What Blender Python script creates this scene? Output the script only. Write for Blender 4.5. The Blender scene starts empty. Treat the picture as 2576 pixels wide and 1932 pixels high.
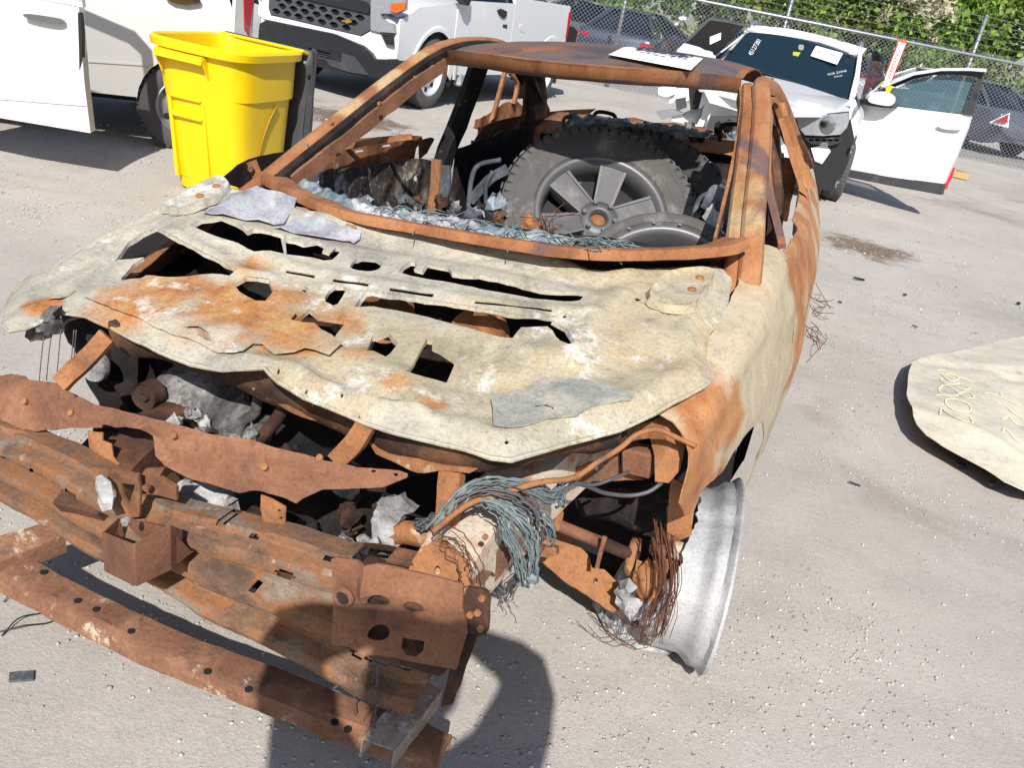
import bpy, bmesh, math, random
import numpy as np
from mathutils import Vector, Matrix, noise as mnoise
from mathutils.geometry import delaunay_2d_cdt
random.seed(7); rng = np.random.default_rng(7)
sc = bpy.context.scene
COL = sc.collection
rad = math.radians

# ------------------------------------------------------------------ camera
FPX, PITCH, ROLL, CAMH = 2277.0, rad(23.7), rad(11.3), 1.607
_fwd = np.array([0, math.cos(PITCH), -math.sin(PITCH)])
_up0 = np.array([0, math.sin(PITCH), math.cos(PITCH)])
_r0 = np.array([1.0, 0, 0])
_cr, _sr = math.cos(ROLL), math.sin(ROLL)
_U = _cr * _r0 + _sr * _up0
_V = _sr * _r0 - _cr * _up0
CAM = np.array([0, 0, CAMH])
cd = bpy.data.cameras.new('camera'); cam = bpy.data.objects.new('camera', cd); COL.objects.link(cam)
cd.sensor_fit = 'HORIZONTAL'; cd.sensor_width = 36.0; cd.lens = 36.0 * FPX / 2576.0
cd.clip_start = 0.02; cd.clip_end = 600
cam.matrix_world = Matrix(((_U[0], -_V[0], -_fwd[0], 0), (_U[1], -_V[1], -_fwd[1], 0), (_U[2], -_V[2], -_fwd[2], CAMH), (0, 0, 0, 1)))
sc.camera = cam

# ------------------------------------------------------------------ sky, sun, exposure
SUND = Vector((-0.05, 1.24, -1.0)).normalized()
wd = bpy.data.worlds.new('World'); sc.world = wd; wd.use_nodes = True
_n = wd.node_tree.nodes; _n.clear()
_sky = _n.new('ShaderNodeTexSky'); _sky.sky_type = 'NISHITA'; _sky.sun_disc = False
_sky.sun_elevation = math.asin(-SUND.z); _sky.sun_rotation = math.atan2(-SUND.x, -SUND.y)
_sky.air_density = 1.0; _sky.dust_density = 1.0; _sky.ozone_density = 1.0
_bg = _n.new('ShaderNodeBackground'); _bg.inputs['Strength'].default_value = 0.10
_wo = _n.new('ShaderNodeOutputWorld')
wd.node_tree.links.new(_sky.outputs[0], _bg.inputs[0]); wd.node_tree.links.new(_bg.outputs[0], _wo.inputs[0])
sd = bpy.data.lights.new('sun', 'SUN'); sd.energy = 5.0; sd.angle = rad(0.53); sd.color = (1.0, 0.955, 0.89)
so = bpy.data.objects.new('sun', sd); COL.objects.link(so); so.location = (2, -10, 12)
so.rotation_euler = SUND.to_track_quat('-Z', 'Y').to_euler()
sc.view_settings.view_transform = 'Standard'; sc.view_settings.look = 'None'
sc.view_settings.exposure = 0.40; sc.view_settings.gamma = 1.0; sc.view_settings.use_curve_mapping = False
sc.render.engine = 'CYCLES'

# ------------------------------------------------------------------ rays from the photograph
def ray(x, y): return (_fwd * FPX + _U * (x - 1288) + _V * (y - 966)) / FPX
def onz(x, y, z=0.0):
    d = ray(x, y); return CAM + d * ((z - CAMH) / d[2])
def ony(x, y, Y):
    d = ray(x, y); return CAM + d * (Y / d[1])
def onplane(x, y, p, n):
    d = ray(x, y); p = np.array(p, float); n = np.array(n, float)
    return CAM + d * (((p - CAM) @ n) / (d @ n))
def _rot(rx, ry, rz):
    c, s = math.cos, math.sin
    X = np.array([[1, 0, 0], [0, c(rx), -s(rx)], [0, s(rx), c(rx)]])
    Y = np.array([[c(ry), 0, s(ry)], [0, 1, 0], [-s(ry), 0, c(ry)]])
    Z = np.array([[c(rz), -s(rz), 0], [s(rz), c(rz), 0], [0, 0, 1]])
    return Z @ Y @ X
# frame of the burnt car: x to its left side, y to its tail, z up; origin under the front axle
CM = _rot(rad(-.7), rad(-6.4), rad(-14.8)); CT = np.array([-.207, 2.26, .088])
CO = CM.T @ (CAM - CT)
def cray(x, y): return CM.T @ ray(x, y)
def cun(x, y, ax, v):
    d = cray(x, y); i = 'xyz'.index(ax); return CO + d * ((v - CO[i]) / d[i])
def cunf(x, y, g, t0=.3, t1=9.0):
    """point on a surface g(p)=0 of the burnt car (g>0 on the camera's side)"""
    d = cray(x, y)
    for i in range(44):
        m = (t0 + t1) / 2
        if g(CO + d * m) > 0: t0 = m
        else: t1 = m
    return CO + d * t0
def w2c(p): return CM.T @ (np.array(p, float) - CT)
def c2w(p): return CM @ np.array(p, float) + CT

# ------------------------------------------------------------------ mesh helpers
def empty(name, loc=(0, 0, 0), rz=0.0, mat=None):
    o = bpy.data.objects.new(name, None); COL.objects.link(o)
    o.empty_display_size = .1
    if mat is not None: o.matrix_world = mat
    else:
        o.location = loc; o.rotation_euler = (0, 0, rz)
    return o
def tag(o, label=None, cat=None, group=None, kind=None):
    if label: o['label'] = label
    if cat: o['category'] = cat
    if group: o['group'] = group
    if kind: o['kind'] = kind
    return o
def link(name, me, mat, parent=None, smooth=False):
    o = bpy.data.objects.new(name, me); COL.objects.link(o)
    if mat is not None:
        for m in (mat if isinstance(mat, (list, tuple)) else [mat]): me.materials.append(m)
    if parent is not None: o.parent = parent
    if smooth: me.polygons.foreach_set('use_smooth', [True] * len(me.polygons))
    return o
def mk(name, V, F, mat, parent=None, smooth=False):
    me = bpy.data.meshes.new(name); me.from_pydata([tuple(map(float, v)) for v in V], [], F)
    me.validate(clean_customdata=False); me.update()
    return link(name, me, mat, parent, smooth)
class MB:
    """collects pieces of one part"""
    def __init__(s): s.V = []; s.F = []
    def add(s, V, F):
        b = len(s.V); s.V += [tuple(map(float, v)) for v in V]; s.F += [tuple(i + b for i in f) for f in F]; return s
    def box(s, c, sz, R=None, bev=0.0):
        V, F = boxvf(c, sz, R, bev); return s.add(V, F)
    def tube(s, P, r, n=6): return s.add(*tubevf(P, r, n))
    def build(s, name, mat, parent=None, smooth=False): return mk(name, s.V, s.F, mat, parent, smooth)
def boxvf(c, sz, R=None, bev=0.0):
    c = np.array(c, float); h = np.array(sz, float) / 2
    if bev <= 0:
        V = [np.array([sx, sy, sz_]) * h for sx in (-1, 1) for sy in (-1, 1) for sz_ in (-1, 1)]
        F = [(0, 1, 3, 2), (4, 6, 7, 5), (0, 4, 5, 1), (2, 3, 7, 6), (0, 2, 6, 4), (1, 5, 7, 3)]
    else:
        b = min(bev, h.min() * .95); V = []; idx = {}
        for sx in (-1, 1):
            for sy in (-1, 1):
                for sz_ in (-1, 1):
                    s3 = np.array([sx, sy, sz_])
                    for a in range(3):
                        q = s3 * (h - b); q[a] = s3[a] * h[a]; idx[(sx, sy, sz_, a)] = len(V); V.append(q)
        F = []
        for a in range(3):
            o = [k for k in range(3) if k != a]
            for s_ in (-1, 1):
                f = []
                for (p, q) in ((-1, -1), (1, -1), (1, 1), (-1, 1)):
                    k = [0, 0, 0]; k[a] = s_; k[o[0]] = p; k[o[1]] = q; f.append(idx[(*k, a)])
                if (s_ > 0) == (a == 1): f = f[::-1]
                F.append(tuple(f))
        for a in range(3):
            o = [k for k in range(3) if k != a]
            for p in (-1, 1):
                for q in (-1, 1):
                    f = []
                    for (sa, ax) in ((-1, o[0]), (1, o[0]), (1, o[1]), (-1, o[1])):
                        k = [0, 0, 0]; k[a] = sa; k[o[0]] = p; k[o[1]] = q; f.append(idx[(*k, ax)])
                    F.append(tuple(f))
        for sx in (-1, 1):
            for sy in (-1, 1):
                for sz_ in (-1, 1): F.append(tuple(idx[(sx, sy, sz_, a)] for a in range(3)))
    V = np.array(V)
    if R is not None: V = V @ np.array(R, float).T
    return V + c, F
def spl(P, n):
    """Catmull-Rom through P, n points, evenly spread"""
    P = np.array(P, float)
    if len(P) == 2:
        t = np.linspace(0, 1, n)[:, None]; return P[0] * (1 - t) + P[1] * t
    Q = np.vstack([2 * P[0] - P[1], P, 2 * P[-1] - P[-2]]); out = []
    for i in range(1, len(Q) - 2):
        t = np.linspace(0, 1, 12, endpoint=False)[:, None]; a, b, c, d = Q[i - 1], Q[i], Q[i + 1], Q[i + 2]
        out.append(.5 * ((2 * b) + (c - a) * t + (2 * a - 5 * b + 4 * c - d) * t * t + (3 * b - a - 3 * c + d) * t ** 3))
    out = np.vstack(out + [P[-1:]])
    return resample(out, n)
def resample(P, n):
    P = np.array(P, float); L = np.r_[0, np.cumsum(np.linalg.norm(np.diff(P, axis=0), axis=1))]
    t = np.linspace(0, L[-1], n); return np.stack([np.interp(t, L, P[:, k]) for k in range(P.shape[1])], 1)
def frames(P):
    P = np.array(P, float); T = np.gradient(P, axis=0); T /= np.linalg.norm(T, axis=1)[:, None] + 1e-12
    n0 = np.cross(T[0], [0, 0, 1.0])
    if np.linalg.norm(n0) < .1: n0 = np.cross(T[0], [1.0, 0, 0])
    N = [n0 / np.linalg.norm(n0)]
    for i in range(1, len(P)):
        n = N[-1] - T[i] * (N[-1] @ T[i]); N.append(n / (np.linalg.norm(n) + 1e-12))
    N = np.array(N); return T, N, np.cross(T, N)
def tubevf(P, r, n=6, cap=True):
    P = np.array(P, float); T, N, B = frames(P); m = len(P)
    rr = np.broadcast_to(np.array(r, float), (m,))
    a = np.linspace(0, 2 * math.pi, n, endpoint=False)
    V = (P[:, None] + rr[:, None, None] * (np.cos(a)[None, :, None] * N[:, None] + np.sin(a)[None, :, None] * B[:, None])).reshape(-1, 3)
    F = [(i * n + j, i * n + (j + 1) % n, (i + 1) * n + (j + 1) % n, (i + 1) * n + j) for i in range(m - 1) for j in range(n)]
    if cap: F += [tuple(range(n))[::-1], tuple((m - 1) * n + j for j in range(n))]
    return V, F
def tube(name, P, r, mat, parent=None, n=8, smooth=True):
    V, F = tubevf(P, r, n); return mk(name, V, F, mat, parent, smooth)
def sweepvf(P, prof, up=(0, 0, 1), closed=True, cap=True, scale=None):
    """profile (a, b): a sideways (tangent x up), b along up"""
    P = np.array(P, float); T = np.gradient(P, axis=0); T /= np.linalg.norm(T, axis=1)[:, None]
    up = np.array(up, float); m = len(P); k = len(prof); V = []
    for i in range(m):
        s = np.cross(T[i], up); s /= np.linalg.norm(s); u = np.cross(s, T[i])
        f = 1.0 if scale is None else scale[i]
        for (a, b) in prof: V.append(P[i] + s * a * f + u * b * f)
    kk = k if closed else k - 1
    F = [(i * k + j, i * k + (j + 1) % k, (i + 1) * k + (j + 1) % k, (i + 1) * k + j) for i in range(m - 1) for j in range(kk)]
    if closed and cap: F += [tuple(range(k))[::-1], tuple((m - 1) * k + j for j in range(k))]
    return V, F
def lathevf(prof, n=48, axis='x', c=(0, 0, 0), a0=0.0, a1=None, close=False):
    """prof: (radius, along axis)"""
    full = a1 is None; a = np.linspace(a0, a0 + 2 * math.pi, n, endpoint=False) if full else np.linspace(a0, a1, n)
    V = []
    for t in a:
        for (r, h) in prof:
            if axis == 'x': q = (h, r * math.cos(t), r * math.sin(t))
            elif axis == 'y': q = (r * math.cos(t), h, r * math.sin(t))
            else: q = (r * math.cos(t), r * math.sin(t), h)
            V.append((q[0] + c[0], q[1] + c[1], q[2] + c[2]))
    k = len(prof); F = []
    for i in range(n if full else n - 1):
        j = (i + 1) % n
        for b in range(k if close else k - 1):
            b2 = (b + 1) % k; F.append((i * k + b, j * k + b, j * k + b2, i * k + b2))
    return V, F
def grid(name, S, mat, parent=None, smooth=True, thick=0.0, closev=False):
    """surface through a list of equally long polylines"""
    S = np.array(S, float); m, k = S.shape[:2]; V = S.reshape(-1, 3)
    F = [(i * k + j, i * k + (j + 1) % k, (i + 1) * k + (j + 1) % k, (i + 1) * k + j) for i in range(m - 1) for j in range(k if closev else k - 1)]
    if thick: V, F = thicken(V, F, thick)
    return mk(name, V, F, mat, parent, smooth)
def loft(name, secs, n, mat, parent=None, m=None, smooth=True, thick=0.0):
    """secs: sections of a few points each; splined along both directions"""
    S = np.array([spl(s, n) for s in secs])
    if m: S = np.stack([spl(S[:, j], m) for j in range(n)], 1)
    return grid(name, S, mat, parent, smooth, thick)
def vnormals(V, F):
    V = np.array(V, float); N = np.zeros_like(V)
    for f in F:
        a = V[f[0]]; n = np.cross(V[f[1]] - a, V[f[2]] - a)
        if len(f) == 4: n = n + np.cross(V[f[2]] - a, V[f[3]] - a)
        for i in f: N[i] += n
    return N / (np.linalg.norm(N, axis=1)[:, None] + 1e-12)
def thicken(V, F, t):
    V = np.array(V, float); N = vnormals(V, F); n = len(V)
    W = np.vstack([V, V - N * t]); E = {}
    for f in F:
        for i in range(len(f)):
            a, b = f[i], f[(i + 1) % len(f)]; k = (min(a, b), max(a, b)); E[k] = None if k in E else (a, b)
    G = [tuple(f) for f in F] + [tuple(i + n for i in f[::-1]) for f in F]
    for k, e in E.items():
        if e: G.append((e[1], e[0], e[0] + n, e[1] + n))
    return W, G
def inpoly(P, poly):
    P = np.asarray(P, float); x, y = P[:, 0], P[:, 1]; c = np.zeros(len(P), bool); n = len(poly)
    for i in range(n):
        x1, y1 = poly[i]; x2, y2 = poly[i - 1]
        if y1 == y2: continue
        k = ((y1 > y) != (y2 > y)) & (x < (x2 - x1) * (y - y1) / (y2 - y1) + x1); c ^= k
    return c
def segdist(P, poly, closed=True):
    P = np.asarray(P, float); d = np.full(len(P), 1e9); n = len(poly)
    for i in range(n if closed else n - 1):
        a = np.array(poly[i], float); b = np.array(poly[(i + 1) % n], float); e = b - a
        t = np.clip(((P - a) @ e) / (e @ e + 1e-12), 0, 1); d = np.minimum(d, np.linalg.norm(P - a - t[:, None] * e, axis=1))
    return d
def densify(poly, step, jit=0.0, closed=True):
    out = []; n = len(poly)
    for i in range(n if closed else n - 1):
        a = np.array(poly[i], float); b = np.array(poly[(i + 1) % n], float); k = max(1, int(np.linalg.norm(b - a) / step))
        for j in range(k):
            q = a + (b - a) * j / k
            if jit and j: q = q + rng.normal(0, jit, 2)
            out.append(tuple(q))
    return out
def rnd(poly, k=2):
    """round the corners of a polygon"""
    P = [np.array(p, float) for p in poly]
    for _ in range(k):
        Q = []
        for i in range(len(P)):
            a, b = P[i], P[(i + 1) % len(P)]; Q += [a * .78 + b * .22, a * .22 + b * .78]
        P = Q
    return [tuple(p) for p in P]
def sheetvf(outer, holes, f, step=.03, thick=.003, jit=0.0):
    """thin sheet with real holes over the parameter plane; f(u, v array) -> points"""
    outer = densify(outer, step, jit); holes = [densify(h, step, jit * .6) for h in holes]
    pts = list(outer); edges = [(i, (i + 1) % len(outer)) for i in range(len(outer))]
    for h in holes:
        b = len(pts); pts += h; edges += [(b + i, b + (i + 1) % len(h)) for i in range(len(h))]
    o = np.array(outer); lo, hi = o.min(0), o.max(0)
    gx, gy = np.meshgrid(np.arange(lo[0], hi[0], step), np.arange(lo[1], hi[1], step))
    G = np.stack([gx.ravel(), gy.ravel()], 1); G = G + rng.uniform(-.22, .22, G.shape) * step
    k = inpoly(G, outer) & (segdist(G, outer) > step * .55)
    for h in holes: k &= (~inpoly(G, h)) & (segdist(G, h) > step * .55)
    pts += [tuple(g) for g in G[k]]
    r = delaunay_2d_cdt([Vector(p) for p in pts], edges, [], 0, 1e-6)
    V2 = np.array([tuple(v) for v in r[0]]); T = np.array([t for t in r[2] if len(t) == 3])
    ctr = V2[T].mean(1); keep = inpoly(ctr, outer)
    for h in holes: keep &= ~inpoly(ctr, h)
    T = T[keep]; a, b, c = V2[T[:, 0]], V2[T[:, 1]], V2[T[:, 2]]
    ar = (b[:, 0] - a[:, 0]) * (c[:, 1] - a[:, 1]) - (b[:, 1] - a[:, 1]) * (c[:, 0] - a[:, 0])
    T = T[np.abs(ar) > 1e-10]; ar = ar[np.abs(ar) > 1e-10]
    T[ar < 0] = T[ar < 0][:, ::-1]
    used = np.unique(T); mp = -np.ones(len(V2), int); mp[used] = np.arange(len(used))
    V2 = V2[used]; F = [tuple(int(mp[i]) for i in t) for t in T]
    V = np.asarray(f(V2), float)
    return (thicken(V, F, thick) if thick else (V, F))
def sheet(name, outer, holes, f, mat, parent=None, step=.03, thick=.003, jit=0.0, smooth=True):
    V, F = sheetvf(outer, holes, f, step, thick, jit)
    o = mk(name, V, F, mat, parent, smooth); autosm(o, 40); return o
def autosm(o, deg=35):
    me = o.data; bm = bmesh.new(); bm.from_mesh(me)
    ca = math.radians(deg)
    for e in bm.edges:
        if len(e.link_faces) == 2 and e.calc_face_angle(0) > ca: e.smooth = False
    for f in bm.faces: f.smooth = True
    bm.to_mesh(me); bm.free()
    return o
def circ(x, y, r, n=12, ry=None): return [(x + r * math.cos(a), y + (ry or r) * math.sin(a)) for a in np.linspace(0, 2 * math.pi, n, endpoint=False)]
def fbm(P, sc=1.0, oct=4, seed=0.0, H=.8):
    P = np.asarray(P, float)
    return np.array([mnoise.fractal(Vector((p[0] * sc + seed, p[1] * sc - seed, p[2] * sc + 2 * seed)), H, 2.0, oct) for p in P])
def displace(o, amp, sc, oct=4, seed=0.0):
    me = o.data; n = len(me.vertices); co = np.zeros(n * 3); me.vertices.foreach_get('co', co); co = co.reshape(-1, 3)
    no = np.zeros(n * 3); me.vertex_normals.foreach_get('vector', no); no = no.reshape(-1, 3)
    co = co + no * (amp * fbm(co, sc, oct, seed))[:, None]; me.vertices.foreach_set('co', co.ravel()); me.update(); return o
def copy_tree(o, parent=None):
    c = o.copy(); COL.objects.link(c); c.parent = parent
    for ch in list(o.children): copy_tree(ch, c)
    return c
# ------------------------------------------------------------------ materials
def lin(c): c /= 255.0; return c / 12.92 if c <= .04045 else ((c + .055) / 1.055) ** 2.4
def S(r, g, b, k=.66): return (lin(r) * k, lin(g) * k, lin(b) * k, 1)
class NT:
    def __init__(s, name):
        s.m = bpy.data.materials.new(name); s.m.use_nodes = True; s.t = s.m.node_tree; s.t.nodes.clear()
        s.out = s.n('ShaderNodeOutputMaterial'); s.b = s.n('ShaderNodeBsdfPrincipled'); s.l(s.b.outputs[0], s.out.inputs[0])
        s.co = s.n('ShaderNodeTexCoord')
    def n(s, t, **k):
        q = s.t.nodes.new(t)
        for a, v in k.items(): setattr(q, a, v)
        return q
    def l(s, a, b): s.t.links.new(a, b)
    def vec(s, space='Object', scale=None, loc=None, rot=None):
        o = s.co.outputs[space] if space != 'World' else s.n('ShaderNodeNewGeometry').outputs['Position']
        if scale or loc or rot:
            m = s.n('ShaderNodeMapping'); s.l(o, m.inputs[0])
            if scale: m.inputs['Scale'].default_value = scale
            if loc: m.inputs['Location'].default_value = loc
            if rot: m.inputs['Rotation'].default_value = rot
            o = m.outputs[0]
        return o
    def noise(s, sc, det=6, ro=.6, dist=0.0, vec=None, out=0):
        q = s.n('ShaderNodeTexNoise'); q.inputs['Scale'].default_value = sc; q.inputs['Detail'].default_value = det
        q.inputs['Roughness'].default_value = ro; q.inputs['Distortion'].default_value = dist
        s.l(vec if vec is not None else s.co.outputs['Object'], q.inputs['Vector']); return q.outputs[out]
    def voro(s, sc, vec=None, feat='F1', out=0):
        q = s.n('ShaderNodeTexVoronoi'); q.feature = feat; q.inputs['Scale'].default_value = sc
        s.l(vec if vec is not None else s.co.outputs['Object'], q.inputs['Vector']); return q.outputs[out]
    def ramp(s, f, stops, interp='LINEAR'):
        q = s.n('ShaderNodeValToRGB'); q.color_ramp.interpolation = interp; e = q.color_ramp.elements
        while len(e) < len(stops): e.new(.5)
        for i, (p, c) in enumerate(stops): e[i].position = p; e[i].color = c if not isinstance(c, (int, float)) else (c, c, c, 1)
        s.l(f, q.inputs[0]); return q.outputs[0]
    def mix(s, f, a, b, bt='MIX'):
        q = s.n('ShaderNodeMix', data_type='RGBA', blend_type=bt)
        for sock, v in ((q.inputs[0], f), (q.inputs[6], a), (q.inputs[7], b)):
            if isinstance(v, (int, float)): sock.default_value = v
            elif isinstance(v, tuple): sock.default_value = v
            else: s.l(v, sock)
        return q.outputs[2]
    def math(s, op, a, b=0.0, c=None, clamp=False):
        q = s.n('ShaderNodeMath', operation=op); q.use_clamp = clamp
        for i, v in enumerate((a, b) if c is None else (a, b, c)):
            if isinstance(v, (int, float)): q.inputs[i].default_value = v
            else: s.l(v, q.inputs[i])
        return q.outputs[0]
    def maprange(s, f, a, b, c=0.0, d=1.0):
        q = s.n('ShaderNodeMapRange'); q.interpolation_type = 'SMOOTHSTEP'
        s.l(f, q.inputs[0]); q.inputs[1].default_value = a; q.inputs[2].default_value = b; q.inputs[3].default_value = c; q.inputs[4].default_value = d
        return q.outputs[0]
    def bump(s, h, st=.3, dist=.01, prev=None):
        q = s.n('ShaderNodeBump'); q.inputs['Strength'].default_value = st; q.inputs['Distance'].default_value = dist; s.l(h, q.inputs['Height'])
        if prev is not None: s.l(prev, q.inputs['Normal'])
        return q.outputs[0]
    def set(s, **k):
        for a, v in k.items():
            i = s.b.inputs[{'col': 'Base Color', 'rough': 'Roughness', 'metal': 'Metallic', 'nor': 'Normal', 'spec': 'Specular IOR Level', 'trans': 'Transmission Weight', 'ior': 'IOR', 'coat': 'Coat Weight', 'alpha': 'Alpha', 'emc': 'Emission Color', 'ems': 'Emission Strength', 'sheen': 'Sheen Weight'}[a]]
            if isinstance(v, (int, float, tuple)): i.default_value = v
            else: s.l(v, i)
        return s.m
def blob(T, pts, r, vec=None):
    """mask: soft patches around given points (stains with a place of their own)"""
    v = vec if vec is not None else T.co.outputs['Object']; acc = None
    nz = T.math('ADD', T.math('MULTIPLY', T.noise(9, 5, .65), .55), T.math('MULTIPLY', T.noise(3.2, 3, .6, .6), .75))
    nz = T.math('SUBTRACT', nz, .15)
    for p in pts:
        d = T.n('ShaderNodeVectorMath', operation='DISTANCE'); T.l(v, d.inputs[0]); d.inputs[1].default_value = p[:3]
        rr = p[3] if len(p) > 3 else r
        dd = T.math('ADD', d.outputs['Value'], T.math('MULTIPLY', T.math('SUBTRACT', nz, .5), rr * 1.9))
        m = T.maprange(dd, rr * .45, rr * 1.05, 1, 0)
        acc = m if acc is None else T.math('MAXIMUM', acc, m)
    return acc
def burnt(name, stops, sc=5.0, patch=None, patchcol=None, patch2=None, patch2col=None, ash=None, speck=None, dark=None, rough=.82, bst=.35, streak=None, metal=0.0, spec=.25):
    """fire-scaled sheet steel: mottled rust, ash and scale"""
    T = NT(name); v = T.vec('Object', scale=streak) if streak else T.co.outputs['Object']
    n1 = T.noise(sc, 6, .66, .5, v); col = T.ramp(n1, stops)
    n2 = T.noise(sc * 9, 5, .7, 0, v)
    if patch2: col = T.mix(blob(T, patch2, .2), col, T.ramp(T.noise(sc * 1.3, 5, .62, .4), patch2col))
    if patch: col = T.mix(blob(T, patch, .2), col, T.ramp(T.noise(sc * 2.2, 5, .65, .4), patchcol))
    if dark:
        dm = T.maprange(T.noise(sc * .8, 5, .6, .8, T.vec('Object', loc=(3.1, 7.7, 1.2))), dark[1], dark[1] + .12); col = T.mix(T.math('MULTIPLY', dm, dark[2] if len(dark) > 2 else .8), col, dark[0])
    if ash:
        am = T.maprange(T.noise(sc * 1.7, 5, .7, .3, T.vec('Object', loc=(9.3, 2.1, 5.4))), ash[1], ash[1] + .10); am = T.math('MULTIPLY', am, T.maprange(n2, .35, .6)); col = T.mix(am, col, ash[0])
    if speck:
        sm = T.maprange(T.noise(90, 4, .7), speck[1], speck[1] + .06); col = T.mix(T.math('MULTIPLY', sm, .7), col, speck[0])
    col = T.mix(.6, col, T.ramp(n2, [(.28, (.58, .56, .54, 1)), (.45, (.95, .95, .94, 1)), (.58, (1.03, 1.02, 1.0, 1)), (.75, (1.12, 1.08, 1.02, 1))]), 'MULTIPLY')
    col = T.mix(.55, col, T.ramp(T.noise(130, 3, .8), [(.32, (.50, .48, .46, 1)), (.47, (1, 1, 1, 1)), (.68, (1.2, 1.18, 1.15, 1))]), 'MULTIPLY')
    h = T.noise(sc * 7, 5, .75, 0, v)
    return T.set(col=col, rough=rough, metal=metal, spec=spec, nor=T.bump(h, bst, .008))
def plain(name, col, rough=.5, metal=0.0, nz=.06, coat=0.0, spec=.5, sc=8.0, bst=0.0, dirt=None):
    T = NT(name); c = T.mix(T.noise(sc, 5, .6), tuple(x * (1 - nz) for x in col[:3]) + (1,), tuple(min(1, x * (1 + nz)) for x in col[:3]) + (1,))
    if dirt: c = T.mix(T.math('MULTIPLY', T.maprange(T.noise(sc * .7, 8, .7), .5, .75), dirt[1]), c, dirt[0])
    r = T.math('ADD', rough, T.math('MULTIPLY', T.math('SUBTRACT', T.noise(sc * 3, 4, .6), .5), .15), clamp=True)
    k = dict(col=c, rough=r, metal=metal, coat=coat, spec=spec)
    if bst: k['nor'] = T.bump(T.noise(sc * 8, 5, .6), bst, .005)
    return T.set(**k)
def glassy(name, tint, rough=.03, alpha=1.0):
    T = NT(name); return T.set(col=tint, rough=rough, spec=.6, alpha=alpha)
RO, RB, RD = S(196, 118, 62), S(150, 88, 52), S(96, 58, 40)      # orange, brown and dark rust
TAN, CRM, ASHW, GRN = S(205, 180, 140), S(226, 212, 186), S(222, 220, 216), S(150, 148, 130)
M = {}
M['rust'] = burnt('rust', [(.26, S(92, 66, 54)), (.38, S(132, 92, 68)), (.48, S(166, 114, 78)), (.56, S(184, 128, 86)), (.66, S(162, 116, 88)), (.78, S(140, 108, 88))], 4.5, ash=(S(212, 194, 168), .62), dark=(S(98, 80, 72), .56, .75), speck=(S(220, 190, 146), .68), bst=.45)
M['rust_fine'] = burnt('rust_fine', [(.28, S(112, 78, 62)), (.44, S(140, 98, 76)), (.56, S(154, 108, 82)), (.66, S(168, 122, 94)), (.78, S(148, 116, 98))], 6, ash=(S(196, 172, 148), .68), dark=(S(106, 86, 78), .6, .6), speck=(S(200, 164, 124), .70), bst=.3)
M['beam'] = burnt('beam_rust', [(.26, S(86, 68, 58)), (.36, S(112, 86, 70)), (.45, S(134, 106, 86)), (.53, S(158, 108, 72)), (.60, S(140, 122, 106)), (.68, S(160, 146, 130)), (.78, S(112, 92, 78))], 8, ash=(S(206, 190, 168), .62), dark=(S(92, 78, 70), .56, .7), speck=(S(214, 180, 134), .68), bst=.4, streak=(.6, 1, 1.2))
M['beam_worn_highlight'] = burnt('beam_worn_highlight', [(.3, S(140, 112, 88)), (.5, S(176, 152, 126)), (.7, S(198, 180, 156))], 14, dark=(S(112, 88, 70), .52, .8), bst=.4)
M['pillar'] = burnt('pillar_rust', [(.26, S(110, 76, 58)), (.40, S(156, 104, 70)), (.50, S(180, 122, 82)), (.60, S(192, 138, 96)), (.74, S(168, 126, 98))], 3.2, ash=(S(214, 190, 160), .66), dark=(S(96, 88, 98), .55, .75), bst=.18, streak=(1.4, .6, .6), patch=[(.77, .50, .93, .10), (.755, .66, 1.0, .09), (.74, .80, 1.05, .06), (-.66, 1.1, 1.17, .10), (-.69, .9, 1.07, .10), (-.63, 1.3, 1.25, .08)], patchcol=[(.3, S(180, 136, 92)), (.5, S(206, 172, 128)), (.7, S(214, 190, 152))])
M['lowbar'] = burnt('bar_rust', [(.26, S(104, 72, 58)), (.40, S(132, 94, 74)), (.52, S(148, 106, 84)), (.64, S(166, 124, 96)), (.78, S(140, 112, 96))], 7, ash=(S(216, 200, 176), .58), dark=(S(98, 78, 70), .58, .7), speck=(S(206, 174, 134), .68), bst=.4)
M['greyrust'] = burnt('grey_rust', [(.3, S(128, 104, 90)), (.45, S(164, 140, 120)), (.58, S(190, 176, 160)), (.75, S(150, 104, 76))], 7, ash=(S(206, 200, 190), .52), dark=(S(90, 74, 66), .58, .7), bst=.6)
M['rust_dark'] = burnt('rust_dark', [(.3, S(48, 38, 35)), (.48, S(84, 62, 52)), (.6, S(116, 80, 58)), (.75, S(146, 104, 76))], 6, dark=(S(44, 40, 41), .52, .8), ash=(S(150, 140, 132), .66), speck=(S(190, 156, 120), .7))
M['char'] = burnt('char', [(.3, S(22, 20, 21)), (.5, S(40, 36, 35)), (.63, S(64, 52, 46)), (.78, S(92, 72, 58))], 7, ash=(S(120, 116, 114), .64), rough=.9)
M['roofm'] = burnt('roof_scale', [(.3, S(92, 84, 90)), (.42, S(120, 110, 110)), (.5, S(132, 108, 96)), (.6, S(156, 104, 74)), (.72, S(176, 116, 78))], 3.0, dark=(S(84, 82, 96), .5, .75), speck=(S(204, 160, 124), .7), rough=.62, bst=.25)
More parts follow.
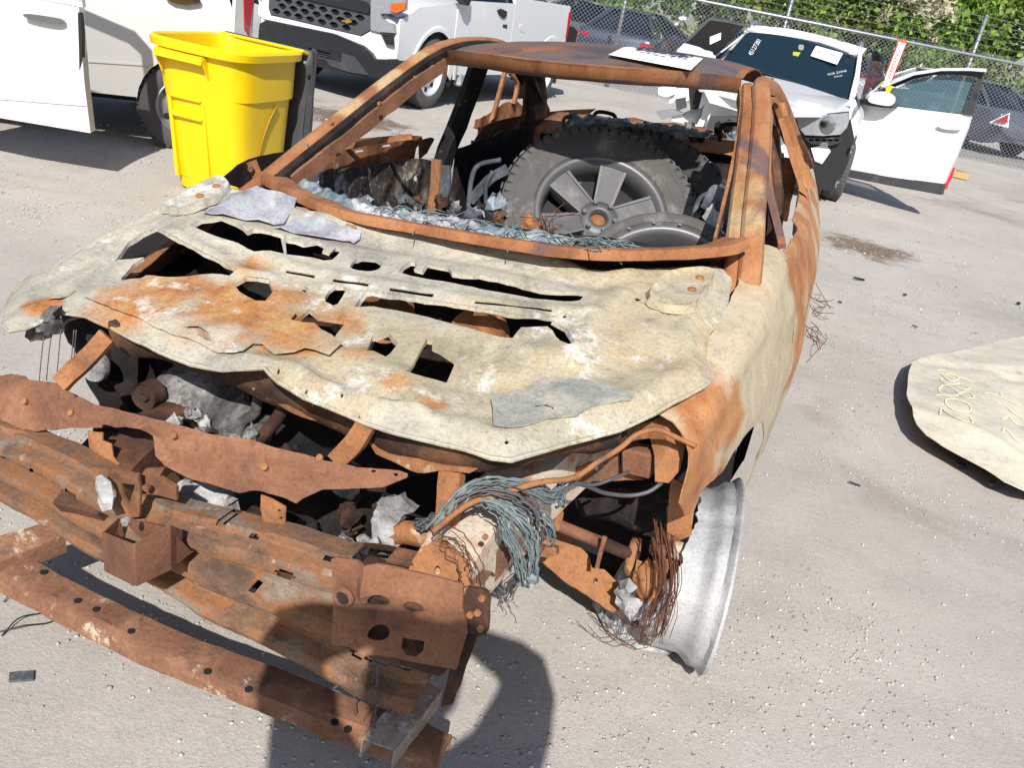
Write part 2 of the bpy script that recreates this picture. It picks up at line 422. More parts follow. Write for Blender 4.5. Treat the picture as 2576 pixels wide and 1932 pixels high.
M['hood'] = burnt('hood_inner', [(.26, S(150, 149, 142)), (.40, S(182, 178, 164)), (.52, S(206, 200, 184)), (.64, S(216, 206, 184)), (.78, S(188, 180, 160))], 3.6, ash=(S(234, 231, 224), .56), dark=(S(136, 138, 136), .56, .7), speck=(S(172, 124, 82), .70),
    patch2=[(.45, -.38, .7, .42), (.62, -.05, .8, .30), (.15, -.52, .7, .28), (.55, .22, .82, .25), (-.1, -.3, .72, .16)], patch2col=[(.28, S(160, 152, 128)), (.40, S(188, 177, 148)), (.52, S(208, 196, 168)), (.64, S(204, 182, 146)), (.78, S(178, 168, 144))],
    patch=[(-.50, -.38, .70, .22), (-.28, -.40, .70, .20), (-.10, -.42, .70, .15), (-.40, -.22, .72, .12), (.08, -.5, .70, .05), (.20, -.57, .68, .05), (.30, -.61, .67, .045), (-.76, -.52, .70, .05)], patchcol=[(.3, S(170, 108, 64)), (.5, S(202, 142, 88)), (.62, S(210, 170, 116)), (.75, S(188, 128, 78))], bst=.6)
M['fender'] = burnt('fender_burnt', [(.28, S(184, 170, 142)), (.42, S(206, 192, 164)), (.55, S(218, 202, 176)), (.68, S(214, 178, 134)), (.8, S(196, 150, 104))], 2.6, speck=(S(236, 226, 206), .68),
    patch=[(.82, -.35, .50, .20), (.84, -.28, .62, .16), (.86, -.30, .40, .2), (.86, -.12, .60, .10), (.93, .78, .76, .20), (.96, .85, .52, .24), (.97, 1.05, .40, .26), (.90, .85, .80, .26), (.92, 1.2, .72, .32), (.90, 1.7, .85, .30), (.88, 2.3, .9, .35), (.95, .95, .5, .2), (.9, 2.9, .8, .4)], patchcol=[(.3, S(172, 112, 72)), (.48, S(196, 136, 90)), (.62, S(208, 156, 112)), (.75, S(190, 126, 80))], bst=.2, rough=.7)
M['ash'] = burnt('ash_alloy', [(.28, S(112, 110, 112)), (.45, S(168, 168, 170)), (.6, S(206, 206, 208)), (.75, S(232, 232, 232))], 9, dark=(S(70, 68, 70), .58, .7), rough=.9, bst=.8)
M['ashdark'] = burnt('ash_grey', [(.3, S(60, 58, 60)), (.48, S(110, 108, 108)), (.62, S(168, 166, 166)), (.78, S(210, 208, 206))], 10, rough=.95, bst=.9)
M['ashsheet'] = burnt('ash_sheet', [(.3, S(140, 142, 150)), (.48, S(182, 184, 192)), (.62, S(216, 216, 220)), (.78, S(196, 190, 180))], 7, rough=.8, bst=.4)
M['greyplate'] = burnt('grey_plate', [(.3, S(138, 142, 138)), (.48, S(170, 172, 164)), (.62, S(206, 200, 182)), (.78, S(184, 170, 140))], 9, speck=(S(228, 218, 196), .62), rough=.8)
M['rim'] = burnt('bare_rim', [(.3, S(150, 152, 156)), (.5, S(190, 192, 196)), (.7, S(216, 217, 220))], 4, speck=(S(240, 240, 240), .66), rough=.6, bst=.25, streak=(.4, 1, 1), spec=.5)
M['whiterust'] = burnt('white_rust', [(.3, S(166, 84, 52)), (.42, S(206, 142, 104)), (.52, S(232, 214, 194)), (.68, S(238, 228, 212)), (.8, S(190, 116, 70))], 6, bst=.6)
M['wire'] = plain('burnt_wire', S(126, 140, 142), .6, .2, .35, sc=60, dirt=(S(214, 214, 210), .6))
M['wirerust'] = plain('rusty_wire', S(110, 66, 42), .8, 0, .3, sc=40)
M['wiregrey'] = plain('grey_wire', S(110, 108, 112), .6, .4, .3, sc=40)
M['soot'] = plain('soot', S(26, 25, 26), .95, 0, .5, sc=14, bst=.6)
M['glassash'] = burnt('melted_glass', [(.3, S(84, 100, 114)), (.46, S(136, 154, 164)), (.6, S(184, 194, 198)), (.76, S(226, 228, 228))], 14, rough=.35, bst=.6, spec=.5)
M['bluegrey'] = burnt('blue_grey_steel', [(.3, S(54, 58, 66)), (.5, S(92, 98, 106)), (.7, S(136, 140, 144))], 8, rough=.6, bst=.3)
M['kick'] = burnt('kick_panel', [(.3, S(40, 38, 40)), (.46, S(84, 76, 70)), (.58, S(150, 138, 122)), (.74, S(206, 196, 178))], 5, ash=(S(228, 224, 214), .56), dark=(S(44, 42, 46), .5, .8), speck=(S(226, 222, 210), .62))
M['slag'] = burnt('alloy_slag', [(.28, S(150, 150, 152)), (.45, S(196, 197, 200)), (.6, S(226, 226, 228)), (.75, S(240, 240, 240))], 12, dark=(S(96, 96, 100), .60, .7), rough=.75, bst=.9)
# ------------------------------------------------------------------ ground
def ground():
    u = np.linspace(-1, 1, 230); xs = .6 + 90 * np.sign(u) * np.abs(u) ** 3.2; v = np.linspace(0, 1, 260)
    ys = -12 + 120 * v ** 1.0; ys = np.r_[np.linspace(-40, 0, 20, endpoint=False), np.linspace(0, 9, 150, endpoint=False), np.linspace(9, 22, 60, endpoint=False), np.linspace(22, 120, 25)]
    X, Y = np.meshgrid(xs, ys); Z = np.zeros_like(X)
    P = np.stack([X.ravel(), Y.ravel(), Z.ravel()], 1)
    near = (np.abs(P[:, 0] - .6) < 9) & (P[:, 1] > -.5) & (P[:, 1] < 14)
    P[near, 2] += .010 * fbm(P[near], .9, 4, 2.) + .004 * fbm(P[near], 6, 3, 7.)
    k = len(xs); F = [(i * k + j, i * k + j + 1, (i + 1) * k + j + 1, (i + 1) * k + j) for i in range(len(ys) - 1) for j in range(k - 1)]
    T = NT('dusty_gravel'); w = T.vec('World')
    n1 = T.noise(.55, 4, .6, .6, w); n2 = T.noise(7, 5, .7, 0, w); n3 = T.noise(70, 4, .8, 0, w)
    k = 1.19
    col = T.ramp(n1, [(.25, S(178, 172, 165, .66 * k)), (.45, S(192, 186, 179, .66 * k)), (.6, S(200, 194, 187, .66 * k)), (.75, S(188, 181, 173, .66 * k))])
    col = T.mix(.35, col, T.ramp(n2, [(.3, (.78, .77, .75, 1)), (.52, (1, 1, 1, 1)), (.75, (1.05, 1.04, 1.03, 1))]), 'MULTIPLY')
    col = T.mix(.6, col, T.ramp(T.noise(190, 3, .8, 0, w), [(.30, (.50, .49, .48, 1)), (.43, (.92, .92, .91, 1)), (.58, (1.03, 1.03, 1.02, 1)), (.70, (1.3, 1.29, 1.28, 1))]), 'MULTIPLY')
    col = T.mix(.5, col, T.ramp(n3, [(.30, (.62, .61, .60, 1)), (.42, (.93, .92, .91, 1)), (.58, (1.02, 1.02, 1.01, 1)), (.70, (1.2, 1.19, 1.18, 1))]), 'MULTIPLY')
    col = T.mix(blob(T, [(.33, 1.42, 0, .10), (.20, 1.36, 0, .08), (-1.2, 1.4, 0, .12), (2.9, 8.2, 0, .5), (-2.2, 9.6, 0, .7)], .2, w), col, S(142, 124, 106))
    dk = T.maprange(T.noise(.34, 4, .62, 1.2, T.vec('World', loc=(4.2, 1.7, 0))), .56, .68)
    col = T.mix(T.math('MULTIPLY', dk, .45), col, S(146, 132, 118))
    h = T.math('ADD', T.math('MULTIPLY', T.noise(110, 3, .85, 0, w), .6), T.math('MULTIPLY', T.noise(16, 4, .7, 0, w), .6))
    T.set(col=col, rough=.93, spec=.15, nor=T.bump(h, .5, .009))
    g = mk('ground', P, F, T.m, None, True); g['kind'] = 'structure'; return g
ground()
def pebbles(name, n, box, smin, smax, mat, label, power=1.0):
    x0, x1, y0, y1 = box
    y = y0 + (y1 - y0) * rng.random(n) ** power; x = rng.uniform(x0, x1, n) * (1.0 if power == 1.0 else 1.0)
    cl = np.array([mnoise.noise(Vector((a * 1.3, b * 1.3, 3.3))) for a, b in zip(x, y)]); keep = rng.random(n) < np.clip(.30 + 1.5 * cl, .05, 1); x, y = x[keep], y[keep]; n = len(x)
    s = smin + (smax - smin) * rng.random(n) ** 3.0
    O = np.array([(1, 0, 0), (0, 1, 0), (-1, 0, 0), (0, -1, 0), (0, 0, 1), (0, 0, -1)], float)
    V = O[None] * (s[:, None, None] * rng.uniform(.55, 1.25, (n, 6, 1))) * np.array([1, 1, .5]); a = rng.uniform(0, 6.28, n); c, si = np.cos(a), np.sin(a)
    X = V[:, :, 0] * c[:, None] - V[:, :, 1] * si[:, None]; Y = V[:, :, 0] * si[:, None] + V[:, :, 1] * c[:, None]
    z0 = .010 * fbm(np.c_[x, y, 0 * x], .9, 4, 2.) + .004 * fbm(np.c_[x, y, 0 * x], 6, 3, 7.)
    W = np.stack([X + x[:, None], Y + y[:, None], V[:, :, 2] + (z0 + s * .12)[:, None]], 2).reshape(-1, 3)
    tri = np.array([(0, 1, 4), (1, 2, 4), (2, 3, 4), (3, 0, 4), (1, 0, 5), (2, 1, 5), (3, 2, 5), (0, 3, 5)])
    Fa = (tri[None] + (np.arange(n) * 6)[:, None, None]).reshape(-1, 3)
    me = bpy.data.meshes.new(name); me.vertices.add(len(W)); me.vertices.foreach_set('co', W.ravel()); me.loops.add(Fa.size); me.loops.foreach_set('vertex_index', Fa.ravel())
    me.polygons.add(len(Fa)); me.polygons.foreach_set('loop_start', np.arange(0, Fa.size, 3)); me.polygons.foreach_set('loop_total', np.full(len(Fa), 3)); me.update(); me.validate()
    o = link(name, me, mat, None, False); return tag(o, label, 'gravel', kind='stuff')
def gravelmat():
    T = NT('gravel_stones'); g = T.n('ShaderNodeNewGeometry')
    col = T.ramp(g.outputs['Random Per Island'], [(0, S(136, 130, 124, .76)), (.10, S(172, 166, 160, .76)), (.5, S(192, 187, 181, .76)), (.9, S(204, 200, 195, .76)), (1, S(222, 220, 216, .8))])
    return T.set(col=col, rough=.9, spec=.2)
GM = gravelmat()
pebbles('gravel', 190000, (-4.0, 5, 1.0, 8.5), .0016, .0085, GM, 'pale loose gravel and grit scattered over the dusty yard', 1.25)
# ------------------------------------------------------------------ the burnt car
CAR = empty('burnt_car', mat=Matrix([list(CM[i]) + [CT[i]] for i in range(3)] + [[0, 0, 0, 1]]))
tag(CAR, 'burnt-out rusty sedan shell with buckled cream hood frame and no glass', 'car')
def sm(t): t = np.clip(t, 0, 1); return t * t * (3 - 2 * t)
def hoodz(x, y): return .655 + .17 * (y + .75) + .03 * (1 - (x / .75) ** 2) + .10 * sm((-x - .1) / .7) * sm((y + .55) / .8)
def hp(L):
    out = []
    for (x, y) in L:
        p = cunf(x, y, lambda q: q[2] - hoodz(q[0], q[1])); out.append((p[0], p[1]))
    return out
HOOD_OUT = [(575, 463), (470, 460), (415, 505), (330, 545), (215, 605), (105, 677), (45, 692), (12, 755), (2, 797), (20, 812), (60, 805), (150, 770), (215, 775), (300, 815), (385, 855), (480, 895), (560, 914), (666, 919), (701, 943), (766, 982), (847, 1014), (929, 1047), (1051, 1079), (1173, 1108), (1234, 1128), (1288, 1133), (1353, 1113), (1462, 1085), (1563, 1059), (1642, 1023), (1715, 983), (1780, 947), (1793, 929), (1780, 904), (1776, 875), (1783, 824), (1809, 788), (1830, 745), (1841, 690), (1834, 669), (1805, 658), (1715, 660), (1606, 665), (1516, 676), (1480, 672), (1443, 654), (1389, 641), (1300, 619), (1092, 583), (941, 556), (791, 525), (751, 514), (700, 500), (640, 478)]
HH = [
 [(478, 570), (505, 556), (556, 548), (610, 570), (622, 587), (637, 577), (715, 591), (723, 603), (765, 615), (800, 608), (822, 620), (812, 635), (830, 640), (845, 627), (861, 628), (850, 645), (836, 656), (815, 659), (791, 652), (720, 645), (640, 640), (600, 620), (540, 598), (490, 575)],
 rnd([(900, 650), (970, 658), (946, 690), (872, 680)], 2),
 [(1003, 686), (1014, 670), (1032, 659), (1044, 659), (1048, 669), (1041, 678), (1062, 681), (1074, 666), (1128, 674), (1137, 687), (1192, 695), (1207, 689), (1300, 708), (1317, 718), (1407, 736), (1480, 737), (1458, 759), (1440, 763), (1353, 752), (1245, 734), (1130, 712), (1032, 695)],
 [(721, 683), (794, 697), (790, 702), (719, 688)], [(839, 706), (929, 719), (925, 723), (836, 711)], [(981, 727), (1092, 744), (1088, 749), (979, 732)], [(1195, 762), (1390, 786), (1386, 790), (1193, 766)],
 [(742, 716), (765, 718), (776, 728), (768, 736), (750, 725)],
 rnd([(812, 754), (833, 724), (872, 722), (866, 740), (845, 771)], 1),
 [(892, 779), (905, 752), (919, 737), (935, 733), (1092, 756), (1198, 772), (1300, 792), (1404, 800), (1389, 808), (1425, 831), (1444, 882), (1427, 885), (1389, 839), (1375, 837), (1310, 842), (1288, 868), (1240, 855), (1201, 842), (1136, 824), (1060, 802), (990, 784), (940, 776)],
 [(290, 658), (322, 614), (360, 590), (395, 580), (413, 592), (500, 640), (597, 690), (575, 697), (533, 701), (440, 697), (369, 694), (340, 712), (311, 714), (305, 704), (334, 669), (362, 650), (330, 655)],
 [(583, 717), (620, 701), (677, 709), (693, 742), (668, 770), (644, 772), (603, 750)],
 [(730, 819), (752, 795), (778, 776), (800, 792), (830, 800), (876, 803), (860, 823), (835, 856), (807, 843), (791, 827), (745, 824)],
 [(923, 884), (937, 845), (950, 848), (978, 839), (1002, 862), (970, 894), (940, 882)],
 [(1020, 933), (1051, 888), (1075, 854), (1088, 856), (1087, 876), (1149, 902), (1124, 945), (1070, 940)],
 [(465, 831), (480, 827), (498, 827), (522, 843), (538, 864), (518, 860), (490, 847)],
 circ(1709, 920, 10, 10, 5), circ(1604, 755, 8, 10, 4), circ(250, 622, 8, 8, 3), circ(770, 976, 4, 8, 3), circ(1275, 1110, 6, 8, 3), circ(1420, 800, 5, 8, 3), circ(1080, 645, 4, 8, 3), circ(1110, 640, 4, 8, 3), circ(700, 930, 4, 8, 3), circ(860, 1000, 4, 8, 3), circ(1590, 1045, 4, 8, 3),
 [(240, 600), (262, 580), (272, 570), (268, 582), (250, 600), (236, 610)], [(52, 775), (110, 755), (152, 748), (190, 727), (192, 732), (155, 755), (110, 763), (60, 780)],
]
HU = hp(HOOD_OUT); HHU = [hp(h) for h in HH]
CREASE = [  # (polyline px, height, width)
 ([(600, 600), (720, 668), (900, 705), (1100, 738), (1300, 772), (1480, 790)], .014, .035),
 ([(560, 520), (760, 575), (1000, 620), (1250, 660), (1500, 715)], -.016, .05),
 ([(640, 490), (900, 560), (1200, 610), (1400, 660), (1600, 690)], .010, .03),
 ([(410, 560), (300, 600), (200, 660)], .012, .04), ([(420, 585), (520, 640), (610, 690), (680, 700)], .018, .03),
 ([(600, 900), (720, 920), (820, 975), (940, 1020), (1060, 1040)], .022, .035), ([(560, 870), (700, 890), (790, 940), (900, 985), (1040, 1010)], -.018, .04),
 ([(150, 735), (300, 790), (450, 850), (600, 895)], -.012, .03),
 ([(890, 780), (1080, 815), (1280, 880), (1440, 900)], .012, .05), ([(1000, 900), (1200, 970), (1400, 960), (1600, 900), (1750, 880)], -.014, .07),
 ([(1440, 880), (1500, 800), (1560, 740)], .018, .04), ([(1620, 820), (1700, 850), (1780, 900)], .010, .05), ([(1290, 860), (1310, 838), (1370, 835)], .02, .025),
 ([(860, 884), (960, 900), (1020, 940)], .008, .03), ([(1180, 880), (1120, 960), (1100, 1040)], -.008, .04),
]
CREASE = [(hp(p), a, w) for p, a, w in CREASE]
def hoodsurf(P, extra=0.0, raw=False):
    P = np.asarray(P, float); z = hoodz(P[:, 0], P[:, 1]) + extra
    for p, a, w in CREASE: z = z + .8 * a * np.exp(-(segdist(P, p, False) / (w * .7)) ** 2)
    Q = np.c_[P, np.zeros(len(P))]
    z = z + .0045 * fbm(Q, 3.2, 4, 1.3) + .0016 * fbm(Q, 22, 3, 5.1)
    if not raw:
        d = segdist(P, HU); z = z - .016 * np.exp(-(d / .02) ** 2) + .008 * np.exp(-((d - .05) / .02) ** 2)
        for h in HHU[:16]:
            if len(h) < 8 and h is not HHU[15]: continue
            z = z + .0015 * np.exp(-((segdist(P, h)) / .010) ** 2)
    return np.c_[P, z]
V, F = sheetvf(HU, HHU, hoodsurf, .018, .004, .0)
mb = MB(); mb.add(V, F)
for i, h in enumerate(HHU):                       # pressed flanges of the openings
    if i in (3, 4, 5, 6) or i > 15: continue
    L = densify(h, .022); T0 = hoodsurf(L); c = np.array(L).mean(0); n = len(L)
    T0[:, 2] -= .002; B0 = T0.copy(); B0[:, :2] = c + (B0[:, :2] - c) * .985; B0[:, 2] -= .006 + .006 * rng.random(n)
    mb.add(np.vstack([T0, B0]), [(k, (k + 1) % n, n + (k + 1) % n, n + k) for k in range(n)])
hem = hoodsurf(np.array(densify(HU, .02))); hem = np.vstack([hem, hem[:1]]); mb.add(*tubevf(hem + [0, 0, -.003], .0048 * (1 + .35 * np.array([mnoise.noise(Vector((k * .2, 0, 0))) for k in range(len(hem))])), 7))
HOOD = mb.build('hood', M['hood'], CAR, True); autosm(HOOD, 50)
# torn sheet lying on the hood's left half, and the trays and patches riveted or fused to it
def hsheet(name, px, holes, dz, mat, parent, bump=.004, step=.022, thick=.003, jit=.0012, curl=0.0, seed=2.0):
    o = hp(px)
    def f(P):
        q = hoodsurf(P, dz, True); d = segdist(P, o); q[:, 2] += bump * fbm(np.c_[P, P[:, :1]], 14, 4, seed) + curl * np.exp(-(d / .03) ** 2); return q
    return sheet(name, o, [hp(h) for h in holes], f, mat, parent, step, thick, jit)
TORN = [(210, 753), (272, 727), (330, 718), (389, 712), (470, 708), (533, 704), (575, 708), (583, 717), (603, 750), (644, 772), (668, 770), (693, 742), (715, 756), (730, 780), (745, 800), (730, 819), (760, 826), (791, 827), (807, 843), (835, 856), (860, 884), (827, 906), (790, 893), (766, 888), (740, 892), (689, 892), (660, 872), (636, 868), (610, 880), (587, 886), (550, 878), (544, 879), (470, 855), (408, 832), (350, 805), (299, 787)]
hsheet('torn_sheet', TORN, [[(465, 831), (480, 827), (498, 827), (522, 843), (538, 864), (518, 860), (490, 847)]], .012, M['hood'], HOOD, .003, curl=.004)
def tray(px, parent, dz):
    o = hp(px); c = np.array(o).mean(0)
    def f(P):
        d = segdist(P, o); q = hoodsurf(P, dz, True); q[:, 2] += np.where(d < .011, .009, 0.0); return q
    return sheet('hinge_plate', o, [], f, M['hood'], parent, .012, .022, 0)
tL = tray(rnd([(405, 535), (540, 463), (562, 467), (584, 490), (462, 553), (415, 548)], 2), HOOD, .016)
tR = tray(rnd([(1620, 770), (1668, 701), (1784, 692), (1795, 706), (1742, 796), (1676, 796)], 2), HOOD, .016)
def disc(name, px, r, dz, mat, parent):
    u = hp([px])[0]; z = hoodsurf(np.array([u]), dz, True)[0]
    V, F = lathevf([(0.0001, .004), (r * .8, .004), (r, 0), (r, -.006)], 14, 'z', z); return mk(name, V, F, mat, parent, True)
for p in ((1758, 716), (1738, 747)): disc('rivet_head', p, .012, .018, M['rust'], tR)
for p in ((545, 485), (504, 510)): disc('rivet_head', p, .012, .018, M['rust'], tL)
hsheet('ash_sheet', [(509, 546), (575, 494), (610, 492), (645, 486), (690, 498), (750, 510), (735, 535), (715, 560), (692, 566), (650, 556), (618, 558), (560, 550)], [], .016, M['ashsheet'], HOOD, .012, curl=-.006, seed=8.)
hsheet('ash_sheet', [(688, 573), (720, 560), (751, 552), (775, 556), (800, 556), (840, 568), (908, 591), (906, 601), (890, 610), (880, 607), (840, 601), (767, 597), (740, 590)], [], .016, M['ashsheet'], HOOD, .010, curl=-.004, seed=4.)
hsheet('grey_plate', [(1234, 1009), (1245, 998), (1313, 987), (1353, 956), (1400, 948), (1462, 955), (1520, 980), (1592, 1009), (1588, 1018), (1540, 1025), (1490, 1032), (1447, 1060), (1380, 1062), (1317, 1081), (1274, 1087), (1240, 1081)], [[(1337, 1034), (1350, 1027), (1372, 1026), (1390, 1034), (1392, 1042), (1384, 1036), (1365, 1031), (1350, 1033)]], .012, M['greyplate'], HOOD, .003, curl=.002)
# ---- roof
def roof_z(y, x): return np.interp(y, [1.1, 1.25, 1.5, 1.75, 2.0, 2.3, 2.55, 2.8], [1.300, 1.322, 1.352, 1.369, 1.377, 1.368, 1.342, 1.29]) - .035 * (x / .6) ** 2 - .012 * (abs(x) / .6) ** 6
rows = []
XS = np.linspace(-.60, .60, 45)
def front_y(x): return 1.14 + .34 * (x / .6) ** 2
for k, (dy, dz) in enumerate([(.10, -.052), (.05, -.058), (.03, -.045), (.012, -.02), (0, 0)]):
    rows.append([(x, front_y(x) + dy, float(roof_z(front_y(x), x)) + dz + .003 * mnoise.noise(Vector((x * 7, k, 0)))) for x in XS])
for t in np.linspace(.04, 1, 22): rows.append([(x, front_y(x) * (1 - t) + (2.80 - .1 * (x / .6) ** 2) * t, float(roof_z(front_y(x) * (1 - t) + 2.8 * t, x)) - .012 * math.exp(-((t - .06) / .03) ** 2)) for x in XS])
ROOF = grid('roof', rows, [M['roofm']], CAR, True, .004); displace(ROOF, .0022, 3.0, 3, 4.); autosm(ROOF, 35)
ROOF.data.materials.append(M['pillar'])
for p in ROOF.data.polygons:
    c = p.center
    if c.y < front_y(c.x) + .035 or abs(c.x) > .565: p.material_index = 1
# ---- rails and pillars
PIL = [(-.047, -.018), (-.047, -.004), (-.044, .008), (-.036, .018), (-.024, .026), (-.010, .030), (.004, .030), (.016, .026), (.025, .018), (.029, .008), (.031, .003), (.034, .004), (.050, .003), (.056, .0), (.056, -.004), (.034, -.006), (.02, -.022), (-.02, -.026)]
def pillar(name, path, prof, mat, sx=1, n=26, scale=None, jit=.0018):
    P = spl(path, n); P[:, 0] *= sx
    if sx > 0: prof = [(-a, b) for a, b in prof][::-1]
    V, F = sweepvf(P, prof, (0, 0, 1), scale=scale); o = mk(name, V, F, mat, CAR, True); displace(o, jit, 7, 3, 3. * sx); return autosm(o, 30)
RAIL = [(-.83, .12, .70), (-.80, .30, .80), (-.755, .46, .885), (-.70, .86, 1.06), (-.645, 1.2, 1.21), (-.61, 1.46, 1.30), (-.612, 1.9, 1.335), (-.625, 2.4, 1.305), (-.66, 2.85, 1.15), (-.70, 3.3, .97)]
OUT_ = [(-.044, -.034), (-.049, -.016), (-.049, .002), (-.042, .016), (-.026, .025), (-.008, .027), (.006, .023), (.013, .014), (.014, -.002)]
def skin(name, path, prof, mat, sx, n=34, thick=.0025, jit=.0012, parent=None):
    P = spl(path, n); P[:, 0] *= sx
    if sx < 0: prof = [(-a_, b_) for a_, b_ in prof]
    V, F = sweepvf(P, prof, (0, 0, 1), closed=False); V, F = thicken(np.array(V), F, thick); o = mk(name, V, F, mat, parent or CAR, True); displace(o, jit, 8, 4, 3. * sx); return autosm(o, 32)
CORE_ = [(-.034, -.024), (-.036, .004), (-.01, .012), (.004, .006), (.030, -.018), (.028, -.030)]  # dark core stands in for the shade inside the rail channel
rl = skin('roof_rail', RAIL, OUT_, M['pillar'], 1); pillar('rail_core', RAIL, CORE_, M['char'], 1).parent = rl
RAILR = [(-.81, .20, .69), (-.795, .36, .83), (-.775, .48, .92), (-.735, .86, 1.07), (-.695, 1.2, 1.20), (-.660, 1.46, 1.278), (-.675, 1.8, 1.265), (-.715, 2.2, 1.17), (-.775, 2.6, 1.02), (-.83, 2.95, .90)]
rr_ = skin('roof_rail', RAILR, OUT_, M['pillar'], -1); pillar('rail_core', RAILR, [(-a_, b_) for a_, b_ in CORE_][::-1], M['char'], -1).parent = rr_
skin('rail_flange', RAILR[:6], [(.018, .006), (.024, .010), (.046, .006), (.052, -.004)], M['pillar'], -1, parent=rr_)
# inner edges of the windscreen posts, ragged
INNER = [(-.012, .02), (.012, .02), (.012, -.02), (-.012, -.02)]
pillar('inner_rail', [(-.70, .50, .87), (-.65, .88, 1.03), (-.60, 1.2, 1.17), (-.565, 1.42, 1.25)], [(a * .4, b * 1.3) for a, b in INNER], M['rust_fine'], 1, 40, jit=.006)
pillar('inner_rail', [(-.69, .50, .87), (-.672, .88, 1.035), (-.640, 1.2, 1.172), (-.605, 1.42, 1.25)], [(a * .4, b * 1.2) for a, b in INNER], M['rust'], -1, 40, jit=.004)
for q in ((835, 310), (955, 260), (1045, 195)):
    p = cun(q[0], q[1], 'x', -.60); mk('clip', *boxvf(p, (.008, .028, .014), None, .003), M['rust'], CAR)
BPIL = [(-.03, .055), (-.03, -.055), (.0, -.07), (.028, -.05), (.028, .05), (.0, .07)]
def bpillar(path, sx, mat):
    P = spl(path, 16); P[:, 0] *= sx
    V, F = sweepvf(P, BPIL, (0, 1, 0)); o = mk('centre_pillar', V, F, mat, CAR, True); displace(o, .006, 8, 4, 1.); return autosm(o, 30)
bpillar([(-.625, 2.02, 1.30), (-.69, 1.93, 1.0), (-.74, 1.84, .75), (-.76, 1.78, .30)], 1, M['char'])
bpillar([(-.66, 2.02, 1.28), (-.74, 1.93, 1.0), (-.80, 1.84, .75), (-.82, 1.78, .30)], -1, M['rust_dark'])
# rear posts widen into the parcel shelf
for sx in (-1, 1):
    loft('rear_pillar', [[(sx * .61, 2.45, 1.30), (sx * .66, 2.75, 1.16), (sx * .70, 2.95, 1.0), (sx * .74, 3.05, .86)], [(sx * .56, 2.70, 1.28), (sx * .60, 2.95, 1.15), (sx * .64, 3.15, 1.02), (sx * .69, 3.35, .90)]], 12, M['rust_dark'], CAR, 6, thick=.03)
# ---- cowl and screen base (rusty rim with ragged debris)
COWL = [(690, 455), (760, 490), (850, 530), (950, 556), (1100, 582), (1200, 600), (1300, 615), (1420, 632), (1550, 640), (1700, 636), (1800, 628), (1850, 610)]
CW = [cun(x, y, 'z', z) for (x, y), z in zip(COWL, np.interp(range(12), [0, 3, 8, 11], [.88, .865, .875, .91]))]
CW = spl(CW, 60)
prof = [(-.052, -.022), (-.050, .002), (-.040, .009), (.012, .013), (.016, .020), (.040, .020), (.046, .010), (.047, -.006), (.030, -.010)]
V, F = sweepvf(CW, prof); COWLO = mk('cowl_rim', V, F, M['pillar'], CAR, True); displace(COWLO, .0045, 8, 4, 2.); autosm(COWLO, 35)
CB = CW.copy(); CB[:, 1] += .16; CB[:, 2] += -.02
S2 = [CW + [0, .03, -.005], CW * .5 + CB * .5 + [0, 0, -.03], CB, CB + [0, .02, -.12]]
o = grid('cowl_tray', np.array(S2), M['rust_dark'], CAR, True, .004); displace(o, .012, 9, 4, 6.)
for k in range(5):                                   # bent tabs on the rim's lower edge
    i = 3 + k * 4; p = CW[i]; V, F = boxvf(p + [0, -.055, -.022], (.035, .012, .02), None, .004); mk('tab', V, F, M['rust'], COWLO)
# ------------------------------------------------------------------ front end of the burnt car
def yf(c, k=0.0, tilt=0.0): return lambda x, z: c + k * x * x + tilt * (z - .45)
def fpx(L, f): return [tuple(cunf(x, y, lambda q: f(q[0], q[2]) - q[1], .3, TMAX[0])[[0, 2]]) for x, y in L]
TMAX = [2.9]
def p3(L, f): return np.array([cunf(x, y, lambda q: f(q[0], q[2]) - q[1], .3, TMAX[0]) for x, y in L])
def fsheet(name, px, holes, f, mat, parent=CAR, bump=.004, bsc=10, step=.02, thick=.004, jit=.0006, bulge=0.0, bw=.03, seed=1.0, crease=()):
    o = fpx(px, f); CR = [(fpx(p, f), a, w) for p, a, w in crease]
    def g(P):
        y = np.array([f(a, b) for a, b in P]); Q = np.c_[P[:, 0], y, P[:, 1]]; d = segdist(P, o)
        Q[:, 1] -= bump * fbm(Q, bsc, 4, seed) + bulge * (1 - np.exp(-(d / bw) ** 2)) + (.011 * np.abs(fbm(Q, 42, 4, seed + 3)) if bulge > .019 and bump > .012 else 0)
        for p, a, w in CR: Q[:, 1] -= a * np.exp(-(segdist(P, p, False) / w) ** 2)
        return Q
    return sheet(name, o, [fpx(h, f) for h in holes], g, mat, parent, step, thick, jit)
def pxtube(name, px, f, r, mat, parent=CAR, n=24, sides=8):
    if callable(f): P = p3(px, f)
    else: P = np.array([cun(x, y, 'y', v) for (x, y), v in zip(px, f)])
    return tube(name, spl(P, n), r, mat, parent, sides)
def bolt(c, r=.010, mat='rust', parent=CAR, n=6, d=(0, -1, 0)):
    r *= .62
    c = np.array(c, float); V, F = tubevf([c, c + np.array(d) * r * .9], r, n); mk('bolt', V, F, M[mat], parent)
